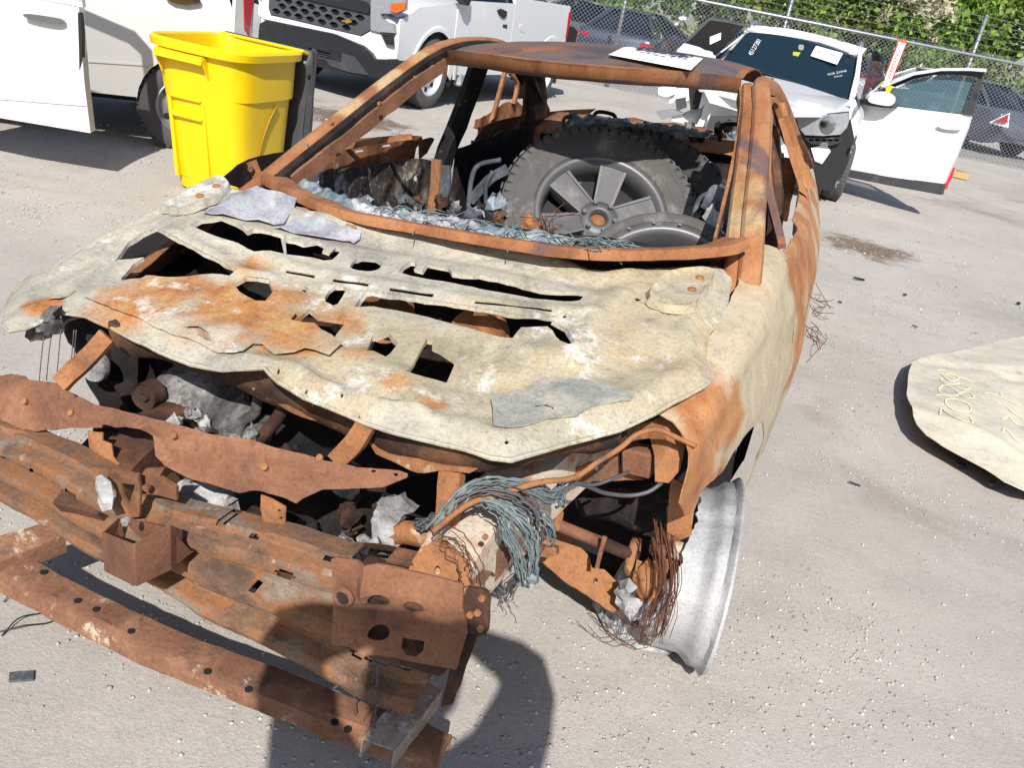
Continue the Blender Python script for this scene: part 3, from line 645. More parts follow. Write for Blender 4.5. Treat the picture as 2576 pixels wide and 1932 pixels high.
# tie bar under the hood's front edge
top = [(272, 812), (385, 862), (480, 902), (560, 922), (666, 928), (701, 950), (766, 990), (847, 1022), (929, 1054), (1051, 1086), (1173, 1115), (1234, 1133), (1300, 1137), (1420, 1108), (1560, 1070)]
bot = [(320, 890), (400, 899), (501, 933), (583, 968), (662, 1004), (740, 1035), (840, 1076), (880, 1095), (923, 1112), (985, 1150), (1036, 1170), (1098, 1180), (1205, 1183), (1300, 1170), (1425, 1138), (1563, 1118)]
yfr = lambda x, z: float(np.interp(x, [-.8, -.45, -.2, .03, .317, .47, .656, .79], [-.60, -.574, -.594, -.618, -.717, -.717, -.494, -.23])) + .035
A_ = spl(p3(top, yfr), 70); B_ = spl(p3(bot, lambda x, z: yfr(x, z) + .02), 70)
rows = [A_ + [0, .07, -.004], A_] + [A_ * (1 - t) + B_ * t + [0, -.012 * math.sin(t * 3.1), 0] for t in (.15, .35, .55, .75, .9)] + [B_, B_ + [0, .05, -.004], B_ + [0, .055, .02]]
TIE = grid('tie_bar', rows, M['rust_dark'], CAR, True, .004); displace(TIE, .004, 12, 3, 1.); autosm(TIE, 35)
for q in ((740, 1000), (1050, 1130), (818, 1035), (640, 975), (700, 990), (1300, 1155), (1190, 1160), (940, 1085)):
    bolt(p3([q], lambda x, z: yfr(x, z) + .0)[0], .006, 'greyplate', TIE, 8)
fsheet('torn_flange', [(923, 1110), (945, 1128), (975, 1142), (1050, 1156), (1120, 1172), (1200, 1181), (1180, 1192), (1110, 1184), (1095, 1186), (1050, 1190), (1030, 1184), (985, 1160), (944, 1144)], [], lambda x, z: yfr(x, z) - .015, M['rust'], CAR, .01)
fsheet('torn_flange', [(665, 1004), (730, 1010), (760, 1030), (800, 1055), (846, 1078), (780, 1058), (720, 1030)], [], lambda x, z: yfr(x, z) - .0, M['rust'], CAR, .01)
# posts between the bars
def strap(name, px, f, w, d, mat, n=14):
    P = spl(p3(px, f), n); V, F = sweepvf(P, [(-w, -d), (-w * .9, d), (w * .9, d), (w, -d)], (0, -1, 0)); o = mk(name, V, F, mat, CAR, True); displace(o, .003, 14, 3, 2.); return autosm(o, 30)
strap('support_post', [(925, 1058), (892, 1112), (846, 1160)], yf(-.70), .021, .008, M['rust'])
strap('support_post', [(1136, 1180), (1134, 1230), (1128, 1290), (1118, 1345)], yf(-.68), .024, .012, M['rust'])
strap('support_post', [(270, 845), (225, 895), (180, 935), (150, 965)], lambda x, z: -.62 - .6 * (.75 - z), .022, .008, M['rust'])
disc_p = p3([(228, 925)], yf(-.50))[0]
V, F = lathevf([(.0001, 0), (.036, 0), (.039, .004), (.039, .02), (.034, .022), (.034, .03)], 30, 'y', disc_p); o = mk('lamp_disc', V, F, M['ash'], CAR, True); autosm(o)
# upper fascia support: buckled channel
FT = [(-40, 955), (0, 945), (31, 940), (65, 945), (72, 954), (144, 962), (179, 987), (240, 1016), (344, 1036), (430, 1055), (533, 1086), (646, 1103), (700, 1120), (806, 1145), (944, 1179), (1005, 1185), (1025, 1193), (1022, 1203), (961, 1227), (905, 1228), (813, 1230), (765, 1251), (748, 1264), (722, 1255), (698, 1249), (660, 1240), (634, 1240), (594, 1244), (481, 1210), (412, 1175), (388, 1148), (378, 1100), (364, 1072), (330, 1066), (300, 1072), (261, 1066), (254, 1077), (172, 1076), (89, 1084), (52, 1079), (0, 1055), (-40, 1040)]
fsheet('grille_support', FT, [circ(995, 1195, 6, 8, 4), circ(940, 1185, 6, 8, 3), circ(290, 1062, 5, 8, 2)], yf(-.80, .20, .75), M['rust_fine'], CAR, .004, 6, .010, .005, .0002, seed=3.,
    crease=[([(-40, 985), (0, 978), (86, 995), (155, 1033), (300, 1048), (430, 1068), (533, 1096), (700, 1135), (900, 1185)], .014, .016), ([(60, 1075), (150, 1030)], .007, .007), ([(95, 1078), (165, 1035)], .007, .007), ([(300, 1060), (390, 1066)], .006, .014), ([(425, 1165), (480, 1112)], .006, .006), ([(500, 1205), (560, 1130)], .006, .006), ([(640, 1235), (690, 1150)], .006, .006), ([(380, 1090), (420, 1160), (520, 1215), (640, 1238)], -.012, .014), ([(60, 960), (20, 1030)], .006, .008), ([(820, 1160), (760, 1240)], .008, .02)])
for q in ((440, 1098), (668, 1176), (180, 1040), (64, 1010), (806, 1152)):
    P = p3([q], yf(-.815, .20, .75))[0]; bolt(P, .011, 'rust', CAR, 12, (0, -.8, .6))
# bumper beam: pressed corrugated channel
bt = [(-160, 1012), (0, 1090), (134, 1151), (230, 1205), (405, 1292), (550, 1330), (700, 1365), (833, 1407), (933, 1423), (1099, 1458), (1205, 1490)]
bb = [(-160, 1160), (0, 1240), (110, 1300), (208, 1361), (404, 1462), (510, 1528), (600, 1573), (700, 1616), (790, 1666), (933, 1746), (1040, 1775)]
fb = yf(-.84, .22)
A_ = spl(p3(bt, fb), 220); B_ = spl(p3(bb, fb), 220)
rows = [A_ + [0, .09, -.02], A_ + [0, .07, 0]]
for t in np.linspace(0, 1, 40):
    off = .020 * math.tanh(2.2 * math.cos(2 * math.pi * 2.5 * t)); rows.append(A_ * (1 - t) + B_ * t + [0, off, 0])
rows += [B_ + [0, .06, 0], B_ + [0, .075, .01]]
BEAM = grid('bumper_beam', rows, [M['beam'], M['beam_worn_highlight']], CAR, True, .004)
nq = len(rows[0]) - 1
for k in range((len(rows) - 1) * nq):               # pale rib edges: rubbed wear, also standing in for weak shading
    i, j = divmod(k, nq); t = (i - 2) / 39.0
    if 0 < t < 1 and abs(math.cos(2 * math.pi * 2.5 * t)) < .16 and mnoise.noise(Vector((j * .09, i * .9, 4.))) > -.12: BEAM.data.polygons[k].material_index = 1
displace(BEAM, .004, 7, 4, 5.); autosm(BEAM, 18)
bm = bmesh.new(); bm.from_mesh(BEAM.data)        # the beam is cut away behind the crush-can plate
bmesh.ops.delete(bm, geom=[f for f in bm.faces if .235 < f.calc_center_median().x < .47 and -.86 < f.calc_center_median().y < -.775 and f.calc_center_median().z > .20], context='FACES'); bm.to_mesh(BEAM.data); bm.free()
# slots punched through the beam
bm = bmesh.new(); bm.from_mesh(BEAM.data); kill = set()
for q, a, b in (((20, 1155), .016, .013), ((33, 1225), .016, .015), ((190, 1235), .020, .008), ((165, 1300), .012, .008), ((535, 1330), .012, .006), ((620, 1365), .010, .006), ((725, 1438), .022, .010), ((500, 1475), .018, .016), ((330, 1385), .014, .008), ((812, 1420), .012, .007), ((90, 1180), .010, .008), ((640, 1480), .010, .008)):
    c = p3([q], yf(-.85, .22))[0]
    for f in bm.faces:
        m = f.calc_center_median()
        if ((m.x - c[0]) / a) ** 2 + ((m.z - c[2]) / b) ** 2 < 1 and m.y < -.60: kill.add(f)
bmesh.ops.delete(bm, geom=list(kill), context='FACES'); bm.to_mesh(BEAM.data); bm.free()
V, F = sweepvf(A_[::6] * .5 + B_[::6] * .5 + [0, .055, 0], [(-.004, -.055), (-.004, .055), (.004, .055), (.004, -.055)]); mk('beam_back', V, F, M['char'], CAR)
# crush-can plate at the beam's right end
pl = fsheet('beam_plate', [(833, 1407), (850, 1402), (1000, 1428), (1165, 1470), (1170, 1600), (1150, 1682), (1000, 1650), (833, 1622), (838, 1500)], [circ(955, 1512, 27, 14, 20), circ(1040, 1530, 27, 14, 20), circ(954, 1593, 26, 14, 19), [(1012, 1605), (1068, 1614), (1066, 1635), (1050, 1648), (1025, 1643), (1010, 1628)]], yf(-.905, .02, 0), M['rust_fine'], CAR, .003, 9, .018, .005, 0,
    crease=[([(922, 1420), (918, 1640)], .02, .008), ([(930, 1545), (1160, 1590)], -.010, .02), ([(930, 1480), (1160, 1520)], .008, .02), ([(930, 1640), (1140, 1670)], .008, .02)])
mk('crush_can', *boxvf((.35, -.82, .345), (.22, .12, .15), None, .01), M['rust_dark'], CAR)
fl = fsheet('end_flange', rnd([(1165, 1480), (1215, 1482), (1231, 1495), (1229, 1585), (1218, 1602), (1165, 1595)], 1), [], yf(-.885), M['rust_dark'], CAR, .002, 9, .02, .008, 0)
for q in ((1213, 1503), (1184, 1545), (1203, 1540), (1210, 1580)): bolt(p3([q], yf(-.888))[0], .011, 'rust', fl)
fsheet('beam_return', [(1150, 1600), (1200, 1600), (1190, 1630), (1140, 1770), (1110, 1780), (1130, 1690)], [], yf(-.87), M['rust_dark'], CAR, .003)
V, F = lathevf([(.012, .003), (.014, -.004), (.018, -.005), (.021, .003)], 20, 'y', p3([(862, 1505)], yf(-.918))[0]); mk('tow_eye', V, F, M['rust_fine'], pl, True); V, F = lathevf([(.001, .0), (.013, .0)], 16, 'y', p3([(862, 1505)], yf(-.918))[0]); mk('tow_bore', V, F, M['rust_dark'], pl)  # bore is a flat dark disc, its depth shade painted
# open box bracket in front of the beam
bp = p3([(335, 1370)], yf(-.93))[0]
def boxbr():
    q = lambda x, y, Y: cun(x, y, 'y', Y)
    TL, TC, TR = q(260, 1337, -.90), q(337, 1368, -1.0), q(425, 1320, -.93); BL, BC, BR = q(266, 1436, -.90), q(342, 1474, -1.0), q(428, 1432, -.93)
    FR, FRb, FR2, FR2b = q(425, 1320, -.93), q(428, 1432, -.93), q(455, 1333, -.885), q(458, 1438, -.885)
    mb = MB()
    for a, b, c, d in ((TL, TC, BC, BL), (TC, TR, BR, BC), (TR, FR2, FR2b, BR)):
        S_ = np.array([[a * (1 - s) + b * s for s in np.linspace(0, 1, 8)], [d * (1 - s) + c * s for s in np.linspace(0, 1, 8)]])
        S_ = np.array([S_[0] * (1 - t) + S_[1] * t for t in np.linspace(0, 1, 8)]); V = S_.reshape(-1, 3); F = [(i * 8 + j, i * 8 + j + 1, (i + 1) * 8 + j + 1, (i + 1) * 8 + j) for i in range(7) for j in range(7)]
        mb.add(*thicken(V, F, .003))
    TB = q(300, 1300, -.84); mb.add(*thicken(np.array([TL, TB, BL + [0, .06, 0], BL]), [(0, 1, 2, 3)], .003)); mb.add(*thicken(np.array([TR, TB, BR + [0, .07, 0], BR]), [(3, 2, 1, 0)], .003))
    o = mb.build('box_bracket', M['rust_fine'], CAR); return o, FR2, FR2b
o, a, b = boxbr(); bolt(a + [-.006, -.008, -.015], .011, 'rust', o, 10); bolt(b + [-.006, -.008, .02], .011, 'rust', o, 10)
fsheet('latch_bracket', [(232, 1175), (300, 1182), (345, 1195), (352, 1240), (350, 1300), (320, 1305), (300, 1262), (285, 1225), (240, 1215)], [[(303, 1215), (337, 1222), (324, 1270), (310, 1250)]], yf(-.87), M['rust'], CAR, .006, thick=.006)
fsheet('latch_bracket', [(340, 1215), (365, 1180), (412, 1178), (400, 1200), (440, 1228), (440, 1262), (400, 1245), (352, 1240)], [], yf(-.84), M['rust'], CAR, .008, thick=.008)
bolt(p3([(372, 1225)], yf(-.86))[0], .013, 'rust', CAR, 10); bolt(p3([(320, 1310)], yf(-.95))[0], .014, 'ash', CAR, 10)
fsheet('horn_bracket', [(218, 1085), (257, 1089), (258, 1108), (281, 1117), (286, 1150), (314, 1185), (329, 1197), (300, 1200), (238, 1178), (223, 1134)], [], yf(-.72), M['rust'], CAR, .004, bulge=.02, thick=.004)
fsheet('horn_bracket', [(655, 1246), (682, 1254), (720, 1275), (717, 1323), (740, 1340), (761, 1390), (765, 1405), (740, 1422), (715, 1400), (722, 1385), (715, 1348), (690, 1350), (668, 1325), (656, 1280)], [circ(705, 1283, 4, 8), circ(708, 1303, 5, 4)], yf(-.78), M['rust'], CAR, .004, bulge=.012, thick=.004)
fsheet('side_bracket', [(0, 1070), (60, 1085), (105, 1105), (135, 1118), (146, 1135), (140, 1150), (95, 1155), (60, 1135), (25, 1100)], [circ(98, 1133, 8, 10, 11)], yf(-.72), M['rust_fine'], CAR, .006, thick=.005)
fsheet('ash_flake', [(245, 1198), (258, 1192), (275, 1215), (288, 1250), (284, 1280), (262, 1285), (248, 1262), (242, 1230)], [], yf(-.90), M['ash'], CAR, .012, 14, .012, .006, bulge=.012, bw=.015)
# ---- engine bay: walls, rails, engine
def panel(name, P4, mat, nz=.008, n=14, sc=6, parent=CAR, thick=.006):
    a, b, c, d = [np.array(p, float) for p in P4]; S_ = [[(a * (1 - s) + b * s) * (1 - t) + (d * (1 - s) + c * s) * t for s in np.linspace(0, 1, n)] for t in np.linspace(0, 1, n)]
    o = grid(name, S_, mat, parent, True, thick); return displace(o, nz, sc, 4, 3.3)
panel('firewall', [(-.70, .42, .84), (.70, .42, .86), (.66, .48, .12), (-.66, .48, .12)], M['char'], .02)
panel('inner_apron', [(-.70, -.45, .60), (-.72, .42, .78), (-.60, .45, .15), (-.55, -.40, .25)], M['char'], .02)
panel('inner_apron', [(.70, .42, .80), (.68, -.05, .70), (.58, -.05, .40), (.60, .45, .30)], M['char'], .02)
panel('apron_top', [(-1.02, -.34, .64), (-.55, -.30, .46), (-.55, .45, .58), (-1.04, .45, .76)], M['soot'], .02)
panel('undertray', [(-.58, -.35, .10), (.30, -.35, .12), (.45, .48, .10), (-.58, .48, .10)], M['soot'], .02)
def lump(name, px, f, mat, bulge=.05, amp=.016, sc=16, step=.009, seed=1.0, bw=.03): return fsheet(name, px, [], f, mat, CAR, amp, sc, step, .03, .002, bulge, bw, seed)
lump('engine_cover', [(362, 1035), (372, 1000), (381, 970), (412, 932), (450, 915), (520, 925), (600, 985), (660, 1050), (690, 1075), (600, 1120), (540, 1100), (440, 1070)], yf(-.42, 0, .3), M['ashdark'], .05, .028, 18)
lump('alternator', [(436, 1224), (465, 1205), (481, 1200), (536, 1215), (581, 1240), (584, 1268), (567, 1313), (536, 1306), (512, 1289), (480, 1275), (450, 1262)], yf(-.62), M['ash'], .05, .022, 22)
lump('radiator_stub', [(931, 1317), (948, 1265), (973, 1249), (1007, 1247), (1045, 1285), (1020, 1292), (995, 1322), (992, 1380), (940, 1372)], yf(-.62), M['ash'], .02, .008, 14)
lump('engine_block', [(690, 1130), (800, 1165), (900, 1200), (960, 1235), (970, 1330), (930, 1400), (830, 1405), (760, 1370), (700, 1300), (650, 1230)], yf(-.45), M['char'], .06, .03, 9, .02)
lump('engine_block', [(440, 960), (640, 900), (860, 1000), (1000, 1100), (1080, 1180), (1000, 1200), (800, 1150), (640, 1100), (480, 1050)], yf(-.30), M['soot'], .06, .04, 8, .025)
lump('ash_heap', [(815, 1345), (850, 1340), (900, 1360), (960, 1380), (1010, 1400), (990, 1440), (900, 1440), (840, 1425), (812, 1390)], yf(-.56, 0, -.3), M['ashdark'], .03, .02, 20)
lump('ash_heap', [(836, 1220), (870, 1210), (905, 1222), (890, 1255), (862, 1250)], yf(-.58), M['ash'], .02, .015, 25)
for k in range(46):
    q = [(470, 1060), (560, 1090), (700, 1150), (870, 1290), (900, 1400), (640, 1340), (780, 1330), (520, 1300)][k % 8]; c = cun(q[0] + rng.normal(0, 38), q[1] + rng.normal(0, 22), 'y', -.50 - .1 * rng.random()); r = rng.uniform(.008, .024)
    V, F = lathevf([(.001, r), (r * .8, r * .55), (r, 0), (r * .7, -r * .7), (.001, -r)], 7, 'z', c); o = mk('clinker', np.array(V) + rng.normal(0, r * .22, (len(V), 3)), F, M[('ash', 'ashdark', 'char', 'rust_dark')[k % 4]], CAR)
pxtube('coolant_pipe', [(832, 1408), (872, 1388), (905, 1380), (950, 1358)], yf(-.66), .0085, M['ash'])
pxtube('coolant_pipe', [(872, 1388), (895, 1400), (905, 1422)], yf(-.65), .007, M['ash'])
pxtube('exhaust_pipe', [(985, 1338), (1030, 1340), (1085, 1352)], yf(-.60), .027, M['rust'])
pxtube('coolant_pipe', [(598, 1092), (612, 1060), (640, 1040), (648, 1000)], yf(-.45), .013, M['ashdark']); pxtube('coolant_pipe', [(650, 1110), (680, 1075), (705, 1040), (715, 1010)], yf(-.5), .016, M['rust_dark'])
for q, r, Y in (((632, 1318), .032, -.60), ((362, 998), .034, -.5), ((405, 1235), .030, -.62), ((1200, 850), .075, -.12), ((960, 790), .085, .05)):
    c = cun(q[0], q[1], 'y', Y); V, F = lathevf([(.0001, .0), (r * .35, -.004), (r * .4, .006), (r * .85, .004), (r, -.004), (r, .01), (r * .93, .018), (r, .026), (r, .04)], 32, 'y', c); o = mk('pulley', V, F, M['rust'] if r > .07 else M['rust_dark'], CAR, True); autosm(o)
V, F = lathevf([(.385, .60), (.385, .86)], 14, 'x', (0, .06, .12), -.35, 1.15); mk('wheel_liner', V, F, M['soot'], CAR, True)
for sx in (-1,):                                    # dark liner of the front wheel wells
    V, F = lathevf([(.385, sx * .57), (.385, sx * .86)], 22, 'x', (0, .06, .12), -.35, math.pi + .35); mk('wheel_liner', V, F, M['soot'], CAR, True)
# left wheel-house and lamp carcass
lump('wheel_house', [(150, 795), (240, 800), (300, 840), (345, 900), (350, 1040), (300, 1060), (262, 1040), (240, 1000), (200, 920), (186, 875), (170, 862), (153, 830)], yf(-.38), M['char'], .04, .012, 8, .022)
panel('wheel_house_wall', [cun(250, 1075, 'y', -.55), cun(330, 1080, 'y', -.55), cun(330, 1200, 'y', -.5), cun(180, 1140, 'y', -.5)], M['char'], .004)
lump('headlamp_carcass', [(95, 800), (118, 782), (142, 786), (140, 815), (130, 850), (108, 858), (78, 852), (74, 830), (80, 815)], yf(-.55), M['ashdark'], .03, .02, 26)
for k, x in enumerate((104, 122, 147, 180, 186)): pxtube('hanging_wire', [(x + 6, 850 if k < 2 else 830), (x, 900), (x - 6 + k, 968 - 12 * k)], yf(-.56), .0012, M['wiregrey'], n=8, sides=5)
# right chassis rail
P = spl([(.405, -.80, .35), (.41, -.70, .40), (.44, -.45, .43), (.50, -.1, .44), (.53, .4, .40)], 22)
V, F = sweepvf(P, [(-.058, -.07), (-.062, .0), (-.058, .07), (0, .078), (.058, .07), (.062, 0), (.058, -.07), (0, -.078)]); o = mk('chassis_rail', V, F, M['whiterust'], CAR, True); displace(o, .006, 12, 4, 2.); autosm(o, 35)
P = P.copy(); P[:, 0] *= -1; P[:, 2] -= .02; V, F = sweepvf(P, [(-.058, -.07), (-.058, .07), (.058, .07), (.058, -.07)]); mk('chassis_rail', V, F, M['rust_dark'], CAR)
fsheet('rail_gusset', [(1100, 1345), (1175, 1408), (1190, 1470), (1165, 1475), (1030, 1445), (1050, 1400)], [circ(1100, 1435, 8, 10, 12)], yf(-.86, 0, .8), M['rust'], CAR, .006)
fsheet('rail_gusset', [(1262, 1360), (1285, 1375), (1288, 1400), (1260, 1450), (1235, 1475), (1230, 1440)], [], yf(-.66), M['rust'], CAR, .008)
bolt(cun(1222, 1350, 'y', -.82), .010, 'rust'); bolt(cun(1122, 1285, 'y', -.72), .014, 'rust', CAR, 12)
# wiring loom, burnt to bare copper
def bundle(name, px, ys, n, spread, r, mat, fan=1.0, parent=CAR):
    P = np.array([cun(x, y, 'y', v) for (x, y), v in zip(px, np.interp(np.linspace(0, 1, len(px)), np.linspace(0, 1, len(ys)), ys))]); P = spl(P, 26); mb = MB(); T, N, B = frames(P)
    for k in range(n):
        a, q = rng.uniform(0, 6.28), spread * math.sqrt(rng.random()); w = np.linspace(1, fan, 26)[:, None]; tw = rng.uniform(-2, 2); ph = a + np.linspace(0, tw, 26)
        m0 = rng.integers(0, 4); m1 = 26 - rng.integers(0, 7); kk = np.cumsum(rng.normal(0, spread * .10, P.shape), 0); kk -= np.linspace(0, 1, 26)[:, None] * kk[-1]
        mb.tube((P + kk + w * q * (np.cos(ph)[:, None] * N + np.sin(ph)[:, None] * B) + rng.normal(0, r * .6, P.shape))[m0:m1], r * rng.uniform(.55, 1.25), 5)
    o = mb.build(name, mat, parent, True); o['kind'] = 'stuff'; return o
bundle('wiring_loom', [(1082, 1350), (1110, 1310), (1165, 1243), (1200, 1224), (1240, 1218), (1300, 1222), (1350, 1238), (1392, 1250), (1415, 1228), (1434, 1210)], (-.82, -.74, -.66, -.55), 20, .013, .0024, M['wire'])
bundle('wiring_loom', [(1195, 1262), (1240, 1266), (1280, 1295), (1318, 1325), (1338, 1370), (1338, 1410), (1325, 1455)], (-.76, -.74, -.72, -.70), 16, .011, .0024, M['wire'], 1.2)
bundle('wiring_loom', [(1240, 1262), (1300, 1285), (1360, 1308), (1378, 1340), (1372, 1375)], (-.74, -.66), 13, .009, .0020, M['wire'], 1.7)
bundle('wiring_loom', [(1262, 1300), (1275, 1340), (1300, 1380), (1308, 1420), (1322, 1478)], (-.76, -.72), 13, .009, .0020, M['wire'], 1.6)
bundle('wiring_loom', [(1330, 1420), (1305, 1450), (1280, 1480), (1265, 1510)], (-.70, -.68), 16, .010, .0016, M['wiregrey'], 2.2)
bundle('wiring_loom', [(1392, 1248), (1405, 1225), (1412, 1262), (1402, 1270)], (-.60, -.56), 16, .009, .002, M['wire'])
bundle('wiring_loom', [(1045, 1320), (1080, 1315), (1110, 1290)], (-.66, -.62), 16, .012, .0018, M['wiregrey'], 1.)
lump('melted_copper', [(1300, 1440), (1330, 1425), (1352, 1440), (1348, 1470), (1325, 1484), (1300, 1472)], yf(-.70), M['glassash'], .02, .016, 30, .01)
pxtube('cable', [(1434, 1212), (1480, 1224), (1520, 1240), (1580, 1247), (1630, 1238), (1665, 1215)], (-.56, -.5, -.45, -.4, -.38, -.36), .0048, M['wiregrey'])
pxtube('cable', [(1434, 1212), (1490, 1220), (1540, 1205), (1580, 1188)], (-.56, -.5, -.46, -.42), .004, M['wiregrey'])
pxtube('latch_cable', [(1088, 1338), (1180, 1268), (1270, 1240), (1360, 1213), (1440, 1203), (1500, 1165), (1563, 1125), (1600, 1094), (1650, 1080), (1700, 1100), (1750, 1122)], (-.86, -.78, -.72, -.68, -.6, -.55, -.5, -.46, -.42, -.4, -.38), .0058, M['rust'], n=40)
bundle('wiring_loom', [(1150, 1262), (1200, 1232), (1260, 1232), (1330, 1262), (1352, 1320), (1345, 1390), (1330, 1440)], (-.78, -.72, -.68), 7, .016, .0016, M['wiregrey'], 1.3)
bundle('wiring_loom', [(1120, 1300), (1190, 1240), (1290, 1236), (1340, 1290), (1330, 1380)], (-.80, -.70, -.70), 6, .014, .0018, M['wirerust'], 1.3)
bundle('loose_wires', [(1100, 1345), (1140, 1360), (1175, 1400), (1190, 1440), (1195, 1480)], (-.88, -.86), 9, .02, .0012, M['wirerust'], 1.5)
bundle('loose_wires', [(945, 1640), (940, 1700), (930, 1780), (925, 1840)], (-.86, -.80), 7, .035, .0012, M['wiregrey'], 1.8)
bundle('loose_wires', [(1235, 1500), (1255, 1520), (1262, 1550)], (-.86, -.84), 12, .02, .001, M['wiregrey'], 2.)
# right inner wing and its brackets
fsheet('inner_wing', [(1425, 1138), (1489, 1120), (1559, 1090), (1642, 1058), (1716, 1010), (1752, 985), (1748, 1050), (1725, 1120), (1712, 1180), (1685, 1209), (1653, 1200), (1650, 1140), (1636, 1100), (1560, 1122), (1490, 1140)], [circ(1700, 1035, 3, 6), circ(1680, 1090, 3, 6)], yf(-.36, 0, .3), M['rust'], CAR, .010, 8, .02, .005, crease=[([(1690, 1060), (1660, 1190)], .03, .03)])
mk('relay_box', *boxvf(cun(1608, 1157, 'y', -.30), (.07, .05, .065), _rot(.1, -.1, -.2), .006), M['rust_fine'], CAR)
fsheet('wing_bracket', [(1442, 1180), (1500, 1158), (1559, 1142), (1562, 1185), (1622, 1206), (1500, 1212), (1445, 1214)], [circ(1500, 1180, 5, 8, 7)], yf(-.28), M['rust'], CAR, .006)
fsheet('hanging_plate', [(1690, 1200), (1745, 1230), (1748, 1250), (1738, 1348), (1712, 1360), (1677, 1340), (1680, 1285)], [], yf(-.24), M['rust'], CAR, .008, 8, .02, .006)
lump('strut_tower', [(1440, 1225), (1520, 1225), (1640, 1235), (1690, 1270), (1680, 1330), (1600, 1345), (1530, 1310), (1460, 1300)], yf(-.02), M['char'], .06, .02, 10)
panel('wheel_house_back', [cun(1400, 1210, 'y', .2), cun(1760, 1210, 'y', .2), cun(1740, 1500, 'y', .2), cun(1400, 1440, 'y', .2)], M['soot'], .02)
# suspension
fsheet('control_arm', [(1375, 1330), (1410, 1338), (1450, 1368), (1481, 1399), (1489, 1430), (1520, 1434), (1545, 1458), (1570, 1477), (1574, 1528), (1540, 1538), (1490, 1508), (1434, 1473), (1375, 1426), (1340, 1395)], [circ(1498, 1462, 6, 8, 8)], lambda x, z: -.12 + .9 * (z - .06), M['rust'], CAR, .005, 9, .016, .025)
pxtube('axle_shaft', [(1388, 1315), (1450, 1340), (1520, 1368)], (-.18, -.16, -.14), .0165, M['rust_fine']); pxtube('axle_shaft', [(1520, 1368), (1560, 1385), (1600, 1402)], (-.14, -.12, -.1), .018, M['rust_dark'])
strap('brace', [(1522, 1350), (1510, 1395), (1502, 1430)], yf(-.2), .006, .003, M['rust_fine'])
strap('strap', [(1320, 1245), (1340, 1258), (1380, 1275), (1408, 1285), (1405, 1310), (1398, 1332)], yf(-.32), .010, .004, M['rust']); strap('strap', [(1302, 1280), (1318, 1250), (1330, 1240)], yf(-.34), .012, .004, M['rust'])
lump('steering_boot', [(1350, 1370), (1400, 1380), (1402, 1395), (1380, 1402), (1345, 1392)], yf(-.3), M['rust'], .02, .008, 20); lump('steering_boot', [(1310, 1350), (1330, 1350), (1342, 1380), (1335, 1400), (1318, 1390)], yf(-.34), M['rust'], .02, .008, 20)
c = cun(1592, 1402, 'y', -.08); V, F = lathevf([(.042, -.01), (.052, -.01), (.052, .012), (.042, .012)], 28, 'x', c, close=True); mk('hub_ring', V, F, M['rust'], CAR, True)
lump('brake_caliper', [(1592, 1440), (1620, 1415), (1650, 1430), (1660, 1470), (1650, 1510), (1628, 1530), (1612, 1500), (1590, 1460)], yf(-.16), M['rust'], .04, .014, 22)
lump('knuckle', [(1640, 1330), (1680, 1335), (1720, 1365), (1740, 1420), (1735, 1480), (1715, 1540), (1690, 1550), (1660, 1510), (1650, 1440), (1632, 1380)], yf(-.06), M['rust_fine'], .05, .02, 14)
P = [cun(1690, 1380, 'y', -.12), cun(1758, 1402, 'y', -.10)]; tube('hub_sleeve', P, .024, M['whiterust'], CAR, 14)
for q in ((1720, 1455), (1708, 1500), (1730, 1430)): mk('pad', *boxvf(cun(q[0], q[1], 'y', -.10), (.05, .03, .03), _rot(0, .1, .1), .004), M['rust_fine'], CAR)
# steel cord of the burnt tyre
mb = MB()
for k in range(40):
    s = rng.random(); x0 = 1640 + 45 * s + rng.normal(0, 5); y0 = 1310 + rng.uniform(-20, 60); x1 = 1660 + 40 * s + rng.normal(0, 8); x2 = 1625 + 70 * s + rng.normal(0, 10); yb = 1590 + rng.uniform(-50, 40)
    px_ = [(x0, y0), (x1 - 4, 1400), (x1, 1480), (x2, 1540), (x2 - 25 * rng.random() - 5, yb)]
    if k % 5 == 0: px_ += [(x2 - 50 - 50 * rng.random(), yb + 15 * rng.random()), (x2 - 80 - 50 * rng.random(), yb - 20 - 40 * rng.random())]
    yy = np.interp(np.linspace(0, 1, len(px_)), [0, .5, 1], [-.22, -.24 - .03 * rng.random(), -.26 - .06 * rng.random()]); P = np.array([cun(a, b, 'y', v) for (a, b), v in zip(px_, yy)])
    gz = np.array([c2w(p)[2] for p in P]); P[:, 2] += np.maximum(0, .006 - gz); mb.tube(spl(P, 16), .0011, 4)
o = mb.build('tyre_cord', M['wirerust'], CAR, True); o['kind'] = 'stuff'
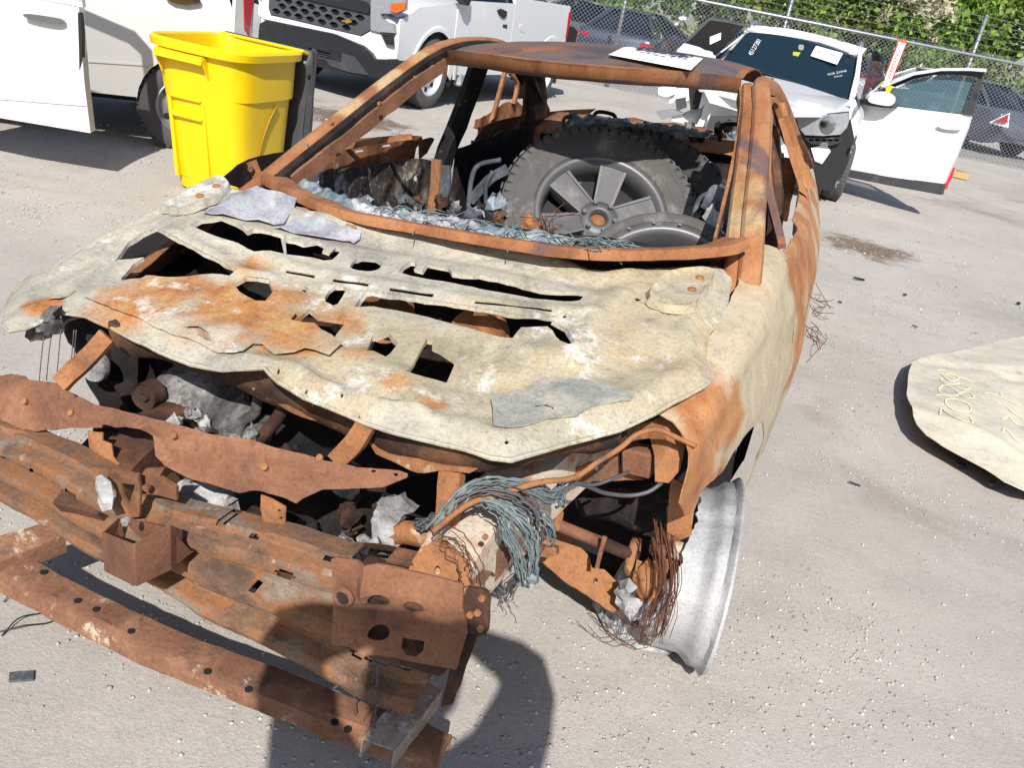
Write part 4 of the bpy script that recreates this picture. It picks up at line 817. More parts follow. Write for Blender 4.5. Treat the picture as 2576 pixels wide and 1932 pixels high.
# front wheel: bare rim with a broken inner edge
def rim():
    c = np.array([.895, .025, .085]); R = _rot(0, rad(4), rad(7)); pr = [(.0, .262), (.006, .268), (.014, .262), (.02, .250), (.045, .246), (.06, .232), (.075, .222), (.10, .221), (.13, .222), (.16, .226), (.20, .236)]
    hs = np.array([p[0] for p in pr]); rs = np.array([p[1] for p in pr]); rows = []
    for a in np.linspace(0, 2 * math.pi, 121):
        lim = .135 + .03 * math.sin(a * 2 + 1.0) + .016 * mnoise.fractal(Vector((math.cos(a) * 5, math.sin(a) * 5, 0)), .6, 2., 5); h = np.linspace(0, lim, 18); r = np.interp(h, hs, rs)
        rows.append([c + R @ np.array([-hh, rr * math.cos(a), rr * math.sin(a)]) for hh, rr in zip(h, r)])
    w = empty('front_wheel'); w.parent = CAR
    o = grid('rim', rows, M['rim'], w, True, .006); displace(o, .002, 20, 3, 1.); autosm(o, 40)
    V, F = lathevf([(.03, 0), (.12, -.01), (.125, .0), (.125, .015), (.03, .02)], 40, 'x', c + R @ np.array([-.12, 0, 0])); mk('brake_disc', V, F, M['rust_dark'], w, True)
rim()
# slag of melted alloy on the ground below
def gpx(L, z=0.0): return [tuple(w2c(onz(x, y, z))) for x, y in L]
def slag(name, px, h, amp, mat, seed):
    Wp = [tuple(onz(x, y, 0)[:2]) for x, y in px]
    def f(P):
        d = segdist(P, Wp); z = h * (1 - np.exp(-(d / .03) ** 2)); z = z + amp * np.abs(fbm(np.c_[P, 0 * P[:, :1]], 11, 6, seed)) * (d > .004); Q = np.c_[P, z + .02]; return np.array([w2c(q) for q in Q])
    return sheet(name, Wp, [], f, mat, CAR, .008, .01, 0.0)
slag('alloy_slag', [(1482, 1530), (1500, 1560), (1520, 1600), (1560, 1625), (1600, 1648), (1680, 1662), (1700, 1640), (1690, 1600), (1660, 1570), (1640, 1545), (1610, 1500), (1590, 1480), (1560, 1470), (1545, 1500), (1500, 1515)], .06, .16, M['slag'], 3.)
lump('melted_joint', [(1545, 1485), (1575, 1475), (1590, 1500), (1620, 1520), (1640, 1560), (1610, 1570), (1575, 1545), (1550, 1520)], yf(-.20), M['ash'], .03, .02, 26)
# ---- lower crossbar lying on the ground with its two end brackets
LB = [(-60, 1395), (20, 1425), (120, 1478), (250, 1545), (400, 1615), (540, 1672), (700, 1730), (850, 1790), (1000, 1845), (1120, 1890)]
P = spl([onz(x, y, .165) for x, y in LB], 70); P[:, 2] = .15
V, F = sweepvf(P, [(-.046, -.018), (-.048, .012), (-.040, .024), (.026, .028), (.040, .020), (.046, -.018), (.040, -.018), (.034, .012), (-.034, .016), (-.042, -.018)]); V = [w2c(v) for v in V]
LBO = mk('lower_crossbar', V, F, M['lowbar'], CAR, True); displace(LBO, .003, 12, 4, 2.); autosm(LBO, 35)
for q in ((110, 1438), (242, 1532), (330, 1587), (522, 1688), (625, 1733), (842, 1816), (875, 1834), (195, 1510)):
    c = onz(q[0], q[1], .180); V, F = lathevf([(.0001, 0.0), (.008, 0), (.0081, -.004)], 12, 'z', c); mk('bolt_hole', [w2c(v) for v in V], F, M['soot'], LBO)  # holes drawn as flat dark discs, depth shade in their colour
def wbox(name, pts, h, mat, amp=.002):
    """hollow bracket whose top corners are given in the photograph at height h"""
    T_ = [onz(x, y, z) for (x, y), z in zip(pts, h)]; n = len(T_); B_ = [t + [0, 0, -.055] for t in T_]; mb = MB()
    S_ = np.array([[np.array(T_[0]) * (1 - s) + np.array(T_[1]) * s for s in np.linspace(0, 1, 12)], [np.array(T_[3]) * (1 - s) + np.array(T_[2]) * s for s in np.linspace(0, 1, 12)]]); S_ = np.array([S_[0] * (1 - t) + S_[1] * t for t in np.linspace(0, 1, 12)])
    S_ = np.vstack([S_[:1] - [0, 0, .05], S_, S_[-1:] - [0, 0, .05]]); V = S_.reshape(-1, 3); k = 12; F = [(i * k + j, i * k + j + 1, (i + 1) * k + j + 1, (i + 1) * k + j) for i in range(13) for j in range(11)]
    V, F = thicken(V, F, .004); o = mk(name, [w2c(v) for v in V], F, mat, CAR, True); displace(o, amp, 18, 4, 1.); return autosm(o, 40)
wbox('crossbar_bracket', [(1046, 1703), (910, 1858), (995, 1888), (1112, 1738)], [.24, .21, .21, .24], M['greyrust'])
wbox('crossbar_bracket', [(130, 1310), (-40, 1360), (-10, 1420), (165, 1345)], [.24, .22, .20, .22], M['lowbar'])
TMAX[0] = 9.0
# ------------------------------------------------------------------ body sides, doors, tail of the burnt car
def bx_(y): return np.interp(y, [-.5, -.35, 0, .3, .6, 1, 1.4, 2, 2.6, 3.2, 4, 4.6], [.78, .81, .885, .928, .962, .995, 1.006, 1.0, .985, .965, .92, .82])
def zb_(y): return np.interp(y, [-.5, -.2, .3, .6, 1.5, 2.5, 3.3, 4.5], [.60, .69, .79, .84, .86, .89, .92, .90])
def side_f(sx, seed=1.0, amp=.018, creases=()):
    def f(P):
        y, v = P[:, 0], P[:, 1]; zb = zb_(y); z0 = zb - .06; r = .086; zz = np.minimum(v, z0)
        x = bx_(y) - .13 * np.clip((zz - .60) / .28, 0, 2) ** 2 - .05 * np.clip((.60 - zz) / .5, 0, 2) ** 2
        t = np.clip((v - z0) / .12, 0, 1) * rad(78); x = x - r * (1 - np.cos(t)); z = zz + r * np.sin(t); ex = np.clip(v - z0 - .12, 0, 9); x = x - ex * .95; z = z + ex * .15
        Q = np.c_[x, y, z]; d = amp * fbm(Q, 2.3, 3, seed) + .003 * fbm(Q, 9, 3, seed)
        for p, a, w in creases: d = d + .4 * a * np.exp(-(segdist(P, p, False) / w) ** 2)
        Q[:, 0] += d; Q[:, 0] *= sx; return Q
    return f
def ysheet(name, poly, holes, f, mat, sx, step=.03, thick=.004, jit=0.0):
    V, F = sheetvf(poly, holes, f, step, 0, jit)
    if sx > 0: F = [t[::-1] for t in F] if False else F
    V, F = thicken(V, F, -thick if sx < 0 else thick); o = mk(name, V, F, mat, CAR, True); return autosm(o, 40)
arc = lambda cy, cz, r, a0, a1, n=12: [(cy + r * math.cos(rad(a)), cz + r * math.sin(rad(a))) for a in np.linspace(a0, a1, n)]
tops = lambda y0, y1, e, n=8: [(y, float(zb_(y)) + e) for y in np.linspace(y0, y1, n)]
FCR = [([(-.30, .72), (-.1, .60), (.15, .52), (.45, .30)], .022, .05), ([(-.25, .58), (0, .66), (.3, .66), (.6, .60)], -.02, .06), ([(.05, .78), (.3, .70), (.6, .72)], .02, .05), ([(.35, .8), (.45, .55), (.5, .25)], -.012, .03)]
DCR = [([(.70, .78), (.95, .66), (1.3, .58), (1.7, .54)], -.022, .10), ([(.66, .50), (1.0, .42), (1.5, .36)], .016, .08), ([(.75, .84), (1.0, .80), (1.4, .80)], .02, .05), ([(.85, .3), (.95, .6), (1.0, .85)], .012, .04), ([(1.2, .2), (1.3, .6), (1.5, .85)], -.012, .05)]
ysheet('front_fender', [(.635, .12), (.635, .84 + .04)] + tops(.60, .34, .11, 5) + tops(.30, -.36, .10, 10) + [(-.40, .58), (-.42, .50), (-.36, .44), (-.29, .42), (-.27, .47)] + arc(.06, .12, .38, 118, 8, 12) + [(.45, .13)], [], side_f(1, 1., .005, FCR + DCR), M['fender'], 1, .024, .003, .0015)
ysheet('front_door', [(.64, .14)] + [(1.70, .14)] + [(1.70, .86)] + tops(1.66, 1.1, .05, 6) + tops(1.05, .66, .02, 5), [], side_f(1, 1., .005, FCR + DCR), M['fender'], 1, .028, .003, .0015)
ysheet('rear_door', [(1.73, .14), (2.45, .16), (2.52, .30), (2.62, .55), (2.66, .88)] + tops(2.6, 1.76, .05, 7), [], side_f(1, 1., .005, DCR), M['fender'], 1, .035, .003)
ysheet('rear_quarter', [(2.68, .90), (2.66, .60), (2.56, .35)] + arc(2.92, .12, .37, 140, 8, 12) + [(3.4, .2), (4.35, .25), (4.55, .45), (4.55, .80)] + tops(4.5, 2.75, .06, 10), [], side_f(1, 1., .005), M['fender'], 1, .04, .003)
ysheet('front_fender', [(.62, .12), (.62, .86)] + tops(.58, .30, .06, 4) + tops(.25, -.34, .09, 6) + [(-.36, .50)] + arc(.06, .12, .38, 118, 8, 10) + [(.45, .13)], [], side_f(-1, 1.5), M['rust'], -1, .03, .003)
ysheet('rear_quarter', [(2.68, .90), (2.66, .60), (2.56, .35)] + arc(2.92, .12, .37, 140, 8, 12) + [(3.4, .2), (4.35, .25), (4.55, .45), (4.55, .80)] + tops(4.5, 2.75, .06, 10), [], side_f(-1, 2.5), M['rust'], -1, .04, .003)
panel('rear_panel', [(-.80, 4.50, .72), (.80, 4.50, .74), (.78, 4.58, .30), (-.78, 4.58, .30)], M['rust'], .012)
panel('sill', [(.88, .62, .17), (.90, 2.5, .17), (.86, 2.5, .06), (.84, .62, .06)], M['char'], .004)
panel('sill', [(-.84, .62, .06), (-.86, 2.5, .06), (-.90, 2.5, .20), (-.88, .62, .20)], M['char'], .004)
# right-hand screen post: outer skin flap where the fender meets it
# right door window frames (seen edge-on)
def frame(path, sx, mat, w=.018, d=.014, n=26):
    P = spl(path, n); P[:, 0] *= sx; V, F = sweepvf(P, [(-w, -d), (-w, d), (w, d), (w, -d)], (1, 0, 0)); o = mk('door_frame', V, F, mat, CAR, True); displace(o, .003, 9, 3, 1.); autosm(o, 30)
frame([(.875, .64, .865), (.79, .86, 1.015), (.745, 1.2, 1.150), (.712, 1.46, 1.222), (.722, 1.80, 1.208), (.80, 1.82, 1.05), (.90, 1.78, .86)], 1, M['pillar'], .010, .012)
frame([(.915, 1.90, .88), (.815, 1.90, 1.06), (.738, 1.88, 1.20), (.765, 2.2, 1.112), (.825, 2.6, .968), (.88, 2.80, .90)], 1, M['pillar'], .011, .013)
frame([(.90, 2.42, .91), (.815, 2.36, 1.05)], 1, M['rust_dark'], .010, .010)
# left side doors, only their rusty skeletons left
dx = -.86
def xpx(L, x): return [tuple(cun(a, b, 'x', x)[[1, 2]]) for a, b in L]
def xsheet(name, px, holes, x, mat, bump=.006, thick=.005, step=.025, jit=.001, lean=0.0, seed=1.0, sc=9, bulge=0.0):
    o = xpx(px, x)
    def f(P):
        Q = np.c_[np.full(len(P), x) + lean * (P[:, 1] - .8), P]; Q[:, 0] += bump * fbm(Q, sc, 4, seed) + bulge * (1 - np.exp(-(segdist(P, o) / .03) ** 2)); return Q
    return sheet(name, o, [xpx(h, x) for h in holes], f, mat, CAR, step, thick, jit)
xsheet('door_shell', [(800, 432), (812, 405), (823, 393), (845, 365), (858, 352), (940, 345), (1029, 337), (1040, 341), (1060, 342), (1064, 352), (1050, 372), (1040, 400), (1000, 415), (930, 425), (858, 432)], [[(895, 378), (915, 375), (915, 381), (895, 384)], [(962, 366), (982, 362), (982, 368), (962, 371)], circ(835, 404, 4, 6), circ(845, 393, 4, 6)], -.86, M['rust'], .008)
xsheet('door_shell', [(1060, 352), (1085, 345), (1095, 350), (1075, 385), (1055, 400)], [], -.84, M['rust'], .008)
strap('door_strip', [(850, 372), (930, 357), (1036, 343)], lambda x, z: 1.15, .012, .005, M['rust'])
xsheet('kick_panel', [(800, 440), (830, 425), (900, 420), (960, 410), (1010, 402), (1060, 398), (1092, 405), (1096, 450), (1090, 545), (1000, 560), (900, 540), (840, 520), (800, 490)], [circ(1046, 448, 6, 8, 8), rnd([(975, 502), (1035, 497), (1040, 525), (985, 530)], 1)], -.74, M['kick'], .012, .006, .022)
# rear side door of the far side
xsheet('rear_door_shell', [(1180, 395), (1190, 330), (1197, 300), (1225, 290), (1262, 262), (1283, 255), (1293, 262), (1300, 250), (1318, 272), (1322, 330), (1310, 350), (1270, 390), (1230, 400)], [circ(1252, 310, 6, 8), circ(1285, 330, 4, 6), [(1185, 320), (1200, 325), (1200, 355), (1186, 352)]], -.90, M['rust'], .012)
for q in ([(1271, 178), (1245, 275), (1215, 375)], [(1281, 178), (1301, 208), (1293, 262)]):
    P = spl([cun(a, b, 'x', -.88) for a, b in q], 10); V, F = sweepvf(P, [(-.014, -.01), (-.014, .01), (.014, .01), (.014, -.01)], (1, 0, 0)); mk('door_frame', V, F, M['rust'], CAR)
# dark corner behind the hood hinge
xsheet('fender_end', [(560, 447), (600, 415), (630, 400), (660, 392), (725, 380), (715, 420), (690, 445), (655, 475), (610, 475), (575, 462)], [], -.84, M['char'], .006)
strap('hinge', [(632, 405), (640, 425), (650, 450), (655, 470)], yf(.45), .018, .006, M['rust']); bolt(cun(633, 424, 'y', .43), .016, 'rust', CAR, 10)
fsheet('ash_flake', [(752, 358), (775, 362), (770, 385), (752, 382)], [], yf(.62), M['glassash'], CAR, .008)
# ---- cabin
panel('floor', [(-.80, .45, .10), (.80, .45, .10), (.82, 3.0, .12), (-.82, 3.0, .12)], M['soot'], .03, 24)
panel('tunnel', [(-.14, .5, .30), (.14, .5, .30), (.14, 2.6, .24), (-.14, 2.6, .24)], M['char'], .03)
panel('seat_bulkhead', [(-.66, 3.12, .88), (.66, 3.12, .90), (.64, 2.95, .20), (-.64, 2.95, .20)], M['char'], .02)
for sx in (-1, 1): panel('inner_side', [(sx * .74, 2.0, .85), (sx * .72, 3.2, .90), (sx * .74, 3.2, .15), (sx * .76, 2.0, .15)], M['char'], .03)
S_ = [[(x, y, z + .012 * mnoise.noise(Vector((x * 8, y * 8, 1)))) for x in np.linspace(-.66, .66, 40)] for y, z in ((3.02, .86), (3.08, .905), (3.15, .925), (3.3, .935), (3.42, .95), (3.5, .955), (3.52, .92))]
o = grid('parcel_shelf', S_, M['rust'], CAR, True, .004); displace(o, .006, 12, 4, 1.)
panel('trunk_floor', [(-.7, 3.5, .40), (.7, 3.5, .40), (.7, 4.5, .40), (-.7, 4.5, .40)], M['char'], .02)
for px_, ys in (([(1492, 326), (1494, 292), (1505, 281), (1535, 285), (1548, 295), (1550, 332)], 2.98), ([(1810, 355), (1813, 322), (1822, 312), (1860, 313), (1900, 322), (1902, 360)], 2.98), ([(1655, 370), (1657, 343), (1668, 333), (1688, 338), (1695, 355)], 2.9)):
    tube('headrest_hoop', spl([cun(a, b, 'y', ys) for a, b in px_], 22), .011, M['char'], CAR)
tube('seat_tube', spl([cun(a, b, 'y', 2.3) for a, b in ((1706, 420), (1708, 385), (1725, 372), (1750, 378), (1760, 400), (1752, 425), (1765, 450), (1785, 470))], 26), .013, M['bluegrey'], CAR)
def shard(px_, Y, mat, amp=.02, n=1): lump('glass_debris', px_, yf(Y, 0, -.6), mat, .012, amp, 24, .014)
shard([(1420, 315), (1440, 285), (1462, 300), (1490, 296), (1560, 305), (1640, 318), (1700, 325), (1790, 335), (1780, 345), (1700, 342), (1620, 332), (1540, 325), (1470, 330), (1440, 328)], 3.06, M['glassash'])
lump('seat_bracket', [(1762, 520), (1785, 472), (1800, 463), (1835, 478), (1842, 500), (1838, 560), (1825, 590), (1800, 560), (1790, 528)], yf(.95), M['bluegrey'], .02, .01, 10)
lump('seat_bracket', [(1765, 545), (1790, 512), (1800, 530), (1820, 545), (1815, 590), (1790, 580)], yf(.85), M['ash'], .015, .01, 12)
strap('seat_rail', [(1185, 505), (1215, 470), (1240, 445), (1275, 425)], yf(1.42), .022, .012, M['bluegrey'])
lump('seat_rail_end', [(1310, 545), (1330, 535), (1352, 552), (1360, 580), (1330, 585), (1312, 570)], yf(.62), M['rust'], .02, .01, 15)
strap('pillar_trim', [(1098, 400), (1095, 470), (1085, 540)], yf(1.45), .022, .008, M['rust']); strap('pillar_trim', [(1118, 415), (1118, 470), (1105, 540)], yf(1.46), .028, .008, M['bluegrey'])
for px_, Y, r in (([(1178, 525), (1186, 450), (1205, 415), (1260, 402)], 1.55, .011), ([(1225, 540), (1222, 470), (1240, 430)], 1.4, .010), ([(1700, 470), (1705, 420), (1740, 405), (1800, 420), (1812, 470)], 2.2, .012), ([(1420, 340), (1418, 300), (1440, 290)], 2.6, .010), ([(1330, 420), (1360, 372), (1420, 352)], 2.3, .010), ([(1740, 560), (1760, 500), (1800, 480)], 1.1, .009)):
    tube('seat_frame_tube', spl([cun(a_, b_, 'y', Y) for a_, b_ in px_], 18), r, M['bluegrey'], CAR)
for k in range(60):                                 # charred crumbs on the floor and shelf
    if k < 34: c = cun(rng.uniform(880, 1260), rng.uniform(505, 560), 'y', rng.uniform(.7, 1.2)); r = rng.uniform(.012, .04)
    else: c = cun(rng.uniform(1400, 1860), rng.uniform(318, 348), 'y', rng.uniform(3.0, 3.3)); r = rng.uniform(.010, .035)
    V, F = lathevf([(.001, r), (r * .8, r * .55), (r, 0), (r * .7, -r * .7), (.001, -r)], 7, 'z', c); mk('charred_lump', np.array(V) + rng.normal(0, r * .25, (len(V), 3)), F, M[('char', 'ashdark', 'rust_dark', 'bluegrey', 'glassash', 'char')[k % 6]], CAR)
# debris of glass, plastic and wire along the screen base
i0 = CW
def along(a, b, dy, dz): s = CW[int(a * 59):int(b * 59) + 1]; return s + [0, dy, dz]
for (a, b, w, seed, mat) in ((.10, .34, .06, 1., 'glassash'), (.36, .72, .07, 2., 'glassash'), (.30, .55, .05, 3., 'ashsheet')):
    A_ = along(a, b, .03, .005); n = len(A_); R_ = [A_ + [0, w * t, .022 * math.sin(t * 3.1)] for t in np.linspace(0, 1, 9)]; R_ = np.array([resample(r, 70) for r in R_]); o = grid('screen_debris', R_, M[mat], CAR, True, .01); displace(o, .014, 34, 5, seed)
mb = MB()
for k in range(130):
    t0 = rng.uniform(.34, .78); i = int(t0 * 59); p = CW[i] + [0, rng.uniform(.01, .10), rng.uniform(.0, .025)]; L = rng.uniform(.03, .12); a = rng.normal(0, .5); mb.tube(spl([p, p + [L * .5, rng.normal(0, .02), rng.uniform(0, .02)], p + [L, L * a, rng.normal(0, .01)]], 7), .0016, 4)
o = mb.build('burnt_strands', M['wire'], CAR, True); o['kind'] = 'stuff'
mb = MB()
for k in range(26):
    p = cun(1375 + rng.normal(0, 14), 590 + rng.normal(0, 4), 'y', .42); mb.tube(spl([p, p + rng.normal(0, .02, 3) + [0, 0, .03], p + rng.normal(0, .03, 3) + [0, 0, .03]], 7), .0012, 4)
o = mb.build('rusty_strands', M['wirerust'], CAR, True); o['kind'] = 'stuff'
# loose cord sticking out under the far side
mb = MB()
for k in range(30):
    a, b = (2045, 770) if k % 2 else (2030, 850); p = cun(a + rng.normal(0, 8), b + rng.normal(0, 25), 'y', 1.0); q = cun(a + 12 + 42 * rng.random(), b + rng.normal(6, 16), 'y', 1.0); m = (p + q) / 2 + rng.normal(0, .012, 3); mb.tube(spl([p, m, q], 6), .0011, 4)
o = mb.build('tyre_cord', M['wirerust'], CAR, True); o['kind'] = 'stuff'
# ------------------------------------------------------------------ loose wheels inside the burnt car, paper on its roof
M['rubber'] = plain('tyre_rubber', S(64, 62, 62), .85, 0, .2, sc=14, bst=.4, dirt=(S(150, 146, 140), .75))
M['rubber2'] = plain('tyre_rubber_dusty', S(96, 94, 92), .9, 0, .2, sc=10, bst=.4, dirt=(S(170, 166, 158), .8))
M['alloy'] = plain('polished_alloy', S(128, 128, 132), .45, .35, .15, sc=9, dirt=(S(140, 136, 130), .7), spec=.4)
M['alloy_dark'] = plain('painted_alloy', S(104, 104, 108), .5, .3, .15, sc=8, dirt=(S(160, 156, 150), .7))
M['white_rim'] = plain('white_steel_rim', S(225, 226, 228), .4, .3, .06)
M['black'] = plain('matt_black', S(16, 16, 17), .6, 0, .3)
def basis(n, up=(0, 0, 1)):
    n = np.array(n, float); n /= np.linalg.norm(n); u = np.cross(up, n); u /= np.linalg.norm(u); v = np.cross(n, u); return np.stack([u, v, n], 1)
def tyre_mesh(R, rin, w, nblk=58, tread=True):
    """revolved about z (face towards +z); returns carcass and tread blocks"""
    h = w / 2
    pr = [(rin, h * .80), (rin + .012, h * .95), (rin + (R - rin) * .35, h * 1.02), (rin + (R - rin) * .7, h * .98), (R - .022, h * .90), (R - .008, h * .80), (R - .006, 0), (R - .008, -h * .80), (R - .022, -h * .9), (rin + (R - rin) * .5, -h), (rin, -h * .8)]
    V, F = lathevf(pr, 72, 'z'); mb = MB()
    if tread:
        for k in range(nblk):
            a = 2 * math.pi * k / nblk
            for (zz, dz, da, rr) in ((h * .62, h * .42, .05, R), (h * .2, h * .32, .045, R + .002), (-h * .2, h * .32, .045, R + .002), (-h * .62, h * .42, .05, R), (h * .93, h * .12, .04, R - .03)):
                o = (.5 if abs(zz) < h * .5 else 0) * 2 * math.pi / nblk + .12 * zz / h; c = np.array([rr * math.cos(a + o), rr * math.sin(a + o), zz]); r_ = np.array([[math.cos(a + o), -math.sin(a + o), 0], [math.sin(a + o), math.cos(a + o), 0], [0, 0, 1]])
                mb.box(c, (.008 if rr > R - .02 else .03, 2 * math.pi * R / nblk * .66, dz), r_, .002)
    return V, F, mb
def xf(V, c, B): return np.asarray(V, float) @ B.T + np.array(c, float)
def W2(c): return c2w(c)
def spoke_wheel(name, c, n, R, w, label, nsp=6, spin=0.0, withrim=True, rub='rubber2'):
    c = c2w(c); n = CM @ np.array(n, float); B = basis(n); a = spin; B = B @ np.array([[math.cos(a), -math.sin(a), 0], [math.sin(a), math.cos(a), 0], [0, 0, 1]])
    root = empty(name, mat=Matrix([list(B[i]) + [c[i]] for i in range(3)] + [[0, 0, 0, 1]])); tag(root, label, 'tyre')
    rin = R * .64; V, F, mb = tyre_mesh(R, rin, w); t = mk('tyre', V, F, M[rub], root, True); autosm(t, 40); mb.build('tread', M[rub], t); h = w / 2
    for r_ in (rin + (R - rin) * .30, rin + (R - rin) * .62): mk('sidewall_ring', *lathevf([(r_ - .004, h * 1.0), (r_, h * 1.035), (r_ + .004, h * 1.0)], 72, 'z'), M[rub], t, True)
    if not withrim: return root
    mk('rim_barrel', *lathevf([(rin + .004, h * .86), (rin - .004, h * .92), (rin - .018, h * .84), (rin - .03, h * .5), (rin - .035, -h * .8), (rin, -h * .85)], 64, 'z'), M['alloy'], root, True)
    face = MB(); dark = MB(); zf = h * .62
    for k in range(nsp):
        a = 2 * math.pi * k / nsp; ca, sa = math.cos(a), math.sin(a)
        def q(r, t, z): return (r * ca - t * sa, r * sa + t * ca, z)
        for (hw0, hw1, z0, z1, r0, r1, mbx, dep) in ((.030, .044, zf * .80, zf * 1.02, .055, rin - .012, dark, .05), (.034, .052, zf * .62, zf * .9, .055, rin - .014, face, .06)):
            V = [q(r0, -hw0, z0), q(r0, hw0, z0), q(r1, hw1, z1), q(r1, -hw1, z1), q(r0, -hw0, z0 - dep), q(r0, hw0, z0 - dep), q(r1, hw1, z1 - dep), q(r1, -hw1, z1 - dep)]
            mbx.add(V, [(0, 1, 2, 3), (7, 6, 5, 4), (0, 4, 5, 1), (1, 5, 6, 2), (2, 6, 7, 3), (3, 7, 4, 0)])
        for s in (-1, 1):
            V = [q(.06, s * .032, zf * .84), q(.06, s * .040, zf * .84), q(rin - .012, s * .060, zf * 1.06), q(rin - .012, s * .046, zf * 1.06), q(.06, s * .032, zf * .5), q(.06, s * .040, zf * .5), q(rin - .012, s * .060, zf * .6), q(rin - .012, s * .046, zf * .6)]
            face.add(V, [(0, 1, 2, 3), (7, 6, 5, 4), (0, 4, 5, 1), (1, 5, 6, 2), (2, 6, 7, 3), (3, 7, 4, 0)])
    o = face.build('spokes', M['alloy'], root); dark.build('spoke_inlay', M['alloy_dark'], o)
    mk('hub', *lathevf([(.034, zf * .55), (.036, zf * .92), (.046, zf * .98), (.082, zf * .84), (.095, zf * .6), (.095, 0)], 40, 'z'), M['alloy_dark'], root, True)
    mk('hub_bore', *lathevf([(.0001, zf * .45), (.036, zf * .5), (.036, zf * .9)], 24, 'z'), M['rust'], root, True)
    for k in range(nsp):
        a = 2 * math.pi * (k + .5) / nsp; V, F = tubevf([(.066 * math.cos(a), .066 * math.sin(a), zf * .8), (.066 * math.cos(a), .066 * math.sin(a), zf * .8 + .03)], [.013, .010], 6); mk('lug_nut', V, F, M['alloy'], root)
    mk('brake_void', *lathevf([(.0001, -h * .3), (rin - .03, -h * .3)], 40, 'z'), M['black'], root)
    return root
spoke_wheel('loose_tyre', (.085, 1.60, .655), (.32, -.74, .69), .425, .25, 'large dusty tyre on six-spoke silver alloy wheel dumped inside the burnt car', spin=rad(82))
spoke_wheel('loose_tyre', (.20, 1.84, .62), (.30, -.80, .6), .44, .25, 'black tyre standing behind the six-spoke wheel inside the burnt car', withrim=False, rub='rubber')
def small_tyre():
    c = c2w((.53, .72, .585)); n = CM @ np.array((.22, -.80, .60)); B = basis(n); root = empty('loose_tyre', mat=Matrix([list(B[i]) + [c[i]] for i in range(3)] + [[0, 0, 0, 1]]))
    tag(root, 'smaller grey tyre with narrow silver rim edge leaning just behind the windscreen base', 'tyre'); R, w, rin = .318, .19, .258; h = w / 2
    V, F, mb = tyre_mesh(R, rin, w, 60, False); t = mk('tyre', V, F, M['rubber2'], root, True); autosm(t, 40)
    for r_ in (.275, .290, .303): mk('sidewall_ring', *lathevf([(r_ - .003, h * .99), (r_, h * 1.04), (r_ + .003, h * .99)], 72, 'z'), M['rubber2'], t, True)
    mk('rim', *lathevf([(rin + .006, h * .86), (rin + .002, h * .96), (rin - .010, h * .92), (rin - .022, h * .8), (rin - .03, -h * .6)], 64, 'z'), M['alloy'], root, True); mk('brake_void', *lathevf([(.0001, -h * .5), (rin - .02, -h * .5)], 40, 'z'), M['black'], root)
    mb = MB()
    for k in range(20): a = 2 * math.pi * k / 20; mb.add(*boxvf((.268 * math.cos(a), .268 * math.sin(a), h * .99), (.014, .008, .006), None, .002))
    mb.build('balance_studs', M['alloy'], t)
small_tyre()
# ---- lettering helper (flat print, real thin mesh)
def text_mesh(name, body, size, mat, parent, mtx, extrude=.0004, shear=0.0, bold=0.0):
    cu = bpy.data.curves.new(name, 'FONT'); cu.body = body; cu.size = size; cu.align_x = 'CENTER'; cu.align_y = 'CENTER'; cu.extrude = extrude; cu.shear = shear; cu.offset = bold; cu.resolution_u = 3
    ob = bpy.data.objects.new(name, cu); COL.objects.link(ob); dg = bpy.context.evaluated_depsgraph_get(); me = bpy.data.meshes.new_from_object(ob.evaluated_get(dg)); bpy.data.objects.remove(ob); bpy.data.curves.remove(cu)
    me.transform(Matrix(mtx)); me.name = name; return link(name, me, mat, parent)
def mtx4(B, c): return [list(np.asarray(B)[i]) + [float(c[i])] for i in range(3)] + [[0, 0, 0, 1]]
M['paper'] = plain('white_paper', S(250, 250, 250, .86), .8, 0, .03)
M['ink'] = plain('dark_ink', S(52, 52, 58), .7, 0, .2)
M['ink_faint'] = plain('faint_ink', S(170, 150, 170), .7, 0, .1)
def roof_paper():
    rz = lambda q: q[2] - float(roof_z(np.array(q[1]), q[0])) - .004
    Q = [cunf(x, y, rz, 1.0, 4.3) for x, y in ((1530, 143), (1571, 122), (1768, 153), (1737, 182))]
    S_ = [[(Q[0] * (1 - s) + Q[3] * s) * (1 - t) + (Q[1] * (1 - s) + Q[2] * s) * t + [0, 0, .010 + .003 * math.sin(s * 9) * t] for s in np.linspace(0, 1, 16)] for t in np.linspace(0, 1, 10)]
    c = c2w(np.array(S_)[5, 8]); root = empty('paper_sign', loc=c); tag(root, 'white paper sheet with printed lot number lying on the burnt roof', 'paper')
    W_ = [[c2w(p) - c for p in r] for r in S_]; grid('sheet', W_, M['paper'], root, True, .001)
    A_ = np.array(W_); eu = A_[7, 15] - A_[7, 0]; L = np.linalg.norm(eu); eu /= L; ev = A_[9, 8] - A_[0, 8]; ev -= eu * (ev @ eu); H_ = np.linalg.norm(ev); ev /= H_; n = np.cross(eu, ev); ctr = A_[7, 8] + n * .012
    B = np.stack([eu * (L * .78 / .60), ev * (H_ * .42 / .10), n], 1); text_mesh('lot_number', '45022442', .135, M['ink'], root, mtx4(B, ctr), .0006, bold=.001)
    return root
roof_paper()
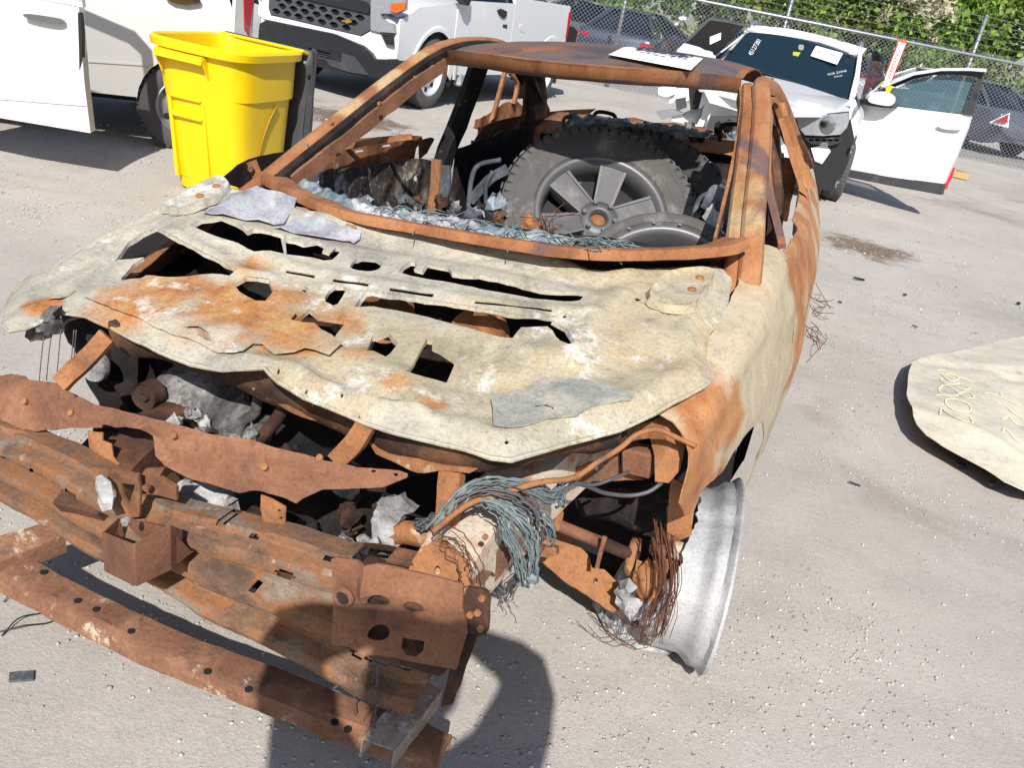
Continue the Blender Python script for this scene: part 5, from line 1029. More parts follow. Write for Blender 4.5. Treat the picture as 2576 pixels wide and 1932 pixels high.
# ------------------------------------------------------------------ background: frames for the other vehicles
M['wpaint'] = plain('white_paint', S(240, 242, 244, .74), .30, 0, .02, coat=.5, sc=2)
M['wpaint2'] = plain('pearl_white_paint', S(234, 233, 229, .70), .32, 0, .02, coat=.5, sc=2)
M['blackplastic'] = plain('black_plastic', S(38, 40, 44), .45, 0, .25, sc=6, dirt=(S(92, 92, 92), .35))
M['dplastic'] = plain('dark_plastic', S(70, 72, 76), .55, 0, .2, sc=6, dirt=(S(110, 110, 108), .4))
M['glass'] = plain('dark_glass', S(16, 26, 38), .05, 0, .1, spec=.35)
M['glass2'] = plain('tinted_glass', S(28, 48, 60), .04, 0, .2, spec=.8)
M['redlens'] = plain('red_lens', S(190, 16, 36), .15, 0, .2, coat=.6, sc=20)
M['amber'] = plain('amber_lens', S(240, 110, 30), .2, 0, .15, coat=.5, sc=30)
M['lampclear'] = plain('clear_lamp', S(176, 182, 188), .10, .25, .35, coat=.8, sc=30)
M['lamp'] = plain('lamp_glass', S(150, 156, 160), .10, .4, .35, coat=.8, sc=18)
M['chrome'] = plain('chrome', S(190, 194, 202), .12, 1.0, .05)
M['silver'] = plain('galvanised', S(178, 182, 188), .42, .6, .12, sc=10)
M['gold'] = plain('gold_emblem', S(214, 176, 84), .3, .6, .1)
M['yellow'] = plain('yellow_plastic', S(255, 214, 8, .80), .38, 0, .03, sc=3, dirt=(S(190, 150, 30), .25))
M['tyre_bg'] = plain('tyre_bg', S(92, 90, 90), .9, 0, .15, sc=10)
class Fr:
    """a vehicle's own frame: x to its left side, y to its tail, origin on the ground"""
    def __init__(s, name, O, back, label, cat, group=None):
        b = np.array([back[0], back[1], 0.0]); b /= np.linalg.norm(b); x = np.cross(b, [0, 0, 1.0]); s.R = np.stack([x, b, [0, 0, 1.0]], 1); s.O = np.array([O[0], O[1], O[2] if len(O) > 2 else 0.0])
        s.e = empty(name, mat=Matrix(mtx4(s.R, s.O))); tag(s.e, label, cat, group); s.c = s.R.T @ (CAM - s.O)
    def d(s, x, y): return s.R.T @ ray(x, y)
    def un(s, x, y, pl):
        p0, n = s.plane(pl); d = s.d(x, y); return s.c + d * (((p0 - s.c) @ n) / (d @ n))
    def plane(s, pl):
        if isinstance(pl[0], str):
            i = 'xyz'.index(pl[0]); n = np.zeros(3); n[i] = 1.0; return n * pl[1], n
        return np.array(pl[0], float), np.array(pl[1], float) / np.linalg.norm(pl[1])
    def sh(s, name, px, pl, mat, holes=(), parent=None, thick=.012, ku=0.0, kv=0.0, step=.06, out=0.0, local=False):
        """sheet on a plane; px in photograph pixels, or local points when local=True"""
        p0, n = s.plane(pl); 
        if (s.c - p0) @ n < 0: n = -n
        eu = np.cross([0, 0, 1.0], n) if abs(n[2]) < .9 else np.array([1.0, 0, 0]); eu = eu - n * (eu @ n); eu /= np.linalg.norm(eu); ev = np.cross(n, eu)
        def m(L):
            o = []
            for q in L:
                p = np.array(q, float) if local else s.un(q[0], q[1], (p0, n)); o.append((float((p - p0) @ eu), float((p - p0) @ ev)))
            return o
        O_ = m(px); c = np.array(O_); c = (c.min(0) + c.max(0)) / 2
        f = lambda P: p0 + np.outer(P[:, 0], eu) + np.outer(P[:, 1], ev) + np.outer(out - ku * (P[:, 0] - c[0]) ** 2 - kv * (P[:, 1] - c[1]) ** 2, n)
        return sheet(name, O_, [m(h) for h in holes], f, mat, parent or s.e, step, thick)
    def box(s, name, c, sz, mat, parent=None, bev=.01, R=None): return mk(name, *boxvf(c, sz, R, bev), mat, parent or s.e)
    def wheel(s, c, r, w, rimmat='white_rim', side=1, holes=8):
        e = empty('wheel'); e.parent = s.e; e.location = c; h = w / 2 * side
        pr = [(r * .62, h), (r * .66, h * 1.06), (r * .85, h * 1.08), (r * .97, h * .92), (r, h * .7), (r, -h * .7), (r * .97, -h * .92), (r * .62, -h)]
        t = mk('tyre', *lathevf(pr, 48, 'x'), M['tyre_bg'], e, True); autosm(t, 40)
        tb = MB()
        for k in range(46):
            a = 2 * math.pi * k / 46; tb.box((h * .6, r * math.cos(a), r * math.sin(a)), (abs(h) * .5, r * .09, .012), np.array([[1, 0, 0], [0, -math.sin(a), math.cos(a)], [0, math.cos(a), math.sin(a)]]).T)
        tb.build('tread', M['tyre_bg'], t)
        rm = mk('rim', *lathevf([(r * .63, h * 1.0), (r * .60, h * 1.04), (r * .56, h * .9), (r * .54, h * .55), (r * .40, h * .50), (r * .30, h * .72), (r * .14, h * .75), (r * .13, h * .95), (.001, h * .97)], 40, 'x'), M[rimmat], e, True); autosm(rm, 40)
        for k in range(holes):
            a = 2 * math.pi * k / holes; mk('rim_slot', *tubevf([(h * .50, r * .45 * math.cos(a), r * .45 * math.sin(a)), (h * .60, r * .45 * math.cos(a), r * .45 * math.sin(a))], r * .07, 8), M['black'], rm)
        return e
def half(pts): return [(-x, z) for x, z in pts[::-1]] + [(x, z) for x, z in pts]
def shell(name, fr, secs, mat, parent=None, smooth=True, cap=True):
    """body from cross-sections: (y, [(x, z) half profile from centre top outwards])"""
    S_ = []
    for y, pts in secs: S_.append([(x, y, z) for x, z in half(pts)])
    S_ = np.array(S_, float); m, k = S_.shape[:2]; V = S_.reshape(-1, 3); F = [(i * k + j, (i + 1) * k + j, (i + 1) * k + j + 1, i * k + j + 1) for i in range(m - 1) for j in range(k - 1)]
    if cap: F += [tuple(range(k)), tuple((m - 1) * k + j for j in range(k))[::-1]]
    o = mk(name, V, F, mat, parent or fr.e, smooth); return autosm(o, 38)
def hp_(w, zt, zm, zb, r=.08, tum=0.0): return [(.001, zt), (w - r * 1.8, zt - .008), (w - r * .6 - tum, zt - r * .35), (w - tum, zt - r), (w, zm), (w - .02, zb + .08), (w - .08, zb)]
def gencar(name, O, back, label, paint, style='sedan', wb=2.75, w=.90, group=None, lampx=.62, tail=True, zs=1.0):
    f = Fr(name, O, back, label, 'car', group); H = 1.46 if style == 'sedan' else 1.70
    hood = .92 if style == 'sedan' else 1.05; deck = 1.0 if style == 'sedan' else 1.08; yr = wb + (1.05 if style == 'sedan' else .85)
    secs = [(-.86, hp_(w * .78, .70, .5, .28)), (-.72, hp_(w * .93, .80, .55, .22)), (-.3, hp_(w, hood - .06, .6, .2)), (.55, hp_(w, hood + .02, .62, .2)), (1.3, hp_(w, deck, .62, .2)), (wb - .3, hp_(w, deck, .62, .2)), (yr - .35, hp_(w * .98, deck - .01, .62, .22)), (yr - .08, hp_(w * .90, deck - .06, .6, .28)), (yr, hp_(w * .84, deck - .2, .55, .34))]
    shell('body', f, secs, paint)
    gw = w * .86
    if style == 'sedan': gs = [(.62, deck - .02, .02), (1.35, H - .05, .28), (1.9, H, .30), (2.45, H - .04, .29), (yr - .55, deck - .01, .03)]
    else: gs = [(.62, deck - .02, .02), (1.3, H - .05, .24), (2.0, H, .26), (yr - .5, H - .03, .24), (yr - .12, deck + .02, .05)]
    shell('glasshouse', f, [(y, [(.001, z), (gw - tm_ - .10, z - .005), (gw - tm_ - .02, z - .05), (gw - tm_ * .45, (z + deck) / 2), (gw, deck - .04), (gw - .02, deck - .08), (gw - .04, deck - .1)]) for y, z, tm_ in gs], M['glass'])
    rs = [g for g in gs[1:-1]]; R_ = [[(x, y, z + .006 - .03 * (x / gw) ** 2) for x in np.linspace(-(gw - tm_ - .03), gw - tm_ - .03, 9)] for y, z, tm_ in rs]; grid('roof', R_, paint, f.e, True, -.02)
    for sx in (-1, 1):
        for path in ([(gs[0][0], gw * .99, deck - .02), (gs[1][0], gw - gs[1][2] - .03, gs[1][1] - .02)], [(gs[-1][0], gw * .99, deck), (gs[-2][0], gw - gs[-2][2] - .03, gs[-2][1] - .02)], [(1.75, gw * .99, deck - .02), (1.7, gw - gs[2][2] - .04, gs[2][1] - .06)]):
            P = [np.array([sx * x, y, z]) for y, x, z in path]; mk('pillar', *tubevf(P, .035, 6), paint, f.e)
        for y in (0, wb): f.wheel((sx * (w - .11), y, .33), .33, .20, 'silver', sx, 5)
        if tail: mk('tail_light', *boxvf((sx * w * .80, yr - .075, deck - .20), (.30, .10, .15), _rot(0, 0, sx * -.35), .03), M['redlens'], f.e)
        mk('headlight', *boxvf((sx * w * .72, -.76, .68), (.34, .14, .13), _rot(0, 0, sx * .45), .03), M['lamp'], f.e)
        mk('mirror', *boxvf((sx * (w + .06), .78, deck + .02), (.16, .10, .12), None, .03), paint, f.e)
    mk('rear_bumper', *boxvf((0, yr - .01, .50), (w * 1.7, .10, .16), None, .03), paint, f.e)
    return f
# ------------------------------------------------------------------ white pickup truck
TF = np.array([-1.79, 11.37]); TR = np.array([-.55, 14.54]); bk = (TR - TF) / np.linalg.norm(TR - TF); lx = np.array([bk[1], -bk[0]]); WBT = float(np.linalg.norm(TR - TF))
TK = Fr('pickup_truck', TF - lx * .88, bk, 'white pickup truck with black honeycomb grille parked behind the yellow bin', 'truck')
SX = 1.03
def tsh(*a, **k): return TK.sh(*a, **k)
wp = M['wpaint']
core = [(-.80, [(.001, 1.05), (.5, 1.05), (.8, 1.0), (.9, .9), (.93, .7), (.93, .6), (.9, .56)]), (-.3, [(.001, 1.16), (.5, 1.15), (.85, 1.10), (.96, 1.0), (.96, .7), (.96, .62), (.9, .58)]), (.9, [(.001, 1.22), (.5, 1.21), (.88, 1.16), (.96, 1.05), (.96, .7), (.96, .5), (.9, .45)]), (WBT + 1.1, [(.001, 1.10), (.5, 1.10), (.88, 1.10), (.96, 1.05), (.96, .7), (.96, .5), (.9, .45)])]
shell('chassis', TK, core, M['black'])
shell('nose', TK, [(-.83, [(.001, 1.06), (.5, 1.06), (.74, 1.03), (.88, .95), (.90, .8), (.90, .6), (.86, .57)]), (-.68, [(.001, 1.10), (.5, 1.10), (.84, 1.06), (.98, .98), (1.0, .8), (1.0, .6), (.95, .57)]), (-.52, [(.001, 1.12), (.5, 1.12), (.86, 1.08), (1.0, 1.02), (1.02, .8), (1.02, .6), (.97, .57)])], wp)
SIDE_T = 1.32
def sidez(y): return float(np.interp(y, [-.8, -.3, .9, 1.0, 6], [1.08, 1.17, 1.24, 1.30, 1.36]))
P_ = lambda y, z: (SX, y, z)
archf = [P_(-.0 + .50 * math.cos(a), .40 + .50 * math.sin(a)) for a in np.linspace(math.pi * 1.0 - .1, -.15, 14)]
archr = [P_(WBT + .48 * math.cos(a), .40 + .48 * math.sin(a)) for a in np.linspace(math.pi + .05, -.05, 14)]
dr0, dr1 = TK.un(1149, 60, ('x', SX))[1], TK.un(1293, 50, ('x', SX))[1]; YE = TK.un(1433, 50, ('x', SX))[1]
tsh('fender', [P_(-.86, .98), P_(-.84, .58), P_(-.50, .50)] + archf + [P_(dr0 - .012, .40), P_(dr0 - .012, sidez(.8)), P_(.2, 1.20), P_(-.5, 1.13)], ('x', SX), wp, local=True, ku=.012, kv=.10, thick=.02)
tsh('door', [P_(dr0, .52), P_(dr1 - .012, .52), P_(dr1 - .012, SIDE_T), P_(dr0, 1.27)], ('x', SX), wp, local=True, ku=.0, kv=.10, thick=.02)
tsh('rocker', [P_(dr0, .40), P_(WBT - .5, .40), P_(WBT - .5, .51), P_(dr0, .51)], ('x', SX - .02), wp, local=True)
tsh('bed_side', [P_(dr1, .46)] + [P_(WBT - .50, .46)] + archr + [P_(WBT + .5, .5), P_(YE, .56), P_(YE, 1.40), P_(dr1, 1.40)], ('x', SX), wp, local=True, kv=.10, thick=.03, holes=[])
SL = -SX
tsh('far_side', [(SL, -.86, .98), (SL, -.84, .58), (SL, -.55, .5), (SL, YE, .5), (SL, YE, 1.38), (SL, dr1, 1.38), (SL, .9, 1.26), (SL, -.5, 1.13)], ('x', SL), wp, local=True, thick=.02)
for a, z0, z1, yy in ((archf, 0, 0, 0), (archr, 0, 0, WBT)):
    V, F = lathevf([(.50, SX - .01), (.56, SX + .012), (.57, SX - .02)], 26, 'x', (0, yy, .40), -.1, math.pi + .1); mk('arch_lip', V, F, wp, TK.e, True)
    V, F = lathevf([(.49, SX - .02), (.49, SX - .36)], 26, 'x', (0, yy, .40), -.3, math.pi + .3); mk('wheel_well', V, F, M['black'], TK.e, True)
for y in (0, WBT):
    for sx in (1, -1): TK.wheel((sx * .88, y, .405), .405, .26, 'white_rim', sx, 8)
# hood, cab and bed
shell('hood', TK, [(-.80, [(.001, 1.10), (.5, 1.09), (.8, 1.05), (.92, 1.0)]), (-.3, [(.001, 1.20), (.5, 1.19), (.85, 1.14), (1.0, 1.10)]), (.85, [(.001, 1.29), (.5, 1.28), (.86, 1.22), (1.0, 1.18)])], wp, cap=False)
shell('cab', TK, [(.85, [(.001, 1.26), (.6, 1.26), (.9, 1.25), (.98, 1.2)]), (1.45, [(.001, 1.84), (.6, 1.83), (.74, 1.78), (.96, 1.26)]), (1.7, [(.001, 1.88), (.6, 1.87), (.75, 1.82), (.96, 1.28)]), (dr1 + .05, [(.001, 1.86), (.6, 1.85), (.74, 1.8), (.96, 1.30)])], M['glass'])
R_ = [[(x, y, z + .012 - .02 * (x / .7) ** 2) for x in np.linspace(-.72, .72, 9)] for y, z in ((1.42, 1.83), (1.75, 1.88), (dr1 + .08, 1.86))]; grid('cab_roof', R_, wp, TK.e, True, -.03)
TK.box('bed_floor', (0, (dr1 + YE) / 2, .90), (1.9, YE - dr1, .05), M['dplastic']); TK.box('tailgate', (0, YE - .02, 1.0), (2.0, .06, .75), wp, bev=.02); TK.box('bed_front', (0, dr1 + .1, 1.1), (1.9, .05, .5), wp)
for sx in (-1, 1): mk('tail_light', *boxvf((sx * .99, YE - .01, 1.12), (.10, .08, .40), None, .02), M['redlens'], TK.e)
# front face: grille, lamps, bumper
FY = -.88
fpl = ('y', FY)
GP = [(-.72, .74), (.55, .74), (.66, .82), (.66, 1.02), (.60, 1.15), (-.66, 1.15), (-.76, 1.0), (-.76, .80)]
lc = lambda L, y: [(x_, y, z_) for x_, z_ in L]
hx = lambda cx, cz, a_=.066, b_=.030: [(cx - a_, cz), (cx - a_ * .45, cz + b_), (cx + a_ * .45, cz + b_), (cx + a_, cz), (cx + a_ * .45, cz - b_), (cx - a_ * .45, cz - b_)]
gr = tsh('grille', lc(GP, -.90), ('y', -.90), plain('grille_grey', S(84, 88, 94), .45, 0, .1), thick=.03, ku=.04, local=True, holes=[lc(hx(-.64 + .165 * i + (.0825 if r % 2 else 0), .785 + .068 * r), -.90) for r in range(3) for i in range(8) if -.70 < -.64 + .165 * i + (.0825 if r % 2 else 0) < (.50 if r == 0 else .58)])
tsh('grille_back', lc(GP, -.862), ('y', -.862), M['black'], thick=.01, ku=.04, local=True)
tsh('grille_bar', lc([(-.74, .985), (.64, .985), (.64, 1.06), (.58, 1.10), (-.70, 1.10)], -.93), ('y', -.93), M['blackplastic'], thick=.03, ku=.04, local=True)
# gold emblem in the grille
tsh('emblem', [(860, 50), (872, 49), (873, 46), (880, 47), (880, 50), (886, 52), (882, 56), (876, 56), (876, 58), (868, 57), (868, 54), (859, 53)], ('y', FY - .045), M['gold'], thick=.012)
tsh('front_apron', lc([(-.94, .84), (-.79, .80), (-.73, .73), (.555, .73), (.67, .81), (.80, .83), (.97, .92), (1.0, 1.0), (1.02, .9), (1.02, .58), (.74, .525), (.58, .635), (.19, .695), (-.84, .665), (-.94, .70)], -.895), ('y', -.895), wp, thick=.03, ku=.06, local=True)
tsh('headlamp', [(932, 0), (1021, -20), (1019, 23), (998, 33), (957, 33), (960, 46), (991, 62), (992, 82), (951, 79), (932, 75)], ('y', FY - .02), M['lampclear'], thick=.05, ku=.05)
tsh('turn_signal', [(983, 8), (1020, 4), (1018, 22), (1000, 31), (981, 28)], ('y', FY - .035), M['amber'], thick=.02)
tsh('side_vent', [(957, 80), (990, 84), (992, 114), (972, 111)], ('y', FY - .01), M['blackplastic'], thick=.01)
for k in range(5): tsh('vent_slat', [(960 + k * 3, 84 + k * 6), (990, 87 + k * 6), (990, 89 + k * 6), (961 + k * 3, 86 + k * 6)], ('y', FY - .022), M['dplastic'], thick=.012)
bm_ = tsh('front_bumper', [(645, 58), (663, 49), (842, 85), (912, 115), (932, 134), (940, 148), (1013, 153), (1026, 152), (1020, 178), (960, 196), (924, 190), (880, 190), (795, 165), (760, 150), (640, 110)], ('y', FY - .06), M['blackplastic'], thick=.14, ku=.05, holes=[[(775, 118), (831, 132), (828, 146), (775, 132)]])
tsh('bumper_vent', [(770, 114), (835, 130), (832, 150), (770, 136)], ('y', FY + .02), M['black'], thick=.02)
for k in range(3): tsh('vent_slat', [(774, 119 + k * 5), (832, 133 + k * 5), (832, 135 + k * 5), (774, 121 + k * 5)], ('y', FY - .03), M['dplastic'], thick=.02)
tsh('bumper_trim', [(860, 132), (890, 142), (924, 188), (875, 180), (830, 165), (820, 150), (776, 142), (776, 136), (858, 156)], ('y', FY - .075), M['dplastic'], thick=.02, ku=.05)
tsh('bumper_corner', [(985, 150), (1026, 153), (1062, 150), (1040, 170), (1000, 190), (965, 196)], ('y', FY + .02), M['blackplastic'], thick=.06)
# small side details
tsh('door_handle', [(1253, 26), (1262, 21), (1276, 28), (1275, 40), (1268, 46), (1258, 38)], ('x', SX + .012), M['blackplastic'], thick=.03)
tsh('door_badge', [(1266, 61), (1276, 61), (1276, 70), (1266, 68)], ('x', SX + .006), M['blackplastic'], thick=.01)
tsh('fuel_door', rnd([(1307, 62), (1320, 60), (1321, 80), (1308, 78)], 1), ('x', SX + .004), wp, thick=.01)
tsh('mirror', [(1160, -40), (1190, -40), (1188, -2), (1178, 14), (1168, 2)], ('x', SX + .12), M['blackplastic'], thick=.12)
TK.box('step', (SX - .05, .75, .34), (.10, .12, .16), M['ash'], bev=.02)
# ------------------------------------------------------------------ white crossover with crushed front and both front doors open
CV = Fr('crossover_car', (2.35, 10.77), (.24, .971), 'white crossover with smashed nose and both front doors hanging open by the fence', 'car')
csh = CV.sh
shell('body', CV, [(-.45, hp_(.84, .96, .6, .35)), (0, hp_(.89, 1.02, .62, .3)), (.6, hp_(.90, 1.06, .62, .25)), (1.2, hp_(.90, 1.04, .62, .25)), (2.6, hp_(.90, 1.06, .62, .25)), (3.3, hp_(.88, 1.08, .62, .3)), (3.6, hp_(.80, 1.0, .6, .35))], wp)
shell('cabin_glass', CV, [(.80, [(.001, 1.06), (.6, 1.06), (.70, 1.05), (.80, 1.02)]), (1.50, [(.001, 1.57), (.5, 1.56), (.60, 1.52), (.82, 1.04)]), (2.2, [(.001, 1.60), (.5, 1.59), (.62, 1.54), (.84, 1.04)]), (3.1, [(.001, 1.56), (.5, 1.55), (.60, 1.5), (.84, 1.05)]), (3.5, [(.001, 1.10), (.5, 1.10), (.70, 1.08), (.80, 1.05)])], M['glass'])
WSP = ([0, .75, 1.08], [0, -.5, .7])
ws = csh('windscreen', [(1884, 80), (1960, 92), (2060, 110), (2158, 136), (2150, 190), (2136, 238), (2120, 241), (2040, 222), (1950, 196), (1860, 168), (1790, 145)], WSP, M['glass2'], thick=.01, ku=.10, out=.03)
csh('header', [(1872, 74), (1900, 62), (2000, 80), (2100, 104), (2182, 118), (2165, 138), (2158, 136), (2060, 110), (1960, 92), (1884, 80)], WSP, wp, thick=.03, ku=.10, out=.035)
csh('screen_post', [(2158, 134), (2168, 134), (2160, 200), (2150, 250), (2136, 246), (2150, 190)], WSP, wp, thick=.04, out=.03)
csh('screen_post', [(1872, 74), (1886, 80), (1800, 148), (1785, 142)], WSP, wp, thick=.03, out=-.06)
csh('screen_seal', [(1878, 78), (1890, 84), (1805, 150), (1797, 146)], WSP, M['black'], thick=.02, out=-.03)
# things behind and on the screen: papers, tag, lettering
def cpaper(px_, out, txt, size, parent, mat='paper', ink='ink', rows=1, holes=False):
    o = csh('screen_paper', px_, WSP, M[mat], parent=parent, thick=.002, out=out, ku=.10 * 0)
    Q = [CV.un(x, y, WSP) for x, y in px_]; n = np.array([0, -.5, .7]); n /= np.linalg.norm(n); eu = Q[1] - Q[0]; eu /= np.linalg.norm(eu); ev = np.cross(n, eu); c = sum(Q) / 4 + n * (out + .004)
    if txt: text_mesh('print', txt, size, M[ink], o, mtx4(np.stack([eu, ev, n], 1), c + ev * .02), .0005)
cpaper([(2051, 122), (2118, 141), (2103, 169), (2037, 147)], .045, '45127381', .062, ws)
cpaper([(2135, 134), (2145, 136), (2143, 144), (2133, 142)], .045, '', .02, ws)
csh('mirror_tag', rnd([(2007, 118), (2021, 119), (2019, 132), (2006, 130)], 1), WSP, M['greyplate'], parent=ws, thick=.01, out=.04)
csh('hang_tag', [(1994, 136), (2012, 138), (2006, 148), (1992, 144)], WSP, plain('green_tag', S(190, 200, 70), .6), parent=ws, thick=.004, out=.04)
for txt, px_, dx_, sz_ in (('FOR ZONE', (2103, 190), (28, -6), .05), ('DROP', (2106, 199), (20, -3), .04), ('45127381', (1897, 126), (30, -48), .085)):
    c = CV.un(px_[0], px_[1], WSP); c2 = CV.un(px_[0] + dx_[0], px_[1] + dx_[1], WSP); n = np.array([0, -.5, .7]); n /= np.linalg.norm(n); eu = c2 - c; eu /= np.linalg.norm(eu); text_mesh('marker_writing', txt, sz_, M['paper'], ws, mtx4(np.stack([eu, np.cross(n, eu), n], 1), c + n * .045), .0004, .25, -.001)
# grey strip at the screen edge, a reflection put in as colour
csh('screen_reflection_strip', [(1870, 86), (1878, 82), (1818, 150), (1808, 148)], WSP, M['greyplate'], thick=.004, out=.0)
R_ = [[(x, y, z - .05 * (x / .7) ** 2) for x in np.linspace(-.70, .70, 11)] for y, z in ((1.42, 1.585), (1.9, 1.625), (2.6, 1.63), (3.3, 1.58))]; grid('roof', R_, wp, CV.e, True, -.05)
csh('sunroof', [(-.46, 1.52, 1.60), (.46, 1.52, 1.60), (.46, 2.1, 1.63), (-.46, 2.1, 1.63)], ('z', 1.632), M['blackplastic'], local=True, thick=.01, ku=.06)
for sx in (-1, 1): tube('roof_rail_bar', spl([CV.e.matrix_world.inverted() @ Vector((0, 0, 0)) if False else (sx * .66, 1.5, 1.58), (sx * .68, 1.7, 1.66), (sx * .68, 2.9, 1.66), (sx * .66, 3.2, 1.58)], 16), .028, M['silver'], CV.e)
# hood, wings and lamp
HDP = ([0, .70, 1.07], [0, -.12, 1.0])
csh('hood', [(1790, 145), (1860, 170), (1950, 198), (2040, 224), (2120, 243), (2142, 262), (2140, 276), (2100, 286), (2000, 292), (1930, 270), (1850, 250), (1760, 220), (1740, 190)], HDP, wp, thick=.03, ku=.08, out=.03)
csh('wing', [(2138, 246), (2152, 250), (2160, 275), (2150, 330), (2146, 345), (2130, 330), (2136, 300), (2140, 276)], ('y', -.1), wp, thick=.05)
csh('headlamp', [(2003, 292), (2060, 290), (2134, 282), (2137, 300), (2130, 320), (2114, 337), (2070, 340), (2025, 338), (2010, 320)], ('y', -.55), M['lampclear'], thick=.08, ku=.25, out=.05)
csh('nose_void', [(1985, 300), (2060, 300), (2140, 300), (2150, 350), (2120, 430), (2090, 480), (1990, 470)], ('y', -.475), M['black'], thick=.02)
csh('lamp_surround', [(2001, 288), (2060, 287), (2136, 280), (2137, 300), (2130, 322), (2114, 340), (2060, 343), (2020, 341)], ('y', -.50), M['blackplastic'], thick=.05)
csh('lamp_reflector', circ(2083, 312, 20, 16, 22), ('y', -.60), M['chrome'], thick=.01, kv=1.5, ku=1.5, out=.035)
csh('grille_piece', [(2022, 345), (2118, 345), (2115, 358), (2090, 366), (2040, 362)], ('y', -.55), M['blackplastic'], thick=.05, holes=[[(2034 + 16 * k, 349), (2047 + 16 * k, 349), (2046 + 16 * k, 355), (2035 + 16 * k, 355)] for k in range(5)])
csh('broken_bumper', [(2040, 372), (2078, 362), (2090, 380), (2068, 412), (2050, 405)], ('y', -.5), wp, thick=.05, ku=.3)
csh('bumper_skin', [(2152, 332), (2156, 345), (2130, 420), (2100, 480), (2088, 492), (2092, 440), (2110, 400), (2128, 370)], ('y', -.35), M['blackplastic'], thick=.05)
csh('bumper_liner', [(2100, 375), (2128, 360), (2120, 400), (2095, 450), (2080, 480), (2070, 450), (2078, 410)], ('y', -.25), M['dplastic'], thick=.08, ku=.4)
# wreckage of the nose, seen through the burnt car
def chunk(px_, y, mat, name='crash_debris', bulge=.05):
    o = csh(name, px_, ('y', y), mat, thick=.06, step=.045); displace(o, bulge * .35, 7, 4, rng.uniform(0, 9)); return o
chunk([(1655, 220), (1680, 212), (1702, 216), (1698, 236), (1672, 243), (1656, 238)], -.80, wp); chunk([(1690, 225), (1732, 216), (1734, 250), (1720, 262), (1700, 258), (1680, 262)], -.75, wp)
chunk([(1688, 292), (1708, 280), (1736, 292), (1738, 308), (1712, 310), (1690, 303)], -.85, wp); chunk([(1650, 280), (1690, 275), (1720, 285), (1690, 292), (1665, 300)], -.9, M['silver'])
chunk([(1718, 285), (1740, 275), (1765, 270), (1772, 262), (1762, 290), (1750, 312), (1735, 300)], -.86, M['dplastic'], bulge=.08); chunk([(1700, 250), (1722, 245), (1726, 270), (1702, 280)], -.82, M['dplastic'])
csh('radiator', [(1785, 292), (1860, 292), (1860, 338), (1778, 322)], ('y', -.62), M['dplastic'], thick=.06); tube('radiator_pipe', [CV.un(1772, 322, ('y', -.72)), CV.un(1786, 285, ('y', -.72))], .02, M['silver'], CV.e)
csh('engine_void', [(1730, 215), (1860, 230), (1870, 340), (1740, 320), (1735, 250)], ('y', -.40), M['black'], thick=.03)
csh('hood_edge', [(1768, 222), (1790, 222), (1860, 242), (1860, 280), (1820, 268), (1785, 258)], ('y', -.70), wp, thick=.04)
for sx in (-1, 1):
    for y in (0, 2.62): CV.wheel((sx * .80, y, .33), .33, .21, 'silver', sx, 5)
csh('rear_side_window', [(2190, 150), (2216, 155), (2224, 200), (2196, 226), (2186, 215)], ('x', .90), M['glass2'], thick=.01)
csh('window_visor', [(2187, 128), (2205, 128), (2226, 150), (2223, 160), (2190, 150)], ('x', .92), M['black'], thick=.02)
csh('side_pillar', [(2184, 132), (2190, 132), (2188, 222), (2176, 250), (2170, 262), (2162, 258), (2178, 200)], ('x', .90), wp, thick=.03)
# driver's door, swung open
def open_door(hx, px_out, belt, p_h, p_t, mirror_px, label=None):
    pass
dh = CV.un(2120, 428, ('x', .88)); dt3 = CV.R.T @ (onz(2367, 489, .31) - CV.O); dn = np.cross(np.array([dt3[0] - dh[0], dt3[1] - dh[1], 0]), [0, 0, 1.0]); DP = (np.array([dh[0], dh[1], .3]), dn)
door = csh('front_door', [(2150, 262), (2162, 256), (2220, 263), (2300, 273), (2440, 290), (2432, 320), (2404, 392), (2376, 455), (2372, 463), (2240, 445), (2124, 425), (2140, 370), (2150, 300)], DP, wp, thick=.10, ku=.03, kv=.06)
csh('door_cladding', [(2124, 424), (2240, 444), (2373, 462), (2366, 490), (2240, 467), (2118, 443)], DP, M['dplastic'], parent=door, thick=.10, out=-.01)
csh('door_window', [(2222, 258), (2230, 235), (2250, 222), (2300, 200), (2350, 190), (2400, 188), (2452, 193), (2440, 225), (2420, 285), (2300, 271)], DP, glassy('clear_glass', (.10, .19, .23, 1), .03, .42), parent=door, thick=.006, out=-.05)
csh('window_frame', [(2175, 238), (2230, 205), (2300, 180), (2370, 170), (2440, 170), (2479, 172), (2478, 180), (2440, 177), (2370, 177), (2300, 188), (2240, 212), (2200, 232), (2180, 250)], DP, wp, parent=door, thick=.05, out=-.0)
csh('window_visor', [(2240, 214), (2300, 189), (2370, 178), (2440, 178), (2478, 181), (2470, 196), (2450, 192), (2400, 187), (2350, 188), (2300, 198), (2250, 218)], DP, M['glass'], parent=door, thick=.03, out=.01)
csh('door_post', [(2458, 194), (2472, 196), (2444, 290), (2423, 286)], DP, M['dplastic'], parent=door, thick=.06)
csh('mirror_sail', [(2166, 258), (2180, 245), (2215, 215), (2225, 220), (2222, 262)], DP, M['blackplastic'], parent=door, thick=.05)
mr = csh('door_mirror', rnd([(2196, 248), (2210, 232), (2240, 230), (2264, 240), (2265, 256), (2255, 268), (2225, 264), (2200, 258)], 1), DP, wp, parent=door, thick=.10, out=.20, ku=.8, kv=1.2, step=.03)
csh('mirror_base', [(2172, 250), (2200, 250), (2225, 262), (2260, 262), (2255, 272), (2225, 270), (2175, 262)], DP, M['blackplastic'], parent=door, thick=.16, out=.14)
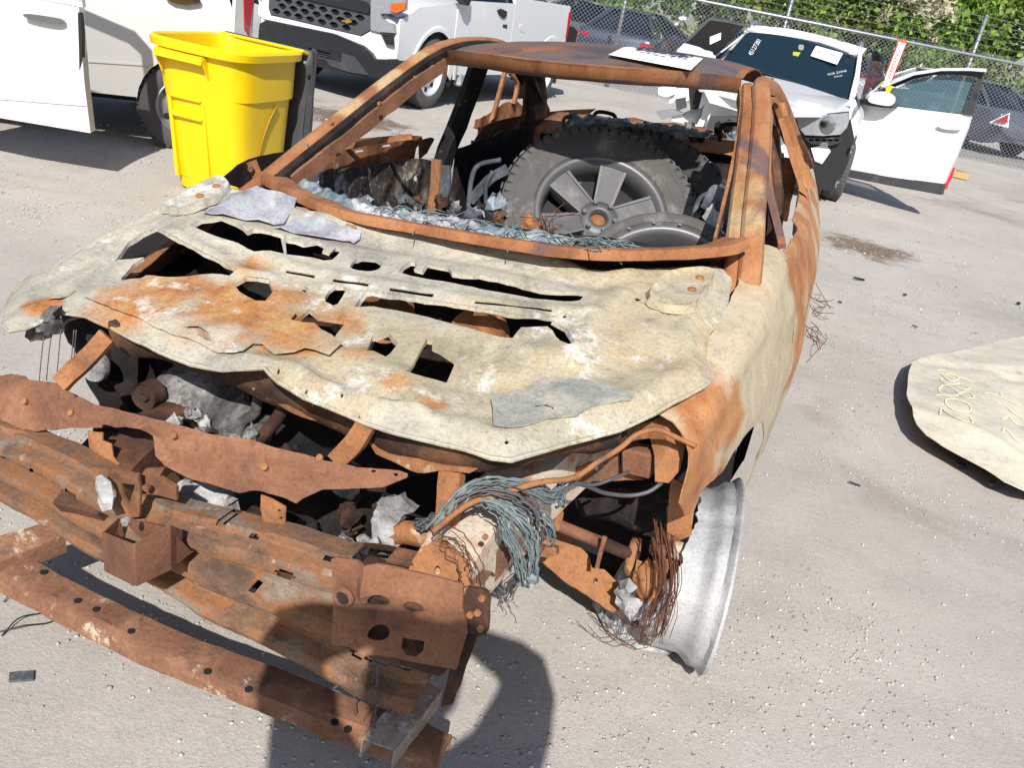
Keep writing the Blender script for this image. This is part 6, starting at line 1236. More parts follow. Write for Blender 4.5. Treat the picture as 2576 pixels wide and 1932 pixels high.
csh('door_handle', rnd([(2360, 314), (2375, 314), (2420, 322), (2418, 327), (2385, 326), (2366, 321)], 1), DP, wp, parent=door, thick=.03, out=.035)
csh('door_seam', [(2140, 359), (2240, 375), (2405, 389), (2404, 391), (2240, 377), (2140, 361)], DP, M['dplastic'], parent=door, thick=.008, out=-.014)
# passenger's door with its own mirror
ph = np.array([-.86, .62, .3]); PP = (ph, np.array([.25, -1.0, 0]))
pd = csh('front_door', [(1700, 140), (1704, 125), (1722, 108), (1760, 118), (1800, 140), (1800, 200), (1700, 180)], PP, wp, thick=.10)
csh('door_window', [(1727, 105), (1750, 80), (1775, 55), (1800, 48), (1872, 66), (1840, 100), (1800, 138), (1760, 118)], PP, M['glass'], parent=pd, thick=.02)
csh('window_frame', [(1773, 52), (1784, 42), (1830, 48), (1880, 60), (1876, 66), (1830, 56), (1785, 50), (1730, 104), (1725, 102)], PP, M['dplastic'], parent=pd, thick=.04, out=.02)
csh('window_tag', [(1785, 92), (1813, 81), (1812, 98), (1785, 111)], PP, M['paper'], parent=pd, thick=.003, out=.03)
csh('door_mirror', rnd([(1702, 135), (1705, 120), (1720, 110), (1750, 122), (1788, 126), (1790, 138), (1770, 142)], 1), PP, wp, parent=pd, thick=.12, out=.18, ku=.6, kv=.8, step=.03)
# ------------------------------------------------------------------ white people carrier on the left, front door ajar
VN = Fr('people_carrier', (-5.55, 6.17), (.86, .51), 'white people carrier at left edge with its front door ajar', 'car')
vsh = VN.sh; wp2 = M['wpaint2']; XS_ = .95
q_ = lambda y, z: (XS_, y, z)
shell('core', VN, [(-.85, hp_(.70, .95, .6, .35)), (-.3, hp_(.86, 1.05, .6, .3)), (.8, hp_(.86, 1.15, .6, .3)), (2.95, hp_(.82, 1.1, .6, .3)), (3.08, hp_(.72, 1.05, .6, .38))], M['black'])
arcr = [q_(2.68 + .33 * math.cos(a), .34 + .34 * math.sin(a)) for a in np.linspace(math.pi - .02, -.05, 14)]; arcf = [q_(.40 * math.cos(a), .36 + .42 * math.sin(a)) for a in np.linspace(math.pi, 0, 12)]
vsh('front_wing', [q_(-.85, .95), q_(-.85, .4)] + arcf + [q_(.75, .36), q_(.75, 1.12)], ('x', XS_), wp2, local=True, thick=.02, kv=.08)
vsh('side_panel', [q_(1.92, .36), q_(2.35, .36)] + arcr + [q_(3.02, .40), q_(3.00, 1.0), q_(2.94, 1.16), q_(1.92, 1.14)], ('x', XS_), wp2, local=True, thick=.02, kv=.12)
vsh('body_crease', [q_(1.95, .56), q_(2.46, .59), q_(2.46, .60), q_(1.95, .575)], ('x', XS_ + .006), wp2, local=True, thick=.012)
vsh('side_panel', [(-XS_, -.85, .95), (-XS_, -.85, .4), (-XS_, 3.2, .4), (-XS_, 3.2, 1.14), (-XS_, .8, 1.12)], ('x', -XS_), wp2, local=True, thick=.02)
shell('upper', VN, [(.55, [(.001, 1.13), (.5, 1.13), (.8, 1.12), (.9, 1.10)]), (1.5, [(.001, 1.70), (.5, 1.69), (.68, 1.64), (.92, 1.12)]), (2.4, [(.001, 1.74), (.5, 1.73), (.70, 1.68), (.92, 1.12)]), (3.0, [(.001, 1.68), (.5, 1.67), (.66, 1.62), (.90, 1.13)]), (3.2, [(.001, 1.12), (.5, 1.12), (.7, 1.11), (.80, 1.10)])], M['glass'])
R_ = [[(x, y, z + .01 - .05 * (x / .7) ** 2) for x in np.linspace(-.72, .72, 9)] for y, z in ((1.45, 1.70), (2.4, 1.75), (3.02, 1.69))]; grid('roof', R_, wp2, VN.e, True, -.04)
shell('hood', VN, [(-.85, [(.001, .98), (.5, .97), (.8, .95), (.9, .9)]), (-.2, [(.001, 1.10), (.5, 1.09), (.82, 1.05), (.94, 1.0)]), (.6, [(.001, 1.17), (.5, 1.16), (.82, 1.12), (.94, 1.06)])], wp2, cap=False)
for sx in (-1, 1):
    for y in (0, 2.68): VN.wheel((sx * .80, y, .32), .32, .22, 'silver', sx, 5)
TCP = ([.95, 3.00, .8], [.75, .66, 0])
vsh('tail_corner', [(.95, 3.00, .42), (.82, 3.15, .42), (.82, 3.15, 1.14), (.95, 3.00, 1.14)], TCP, wp2, thick=.03, local=True)
vsh('tail_light', [(.875, 3.085, .92), (.845, 3.12, .88), (.82, 3.15, 1.16), (.90, 3.06, 1.16)], TCP, M['redlens'], thick=.05, local=True, out=.01)
VN.box('tailgate', (0, 3.14, .80), (1.60, .05, .80), wp2, bev=.02)
vsh('door_handle', [(418, -6), (505, -2), (502, 7), (470, 12), (436, 6)], ('x', XS_ + .03), M['chrome'], thick=.03)
# front door swung out towards the camera
p0 = VN.R.T @ (onz(0, 297, .31) - VN.O); p1 = VN.R.T @ (onz(225, 334, .31) - VN.O); dv = p1 - p0; VP = (p1, np.cross(dv / np.linalg.norm(dv), [0, 0, 1.0]))
vd = vsh('front_door', [(-260, 215), (-260, -120), (196, -60), (199, 60), (206, 130), (212, 210), (218, 262), (226, 335), (0, 297)], VP, wp2, thick=.09, ku=.01, kv=.05)
ds = dv / np.linalg.norm(dv); dl = float(np.linalg.norm(dv)); dq = lambda s_, z: p0 + ds * s_ + np.array([0, 0, z - p0[2]])
vsh('window_frame', [dq(dl - .03, 1.02), dq(dl - .10, 1.62), dq(dl - .20, 1.70), dq(dl - .75, 1.70), dq(dl - 1.25, 1.10), dq(dl - 1.25, 1.02)], VP, wp2, [[dq(dl - .10, 1.06), dq(dl - .17, 1.60), dq(dl - .24, 1.64), dq(dl - .72, 1.64), dq(dl - 1.12, 1.08)]], parent=vd, thick=.05, local=True)
vsh('door_window', [dq(dl - .09, 1.05), dq(dl - .16, 1.61), dq(dl - .24, 1.65), dq(dl - .72, 1.65), dq(dl - 1.14, 1.07)], VP, glassy('door_glass', (.55, .65, .60, 1), .03, .22), parent=vd, thick=.005, local=True, out=-.02)
vsh('door_edge', [(196, 30), (203, 32), (207, 80), (207, 150), (200, 175), (199, 120), (197, 60)], VP, M['black'], parent=vd, thick=.05, out=.004)
vsh('door_crease', [(-260, 200), (0, 246), (216, 264), (216, 266), (0, 249), (-260, 204)], VP, wp2, parent=vd, thick=.02, out=.002)
hd = vsh('door_handle', rnd([(64, 34), (80, 32), (160, 44), (168, 52), (150, 58), (110, 52), (70, 42)], 1), VP, M['chrome'], parent=vd, thick=.03, out=.045, step=.03)
vsh('handle_cup', rnd([(70, 44), (110, 54), (160, 56), (140, 64), (105, 62), (80, 54)], 1), VP, wp2, parent=vd, thick=.02, out=.012)
# ------------------------------------------------------------------ yellow wheeled bin
def bin_():
    c = np.array([-2.13, 5.83]); u = np.array([.975, -.22]); v = np.array([.22, .975]); B = np.array([[u[0], v[0], 0], [u[1], v[1], 0], [0, 0, 1]])
    e = empty('wheeled_bin', mat=Matrix(mtx4(B, (c[0], c[1], 0)))); tag(e, 'tall yellow plastic wheeled bin with its grey lid hanging open behind', 'bin'); Y = M['yellow']
    def ring(hx, hy, z, oy=0.0, n=40, p=5.0, bow=0.0):
        out = []
        for a in np.linspace(0, 2 * math.pi, n, endpoint=False):
            ca, sa = math.cos(a), math.sin(a); x = hx * abs(ca) ** (2 / p) * np.sign(ca); y = hy * abs(sa) ** (2 / p) * np.sign(sa)
            if y < 0: y -= bow * (1 - (x / hx) ** 2)
            out.append((x, y + oy, z))
        return out
    def sk(zl): return [ring(*r) for r in zl]
    outer = [(.25, .26, .02, .10), (.255, .27, .05, .10), (.285, .33, .62, .045), (.287, .333, .64, .043), (.305, .352, .645, .04), (.312, .372, .885, .012)]
    S_ = [ring(a, b, z, o, bow=.02) for a, b, z, o in outer]; S_ += [ring(.345, .405, .888, .005, bow=.03), ring(.35, .41, .93, .0, bow=.03), ring(.335, .395, .945, .0, bow=.03), ring(.315, .375, .935, .0, bow=.025), ring(.305, .365, .86, .0, bow=.02), ring(.26, .29, .10, .09)]
    S_ = np.array(S_); m, k = S_.shape[:2]; V = S_.reshape(-1, 3); F = [(i * k + j, i * k + (j + 1) % k, (i + 1) * k + (j + 1) % k, (i + 1) * k + j) for i in range(m - 1) for j in range(k)]; F.append(tuple(range(k))[::-1]); F.append(tuple((m - 1) * k + j for j in range(k)))
    o = mk('body', V, F, Y, e, True); autosm(o, 30)
    def fr(z): return -np.interp(z, [.05, .62, .64, .65, .89], [.19, .305, .31, .33, .385])     # front face depth at height z
    # front recess with grip bar, side ribs, handle under the rim
    for x0, x1 in ((-.20, -.175), (.03, .055)):
        V = []
        for z in (.10, .35, .60): V += [(x0, fr(z) + .004, z), (x0, fr(z) - .022, z), (x1, fr(z) - .022, z), (x1, fr(z) + .004, z)]
        F = [(i * 4 + j, i * 4 + (j + 1) % 4, (i + 1) * 4 + (j + 1) % 4, (i + 1) * 4 + j) for i in range(2) for j in range(4)] + [(0, 1, 2, 3), (11, 10, 9, 8)]; mk('rib', V, F, Y, e)
    mk('grip_bar', *boxvf((-.07, fr(.50) - .014, .50), (.22, .05, .035), None, .01), Y, e); mk('grip_bar', *boxvf((-.07, fr(.61) - .014, .612), (.22, .05, .03), None, .01), Y, e)
    mk('recess_panel', *boxvf((-.07, fr(.55) - .0, .555), (.20, .006, .075), None, 0), M['yellow'], e)  # thin plate in the body's own yellow
    S_ = [[(x, fr(.86) - .005, .885), (x, fr(.86) - .055, .875), (x, fr(.86) - .06, .835), (x, fr(.86) - .045, .835)] for x in np.linspace(-.22, .10, 8)]; grid('lift_handle', S_, Y, e, False, .012)
    for x in (-.22, .10): mk('handle_web', [(x - .006, fr(.86), .88), (x - .006, fr(.86) - .055, .86), (x - .006, fr(.72) - .006, .74), (x + .006, fr(.86), .88), (x + .006, fr(.86) - .055, .86), (x + .006, fr(.72) - .006, .74)], [(0, 1, 2), (5, 4, 3), (0, 3, 4, 1), (1, 4, 5, 2), (2, 5, 3, 0)], Y, e)
    tube('side_groove', spl([(.300, .10, .615), (.292, .02, .50), (.281, -.03, .35), (.268, -.05, .15)], 12), .007, plain('yellow_shade', S(170, 134, 10), .5), e)  # groove is a darker yellow tube, recess shade put in the colour
    mk('hinge_flap', *boxvf((0, .40, .935), (.62, .09, .02), _rot(-.25, 0, 0), .006), Y, e)
    for x in (-.25, .25): mk('hinge_bolt', *lathevf([(.001, 0), (.012, 0), (.012, -.02)], 12, 'x', (x * 1.42, .34, .88)), M['silver'], e)
    S_ = [[(x, .47 + .03 * math.sin(t * 3.1) + .05 * (x / .3) ** 2 * t, .95 - .82 * t) for x in np.linspace(-.33, .33, 9)] for t in np.linspace(0, 1, 8)]; grid('lid', S_, M['dplastic'], e, True, .035)
    mk('lid_edge', *boxvf((.31, .50, .55), (.05, .06, .82), None, .02), M['dplastic'], e)
    tube('axle', [(-.30, .40, .10), (.30, .40, .10)], .012, M['silver'], e)
    for sx in (-1, 1): mk('bin_wheel', *lathevf([(.001, -.025), (.09, -.025), (.10, -.015), (.10, .015), (.09, .025), (.001, .025)], 24, 'x', (sx * .30, .40, .10)), M['black'], e, True)
bin_()
# ------------------------------------------------------------------ loose hood panel on the ground at right
def ground_panel():
    px_ = [(2276, 1005), (2284, 940), (2320, 902), (2450, 864), (2610, 838), (2780, 900), (2810, 1050), (2710, 1230), (2575, 1252), (2440, 1178), (2310, 1098)]
    Wp = [onz(x, y, .06)[:2] for x, y in px_]; Wp = list(spl(Wp + [Wp[0]], 70)[:-1]); c0 = np.mean(Wp, 0)
    e = empty('hood_panel', loc=(c0[0], c0[1], 0)); tag(e, 'burnt cream hood panel with yellow chalk numbers lying on the ground', 'panel')
    P_ = [tuple(np.array(w) - c0) for w in Wp]; cr = [tuple(np.array(onz(x, y, .10)[:2]) - c0) for x, y in ((2300, 1030), (2420, 1080), (2576, 1150), (2700, 1200))]; cr2 = [tuple(np.array(onz(x, y, .10)[:2]) - c0) for x, y in ((2330, 900), (2450, 910), (2600, 930))]; pk = np.array(onz(2546, 940, .10)[:2]) - c0
    def f(P):
        d = segdist(P, P_); z = .035 + .06 * np.clip((-.25 - P[:, 0]) / .5, 0, 1) + .05 * (1 - np.exp(-(d / .25) ** 2)) + .012 * fbm(np.c_[P, 0 * P[:, :1]], 2.2, 3, 4.) + .014 * np.exp(-(segdist(P, cr, False) / .05) ** 2) - .012 * np.exp(-(segdist(P, cr2, False) / .06) ** 2) - .035 * np.exp(-(np.linalg.norm(P - pk, axis=1) / .08) ** 2); return np.c_[P, z]
    mat = burnt('burnt_paint', [(.28, S(186, 182, 166, .85)), (.42, S(214, 207, 188, .85)), (.55, S(228, 218, 196, .85)), (.7, S(218, 204, 180, .85)), (.82, S(204, 184, 156, .85))], 2.2, ash=(S(232, 229, 220, .85), .58), dark=(S(164, 166, 160, .8), .58, .6), rough=.42, bst=.08, spec=.45)
    o = sheet('skin', P_, [], f, mat, e, .035, .004)
    # folded rim underneath carries it
    L = densify(P_, .05); T0 = f(np.array(L)); c = np.mean(T0, 0); B0 = T0.copy(); B0[:, :2] = c[:2] + (B0[:, :2] - c[:2]) * .86; B0[:, 2] = .012; n = len(L); mk('rim', np.vstack([T0 - [0, 0, .004], B0]), [(k, (k + 1) % n, n + (k + 1) % n, n + k) for k in range(n)], M['rust_dark'], e)
    # chalk numbers, drawn strokes following the skin
    chalk = plain('yellow_chalk', S(246, 240, 200, .8), .9, 0, .05)
    S1 = [[(2367, 908), (2385, 908), (2412, 922), (2462, 938)], [(2412, 922), (2454, 946)], [(2420, 938), (2400, 928), (2378, 918), (2380, 922), (2396, 938), (2412, 938), (2420, 928), (2405, 920), (2385, 917)], [(2378, 930), (2376, 938), (2392, 950), (2410, 948), (2420, 946)], [(2415, 955), (2435, 962), (2447, 960), (2440, 952)], [(2370, 960), (2372, 970), (2390, 978), (2410, 980), (2425, 972), (2440, 968), (2455, 978), (2455, 987), (2440, 988), (2425, 980), (2415, 968), (2395, 955), (2380, 952), (2370, 960)], [(2360, 978), (2385, 980), (2445, 1005)], [(2385, 992), (2384, 1003), (2400, 1018), (2425, 1025), (2445, 1022), (2446, 1010), (2430, 998), (2405, 990), (2385, 992)], [(2368, 1036), (2374, 1014), (2385, 1026), (2410, 1050), (2435, 1060), (2450, 1055), (2446, 1040), (2435, 1034)],
          [(2484, 972), (2510, 974), (2560, 990)], [(2528, 966), (2530, 980), (2545, 985), (2580, 1000)], [(2515, 996), (2540, 1005), (2560, 1020), (2580, 1024)], [(2528, 1040), (2545, 1030), (2565, 1045), (2580, 1046)], [(2526, 1078), (2534, 1066), (2560, 1088), (2580, 1096)]]
    for s_ in S1:
        Q = np.array([np.array(onz(x, y, .14)[:2]) - c0 for x, y in s_]); Q = spl(Q, 8 * len(s_)); P3 = f(Q); P3[:, 2] += .0035; mk('chalk_stroke', *sweepvf(P3, [(-.0045, 0), (-.0036, .001), (.0036, .001), (.0045, 0)]), chalk, o)
ground_panel()
# ------------------------------------------------------------------ chain-link fence
FYW = 19.2
def fence():
    e = empty('chain_link_fence', loc=(3.8, FYW, 0)); tag(e, 'galvanised chain-link fence topped with barbed wire strands behind the cars', 'fence'); o = np.array([3.8, FYW, 0])
    x0, x1, zt = -14.0, 24.0, 1.89
    for x in (-12.2, -9, -5.7, -2.5, .70, 3.82, 7.47, 10.7, 13.9, 17.2, 20.4, 23.6): tube('post', [np.array([x, FYW, 0]) - o, np.array([x, FYW, 2.62]) - o], .038 if x == .70 else .034, M['silver'], e, 10)
    tube('top_rail', [np.array([x0, FYW - .05, zt]) - o, np.array([x1, FYW - .05, zt]) - o], .026, M['silver'], e, 8); tube('bottom_wire', [np.array([x0, FYW - .05, .06]) - o, np.array([x1, FYW - .05, .06]) - o], .006, M['silver'], e, 5)
    mb = MB(); p = .085; h = zt + .06
    for k in range(int((x1 - x0 + h) / p)):
        for s in (1, -1):
            xa = x0 + k * p - (h if s > 0 else 0); xb = xa + h if s > 0 else xa; 
            A1, B1 = (xa, xa + h) if s > 0 else (xa + h * 0, xa - h * 0)
            if s > 0: P = [(xa, .04), (xa + h - .04, h)]
            else: P = [(xa + h, .04), (xa + .04, h)]
            P = [(min(max(x, x0), x1), z) for x, z in P]; mb.add(*tubevf([np.array([P[0][0], FYW - .055 + .006 * s, P[0][1]]) - o, np.array([P[1][0], FYW - .055 + .006 * s, P[1][1]]) - o], .0042, 4, False))
    m_ = mb.build('wire_mesh', M['silver'], e); m_['kind'] = 'stuff'
    bw = MB()
    for z in (1.98, 2.10, 2.22, 2.34, 2.46, 2.58):
        w = MB(); w.add(*tubevf([np.array([x, FYW + .03, z - .012 * math.sin(x * 1.1 + z * 9) ** 2]) - o for x in np.linspace(x0, x1, 60)], .004, 4))
        for x in np.arange(x0, x1, .13): w.add(*tubevf([np.array([x, FYW + .03, z - .02]) - o, np.array([x + .01, FYW + .03, z + .02]) - o], .003, 3))
        w.build('barbed_wire', M['silver'], e)
    t = MB()
    for x in np.arange(x0, x1, .17): t.add(*tubevf([np.array([x, FYW - .05, zt + .02]) - o, np.array([x + .01, FYW - .05, zt + .07]) - o], .005, 3))
    t.build('mesh_ties', M['silver'], e)['kind'] = 'stuff'
    for xc in (.70, 3.82, 7.47):                          # spiral barbs wound up the posts
        a = np.linspace(0, 30, 160); tube('barb_spiral', np.c_[xc + .045 * np.cos(a), FYW + .045 * np.sin(a), np.linspace(1.9, 2.6, 160)] - o, .006, M['silver'], e, 4)
fence()
# ------------------------------------------------------------------ cars beyond the fence
P_dark = plain('dark_blue_paint', S(62, 72, 92, .8), .3, .3, .1, coat=.5); P_grey = plain('grey_paint', S(104, 110, 124, .8), .32, .4, .08, coat=.5); P_char = plain('charcoal_paint', S(54, 58, 66, .8), .3, .3, .1, coat=.5); P_red = plain('dark_red_paint', S(120, 40, 48, .8), .3, .2, .1, coat=.5); P_sil = plain('silver_paint', S(170, 176, 184, .8), .32, .5, .06, coat=.5)
G = 'cars parked behind the fence'
def tailcar(tx, ty, back, *a, **k):
    b = np.array(back, float); b /= np.linalg.norm(b); L = (k.get('wb', 2.75)) + 1.05; return gencar(a[0], (tx - b[0] * L, ty - b[1] * L), b, *a[1:], **k)
tailcar(.72, 21.3, (-.20, -1), 'parked_car', 'dark blue sedan with two red tail lights close behind the fence post', P_dark, group=G)
gencar('parked_car', (-1.6, 24.6), (.9, -.45), 'grey sedan side-on behind the fence, nearest the white pickup', P_grey, group=G)
gencar('parked_car', (3.5, 24.2), (.35, .94), 'charcoal sedan facing the fence with papers on its windscreen', P_char, group=G)
gencar('parked_car', (-.2, 28.8), (1, -.1), 'black sedan in the second row behind the blue sedan', P_char, group=G)
tailcar(9.95, 21.15, (.35, -.94), 'parked_car', 'slate grey sedan with clear and red triangular tail lamp behind the fence at right', P_grey, group=G, tail=False)
gencar('parked_car', (8.6, 27.5), (.9, .4), 'white sedan in the row behind the open car door', M['wpaint'], group=G)
gencar('parked_car', (6.0, 29.6), (1, .15), 'dark red sedan behind the white one beyond the fence', P_red, group=G)
gencar('parked_car', (14.0, 26.5), (.8, -.6), 'charcoal sedan at far right behind the slate grey one', P_char, group=G)
gencar('parked_car', (3.0, 30.2), (1, .05), 'silver sedan in the second row above the charcoal one', P_sil, group=G)
gencar('parked_car', (-4.8, 22.6), (-.3, .95), 'dark blue sedan hidden mostly behind the white pickup bed', P_dark, group=G)
gencar('parked_car', (12.6, 24.8), (.5, .87), 'charcoal hatchback beyond the slate grey sedan, facing the fence', P_char, 'suv', group=G)
def tri_tail():
    f = Fr('tail_lamp', (0, 0), (0, 1), 'x', 'x'); bpy.data.objects.remove(f.e)
gt = [o for o in bpy.data.objects if o.get('label', '').startswith('slate grey')][0]
def wsheet_on(parent, name, px_, Y, mat, thick=.02):
    inv = np.array(parent.matrix_world.inverted()); Q = [ony(x, y, Y) for x, y in px_]; L_ = [(inv[:3, :3] @ q + inv[:3, 3]) for q in Q]; n = np.cross(L_[1] - L_[0], L_[2] - L_[0]); n /= np.linalg.norm(n); V, F = thicken(np.array(L_), [tuple(range(len(L_)))], thick); mk(name, V, F, mat, parent)
bpy.context.view_layer.update()
wsheet_on(gt, 'tail_light', [(2488, 308), (2536, 322), (2541, 283)], 20.72, M['paper']); wsheet_on(gt, 'tail_light', [(2498, 305), (2534, 310), (2537, 288)], 20.66, M['redlens'])
for nm, px_, Y in (('screen_paper', [(1706, 42), (1722, 40), (1728, 47), (1712, 50)], 24.0), ('screen_paper', [(1695, 58), (1707, 55), (1706, 61), (1697, 63)], 23.8)):
    wsheet_on([o for o in bpy.data.objects if o.get('label', '').startswith('charcoal sedan facing')][0], nm, px_, Y, M['paper'], .004)
# marker post, yellow crate and timber by the fence
def sign_post():
    c = ony(2252, 150, 18.6); e = empty('marker_sign', loc=(c[0], c[1], 0)); tag(e, 'narrow red and white upright marker sign with an orange cap by the fence', 'sign'); B = _rot(0, rad(3), 0)
    z0, z1 = 1.05, c[2] + .32; mk('board', *boxvf((0, 0, (z0 + z1) / 2), (.17, .02, z1 - z0), B, .004), M['paper'], e)
    red = plain('sign_red', S(200, 36, 48), .5)
    for s in (-1, 1): mk('edge_strip', *boxvf((s * .075, -.014, (z0 + z1) / 2), (.022, .01, z1 - z0 - .02), B, .002), red, e)
    mk('cap', *boxvf((0, -.0, z1 + .02), (.18, .03, .05), B, .004), M['amber'], e); tube('pole', [(0, .02, 0), (0, .02, z1 - .1)], .02, M['silver'], e)
    text_mesh('lettering', 'WARNING', .11, red, e, mtx4(np.array([[0, -1, 0], [0, 0, -1], [1, 0, 0]]).astype(float), (0, -.016, (z0 + z1) / 2)), .001)
sign_post()
def small(name, V, F, mat, label, cat, **k): return tag(mk(name, V, F, mat), label, cat, **k)
c = ony(2237, 185, 18.3); small('yellow_cap', *boxvf((c[0], c[1], 1.0), (.22, .2, .24), _rot(0, .2, .3), .04), M['yellow'], 'small yellow plastic cap on a post beside the red and white marker', 'cap')
tube('cap_post', [(c[0], c[1] + .02, 0), (c[0], c[1] + .02, .95)], .03, M['silver'], bpy.data.objects['yellow_cap'])
c = onz(2408, 440, .05); wd_ = plain('bare_timber', S(206, 176, 120), .8, 0, .12, sc=20)
mb = MB(); mb.box((0, 0, .06), (.34, .09, .10), _rot(0, 0, -.3), .005); e = empty('timber_block', loc=(c[0], c[1], 0)); tag(e, 'pale timber block lying on the gravel below the open white door', 'timber'); mb.build('beam', wd_, e); mk('cross_piece', *boxvf((.08, .12, .06), (.10, .32, .10), _rot(0, 0, -.3), .005), wd_, e)
redm = plain('red_strap', S(214, 30, 56), .6)
Q = [ony(*q, 10.55) for q in ((2396, 420), (2390, 440), (2378, 465), (2376, 476))]; V, F = sweepvf(spl(Q, 14), [(-.03, -.004), (-.03, .004), (.03, .004), (.03, -.004)], (0, 1, 0)); o = small('red_strap', V, F, redm, 'red strap hanging from the lower edge of the open white door', 'strap')
# ------------------------------------------------------------------ trees behind the yard
def leafmat(name, a, b, c):
    T = NT(name); g = T.n('ShaderNodeNewGeometry'); col = T.ramp(g.outputs['Random Per Island'], [(0, a), (.5, b), (1, c)]); T.set(col=col, rough=.55, spec=.3)
    tr = T.n('ShaderNodeBsdfTranslucent'); T.l(col, tr.inputs[0]); mx = T.n('ShaderNodeMixShader'); mx.inputs[0].default_value = .3; T.l(T.b.outputs[0], mx.inputs[1]); T.l(tr.outputs[0], mx.inputs[2]); T.l(mx.outputs[0], T.out.inputs[0]); return T.m
LM = [leafmat('leaf_deep', (.06, .13, .022, 1), (.11, .22, .034, 1), (.18, .31, .055, 1)), leafmat('leaf_mid', (.08, .16, .027, 1), (.15, .27, .042, 1), (.25, .38, .07, 1)), leafmat('leaf_olive', (.09, .15, .03, 1), (.17, .25, .05, 1), (.27, .34, .085, 1))]
BL = leafmat('blossom', (.42, .36, .24, 1), (.55, .50, .36, 1), (.66, .62, .48, 1)); BARK = plain('bark', S(92, 78, 64), .9, 0, .2, sc=6, bst=.8)
def leaves(C, R, n, size, seed):
    r_ = np.random.default_rng(seed); nc = 46; cc = r_.normal(0, 1, (nc, 3)); cc /= np.linalg.norm(cc, axis=1)[:, None]; cc = cc * (r_.random((nc, 1)) ** .45) * np.array(R) * .88; cs = r_.uniform(.16, .34, nc) * min(R)
    k = r_.integers(0, nc, n); d = r_.normal(0, 1, (n, 3)); d /= np.linalg.norm(d, axis=1)[:, None]; P = np.array(C) + cc[k] + d * cs[k][:, None] * (r_.random((n, 1)) ** .35)
    a = r_.normal(0, 1, (n, 3)) + d * .6 + [0, 0, .4]; a /= np.linalg.norm(a, axis=1)[:, None]; u = np.cross(a, r_.normal(0, 1, (n, 3))); u /= np.linalg.norm(u, axis=1)[:, None]; v = np.cross(a, u); s = size * r_.uniform(.6, 1.3, (n, 1))
    V = np.stack([P - u * s * .5, P + v * s * .32 + a * s * .1, P + u * s * .6, P - v * s * .32 + a * s * .1], 1).reshape(-1, 3); F = np.arange(n * 4).reshape(-1, 4); return V, F
def fastmesh(name, V, F, mat, parent):
    me = bpy.data.meshes.new(name); me.vertices.add(len(V)); me.vertices.foreach_set('co', V.ravel()); me.loops.add(F.size); me.loops.foreach_set('vertex_index', F.ravel()); me.polygons.add(len(F)); me.polygons.foreach_set('loop_start', np.arange(0, F.size, F.shape[1])); me.polygons.foreach_set('loop_total', np.full(len(F), F.shape[1])); me.update(); return link(name, me, mat, parent)
def tree(x, y, h, r, mi, seed, label, n=5200, size=.20, low=.2):
    e = empty('leafy_tree', loc=(x, y, 0)); tag(e, label, 'tree', 'trees behind the fence'); rs = np.random.default_rng(seed)
    tp = spl([(0, 0, 0), (.1, 0, h * .3), (-.1, .1, h * .6), (0, 0, h * .85)], 10); mb = MB(); mb.tube(tp, np.linspace(.16, .04, 10), 8)
    for k in range(7): b = tp[2 + k % 6]; q = rs.normal(0, 1, 3); q[2] = abs(q[2]) * .6 + .3; q /= np.linalg.norm(q); mb.tube(spl([b, b + q * r * .4, b + q * r * .8 + [0, 0, .3]], 6), np.linspace(.06, .015, 6), 5)
    mb.build('trunk', BARK, e, True); V, F = leaves((0, 0, h * (.5 + low / 2)), (r, r, h * (.5 - low / 2) + .25), n, size, seed); fastmesh('crown', V, F, LM[mi], e)
    return e
TL = ['broad deep green tree behind the fence, left of the others', 'mid green tree behind the fence above the parked dark cars', 'deep green tree behind the fence over the white crossover roof', 'leafy olive green tree behind the fence near its middle post', 'dense green tree just right of the cream blossom bush', 'tall olive green tree behind the right fence post', 'mid green tree at the right behind the slate grey sedan', 'deep green tree at the far right edge of the yard']
XT = [-3.0, 1.2, 4.6, 7.8, 11.2, 14.4, 17.8, 21.5]
for i, x in enumerate(XT): tree(x, 34 + (i % 3) * 1.2, 6.2 + .5 * ((i * 7) % 3), 3.0 + .2 * (i % 2), (0, 1, 0, 2, 1, 2, 1, 0)[i], 20 + i, TL[i], 6500, .22, .02)
bx_tree = tree(10.2, 32.2, 4.9, 1.5, 1, 77, 'bush with cream blossom clusters among the green trees', 2200, .18, .1)
V, F = leaves((0, 0, 3.0), (1.5, 1.2, 2.0), 1500, .16, 78); fastmesh('blossom', V, F, BL, bx_tree)
S2T = ['dark tree in the back row at left', 'dark tree in the back row behind the crossover', 'dark tree in the back row behind the blossom bush', 'dark tree in the back row at right']
for i, x in enumerate((-2, 6, 14, 23)): tree(x, 39, 8.5, 4.6, 0, 60 + i, S2T[i], 6500, .30, .0)
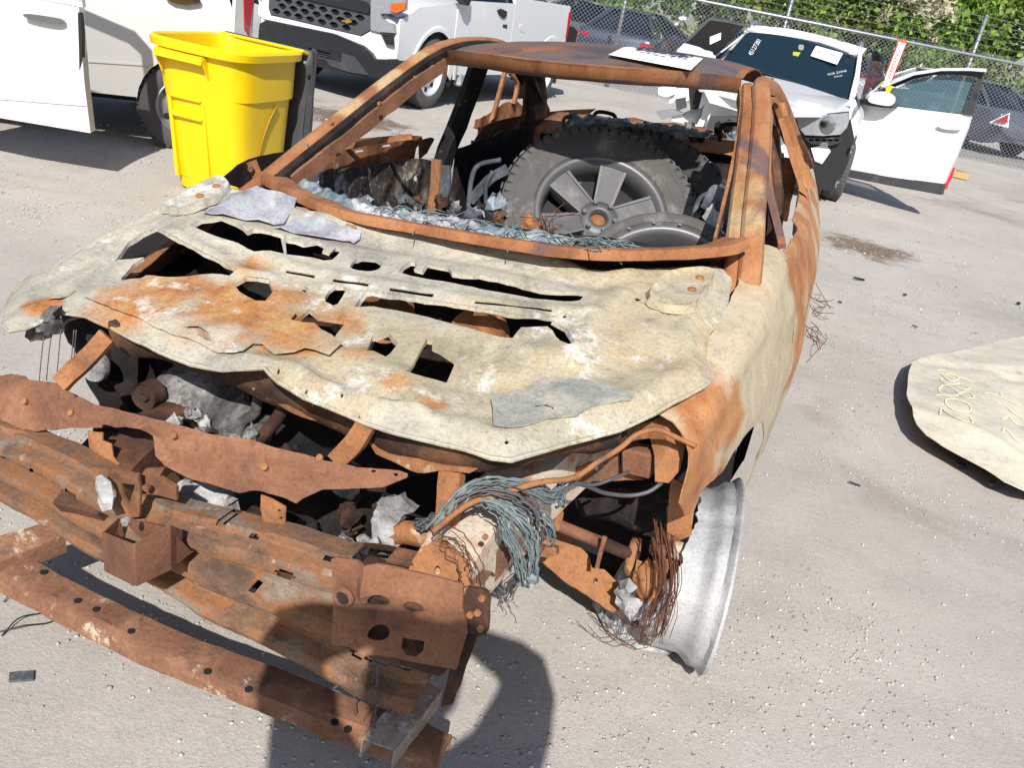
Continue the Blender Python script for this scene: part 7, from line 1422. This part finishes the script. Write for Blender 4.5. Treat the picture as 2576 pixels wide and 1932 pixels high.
# ------------------------------------------------------------------ person taking the picture (only the shadow shows)
def person():
    e = empty('person', loc=(0.0, -.5, 0)); tag(e, 'person in dark work clothes standing and holding a phone up with both hands', 'person')
    me = bpy.data.meshes.new('body'); J = {'pel': ((0, -.06, .98), .15), 'sp': ((0, .0, 1.15), .15), 'ch': ((0, .10, 1.36), .165), 'nk': ((0, .16, 1.50), .07), 'hd0': ((0, .20, 1.58), .09), 'hd': ((0, .21, 1.67), .10), 'hd1': ((0, .20, 1.75), .065)}
    E_ = [('pel', 'sp'), ('sp', 'ch'), ('ch', 'nk'), ('nk', 'hd0'), ('hd0', 'hd'), ('hd', 'hd1')]
    for s, n in ((-1, 'l'), (1, 'r')):
        J.update({n + 'sh': ((s * .20, .13, 1.45), .095), n + 'ua': ((s * .26, .29, 1.53), .095), n + 'el': ((s * .28, .43, 1.57), .09), n + 'wr': ((s * .155, .44, 1.59), .05), n + 'pm': ((s * .115, .455, 1.59), .036), n + 'hp': ((s * .10, -.06, .92), .10), n + 'kn': ((s * .13, -.02, .50), .062), n + 'an': ((s * .14, -.06, .10), .045), n + 'to': ((s * .16, .12, .05), .04)})
        E_ += [('ch', n + 'sh'), (n + 'sh', n + 'ua'), (n + 'ua', n + 'el'), (n + 'el', n + 'wr'), (n + 'wr', n + 'pm'), ('pel', n + 'hp'), (n + 'hp', n + 'kn'), (n + 'kn', n + 'an'), (n + 'an', n + 'to')]
        for f, (a, b) in enumerate(((.055, .115), (.052, .098), (.05, .080), (.046, .062))):       # four fingers behind the phone, thumb on top
            J[n + 'f%da' % f] = ((s * .085, .472, 1.62 - f * .020), .010); J[n + 'f%db' % f] = ((s * (.085 - a * .55), .478, 1.625 - f * .020), .009); J[n + 'f%dc' % f] = ((s * (.085 - a), .476, 1.622 - f * .020), .008); E_ += [(n + 'pm', n + 'f%da' % f), (n + 'f%da' % f, n + 'f%db' % f), (n + 'f%db' % f, n + 'f%dc' % f)]
        J[n + 'ta'] = ((s * .095, .440, 1.615), .012); J[n + 'tb'] = ((s * .065, .442, 1.64), .010); E_ += [(n + 'pm', n + 'ta'), (n + 'ta', n + 'tb')]
    K = list(J); me.from_pydata([J[k][0] for k in K], [(K.index(a), K.index(b)) for a, b in E_], []); o = bpy.data.objects.new('body', me); COL.objects.link(o); o.parent = e
    sk = o.modifiers.new('skin', 'SKIN'); 
    for i, k in enumerate(K): me.skin_vertices[0].data[i].radius = (J[k][1], J[k][1] * (.72 if k in ('pel', 'sp', 'ch') else 1.0)); 
    me.skin_vertices[0].data[0].use_root = True
    sb = o.modifiers.new('sub', 'SUBSURF'); sb.levels = 1; sb.render_levels = 1
    T = NT('work_clothes'); g = T.vec('Object'); sx = T.n('ShaderNodeSeparateXYZ'); T.l(g, sx.inputs[0]); skin = S(198, 150, 122); m1 = T.math('GREATER_THAN', sx.outputs[2], 1.515); T.set(col=T.mix(m1, T.mix(T.math('GREATER_THAN', sx.outputs[2], .98), S(48, 52, 66), S(40, 42, 46)), skin), rough=.8); me.materials.append(T.m)
    hair = mk('hair', *lathevf([(.001, 1.83), (.06, 1.82), (.098, 1.77), (.108, 1.71), (.104, 1.66)], 20, 'z', (0, .19, -.03)), plain('dark_hair', S(40, 32, 28), .7), e, True)
    for s in (-1, 1): mk('eye', *lathevf([(.001, .012), (.011, .006), (.012, 0)], 10, 'y', (s * .034, .305, 1.68)), M['paper'], e, True)
    mk('nose', [(-.016, .30, 1.635), (.016, .30, 1.635), (0, .33, 1.64), (0, .305, 1.69)], [(0, 2, 1), (0, 3, 2), (1, 2, 3)], T.m, e); mk('mouth', *boxvf((0, .30, 1.605), (.045, .006, .008), None, .002), M['redlens'], e)
    ph = mk('phone', *boxvf((0, -.045, 1.602), (.165, .008, .078), None, .003), M['black']); tag(ph, 'black phone held upright in both hands of the person', 'phone')
person()
# ------------------------------------------------------------------ litter on the ground
LIT = [((2160, 705), (.10, .022, .012), .35, 'blackplastic', 'flat black plastic strip on the gravel beside the burnt car', 'plastic strip'), ((2275, 745), (.03, .018, .012), .2, 'blackplastic', 'small black crumb of plastic right of the flat strip', 'plastic'), ((2300, 825), (.035, .012, .01), -.5, 'dplastic', 'short grey splinter lying below the black strip', 'plastic'), ((2112, 763), (.03, .014, .008), .1, 'blackplastic', 'thin black shard lying nearest the burnt rear door', 'plastic'), ((2490, 1228), (.04, .03, .025), .4, 'dplastic', 'dark ribbed plug on the gravel below the cream hood panel', 'plug'), ((55, 1712), (.05, .03, .006), .5, 'bluegrey', 'grey folded scrap on the dirt at lower left', 'scrap'), ((2415, 1178), (.05, .03, .015), .1, 'dplastic', 'flattened grey scrap under the edge of the cream hood panel', 'scrap'), ((2148, 1222), (.05, .008, .004), -.2, 'blackplastic', 'thin dark sliver on the gravel below the fender', 'sliver'), ((2560, 768), (.03, .025, .02), .2, 'blackplastic', 'black lump at right edge above the hood panel', 'lump')]
for px_, sz_, rz, mt, lb, ct in LIT:
    c = onz(*px_); nm = ct.replace(' ', '_'); V, F = boxvf((c[0], c[1], sz_[2] / 2 + .008), sz_, _rot(.05, .1, rz), min(sz_) * .3); small(nm, V, F, M[mt], lb, ct)
def gwire(name, px_, r, mat, label, z=.006):
    P = [onz(x, y, 0) + [0, 0, z + .012 * (k % 2)] for k, (x, y) in enumerate(px_)]; V, F = tubevf(spl(P, 24), r, 5); small(name, V, F, M[mat], label, 'wire')
gwire('loose_wire', [(0, 1595), (60, 1590), (130, 1570), (145, 1550)], .0022, 'black', 'black wire curving over the dirt beside the lower bar at left'); gwire('loose_wire', [(5, 1605), (50, 1570), (110, 1548), (125, 1556)], .0018, 'black', 'thinner black wire crossing the other one at left'); gwire('loose_wire', [(10, 1520), (40, 1490), (48, 1475)], .0018, 'wiregrey', 'short grey wire above the crossing black wires at left')
gwire('loose_wire', [(760, 1757), (840, 1765), (880, 1790)], .0035, 'paper', 'white wire on the ground by the right bracket', .02); gwire('loose_wire', [(832, 1762), (870, 1735), (908, 1708)], .003, 'paper', 'bent white wire under the bumper beam', .03); gwire('loose_wire', [(910, 1705), (905, 1770), (930, 1800), (945, 1830)], .0025, 'wiregrey', 'grey wire trailing down to the right bracket', .02)
pebbles('coarse_gravel', 14000, (-5, 12, 6.0, 19.5), .006, .022, GM, 'coarser pale stones scattered toward the fence')
pebbles('coarse_gravel', 5200, (-3.0, 4.5, 1.2, 6.0), .004, .010, GM, 'single larger stones lying around the burnt car')
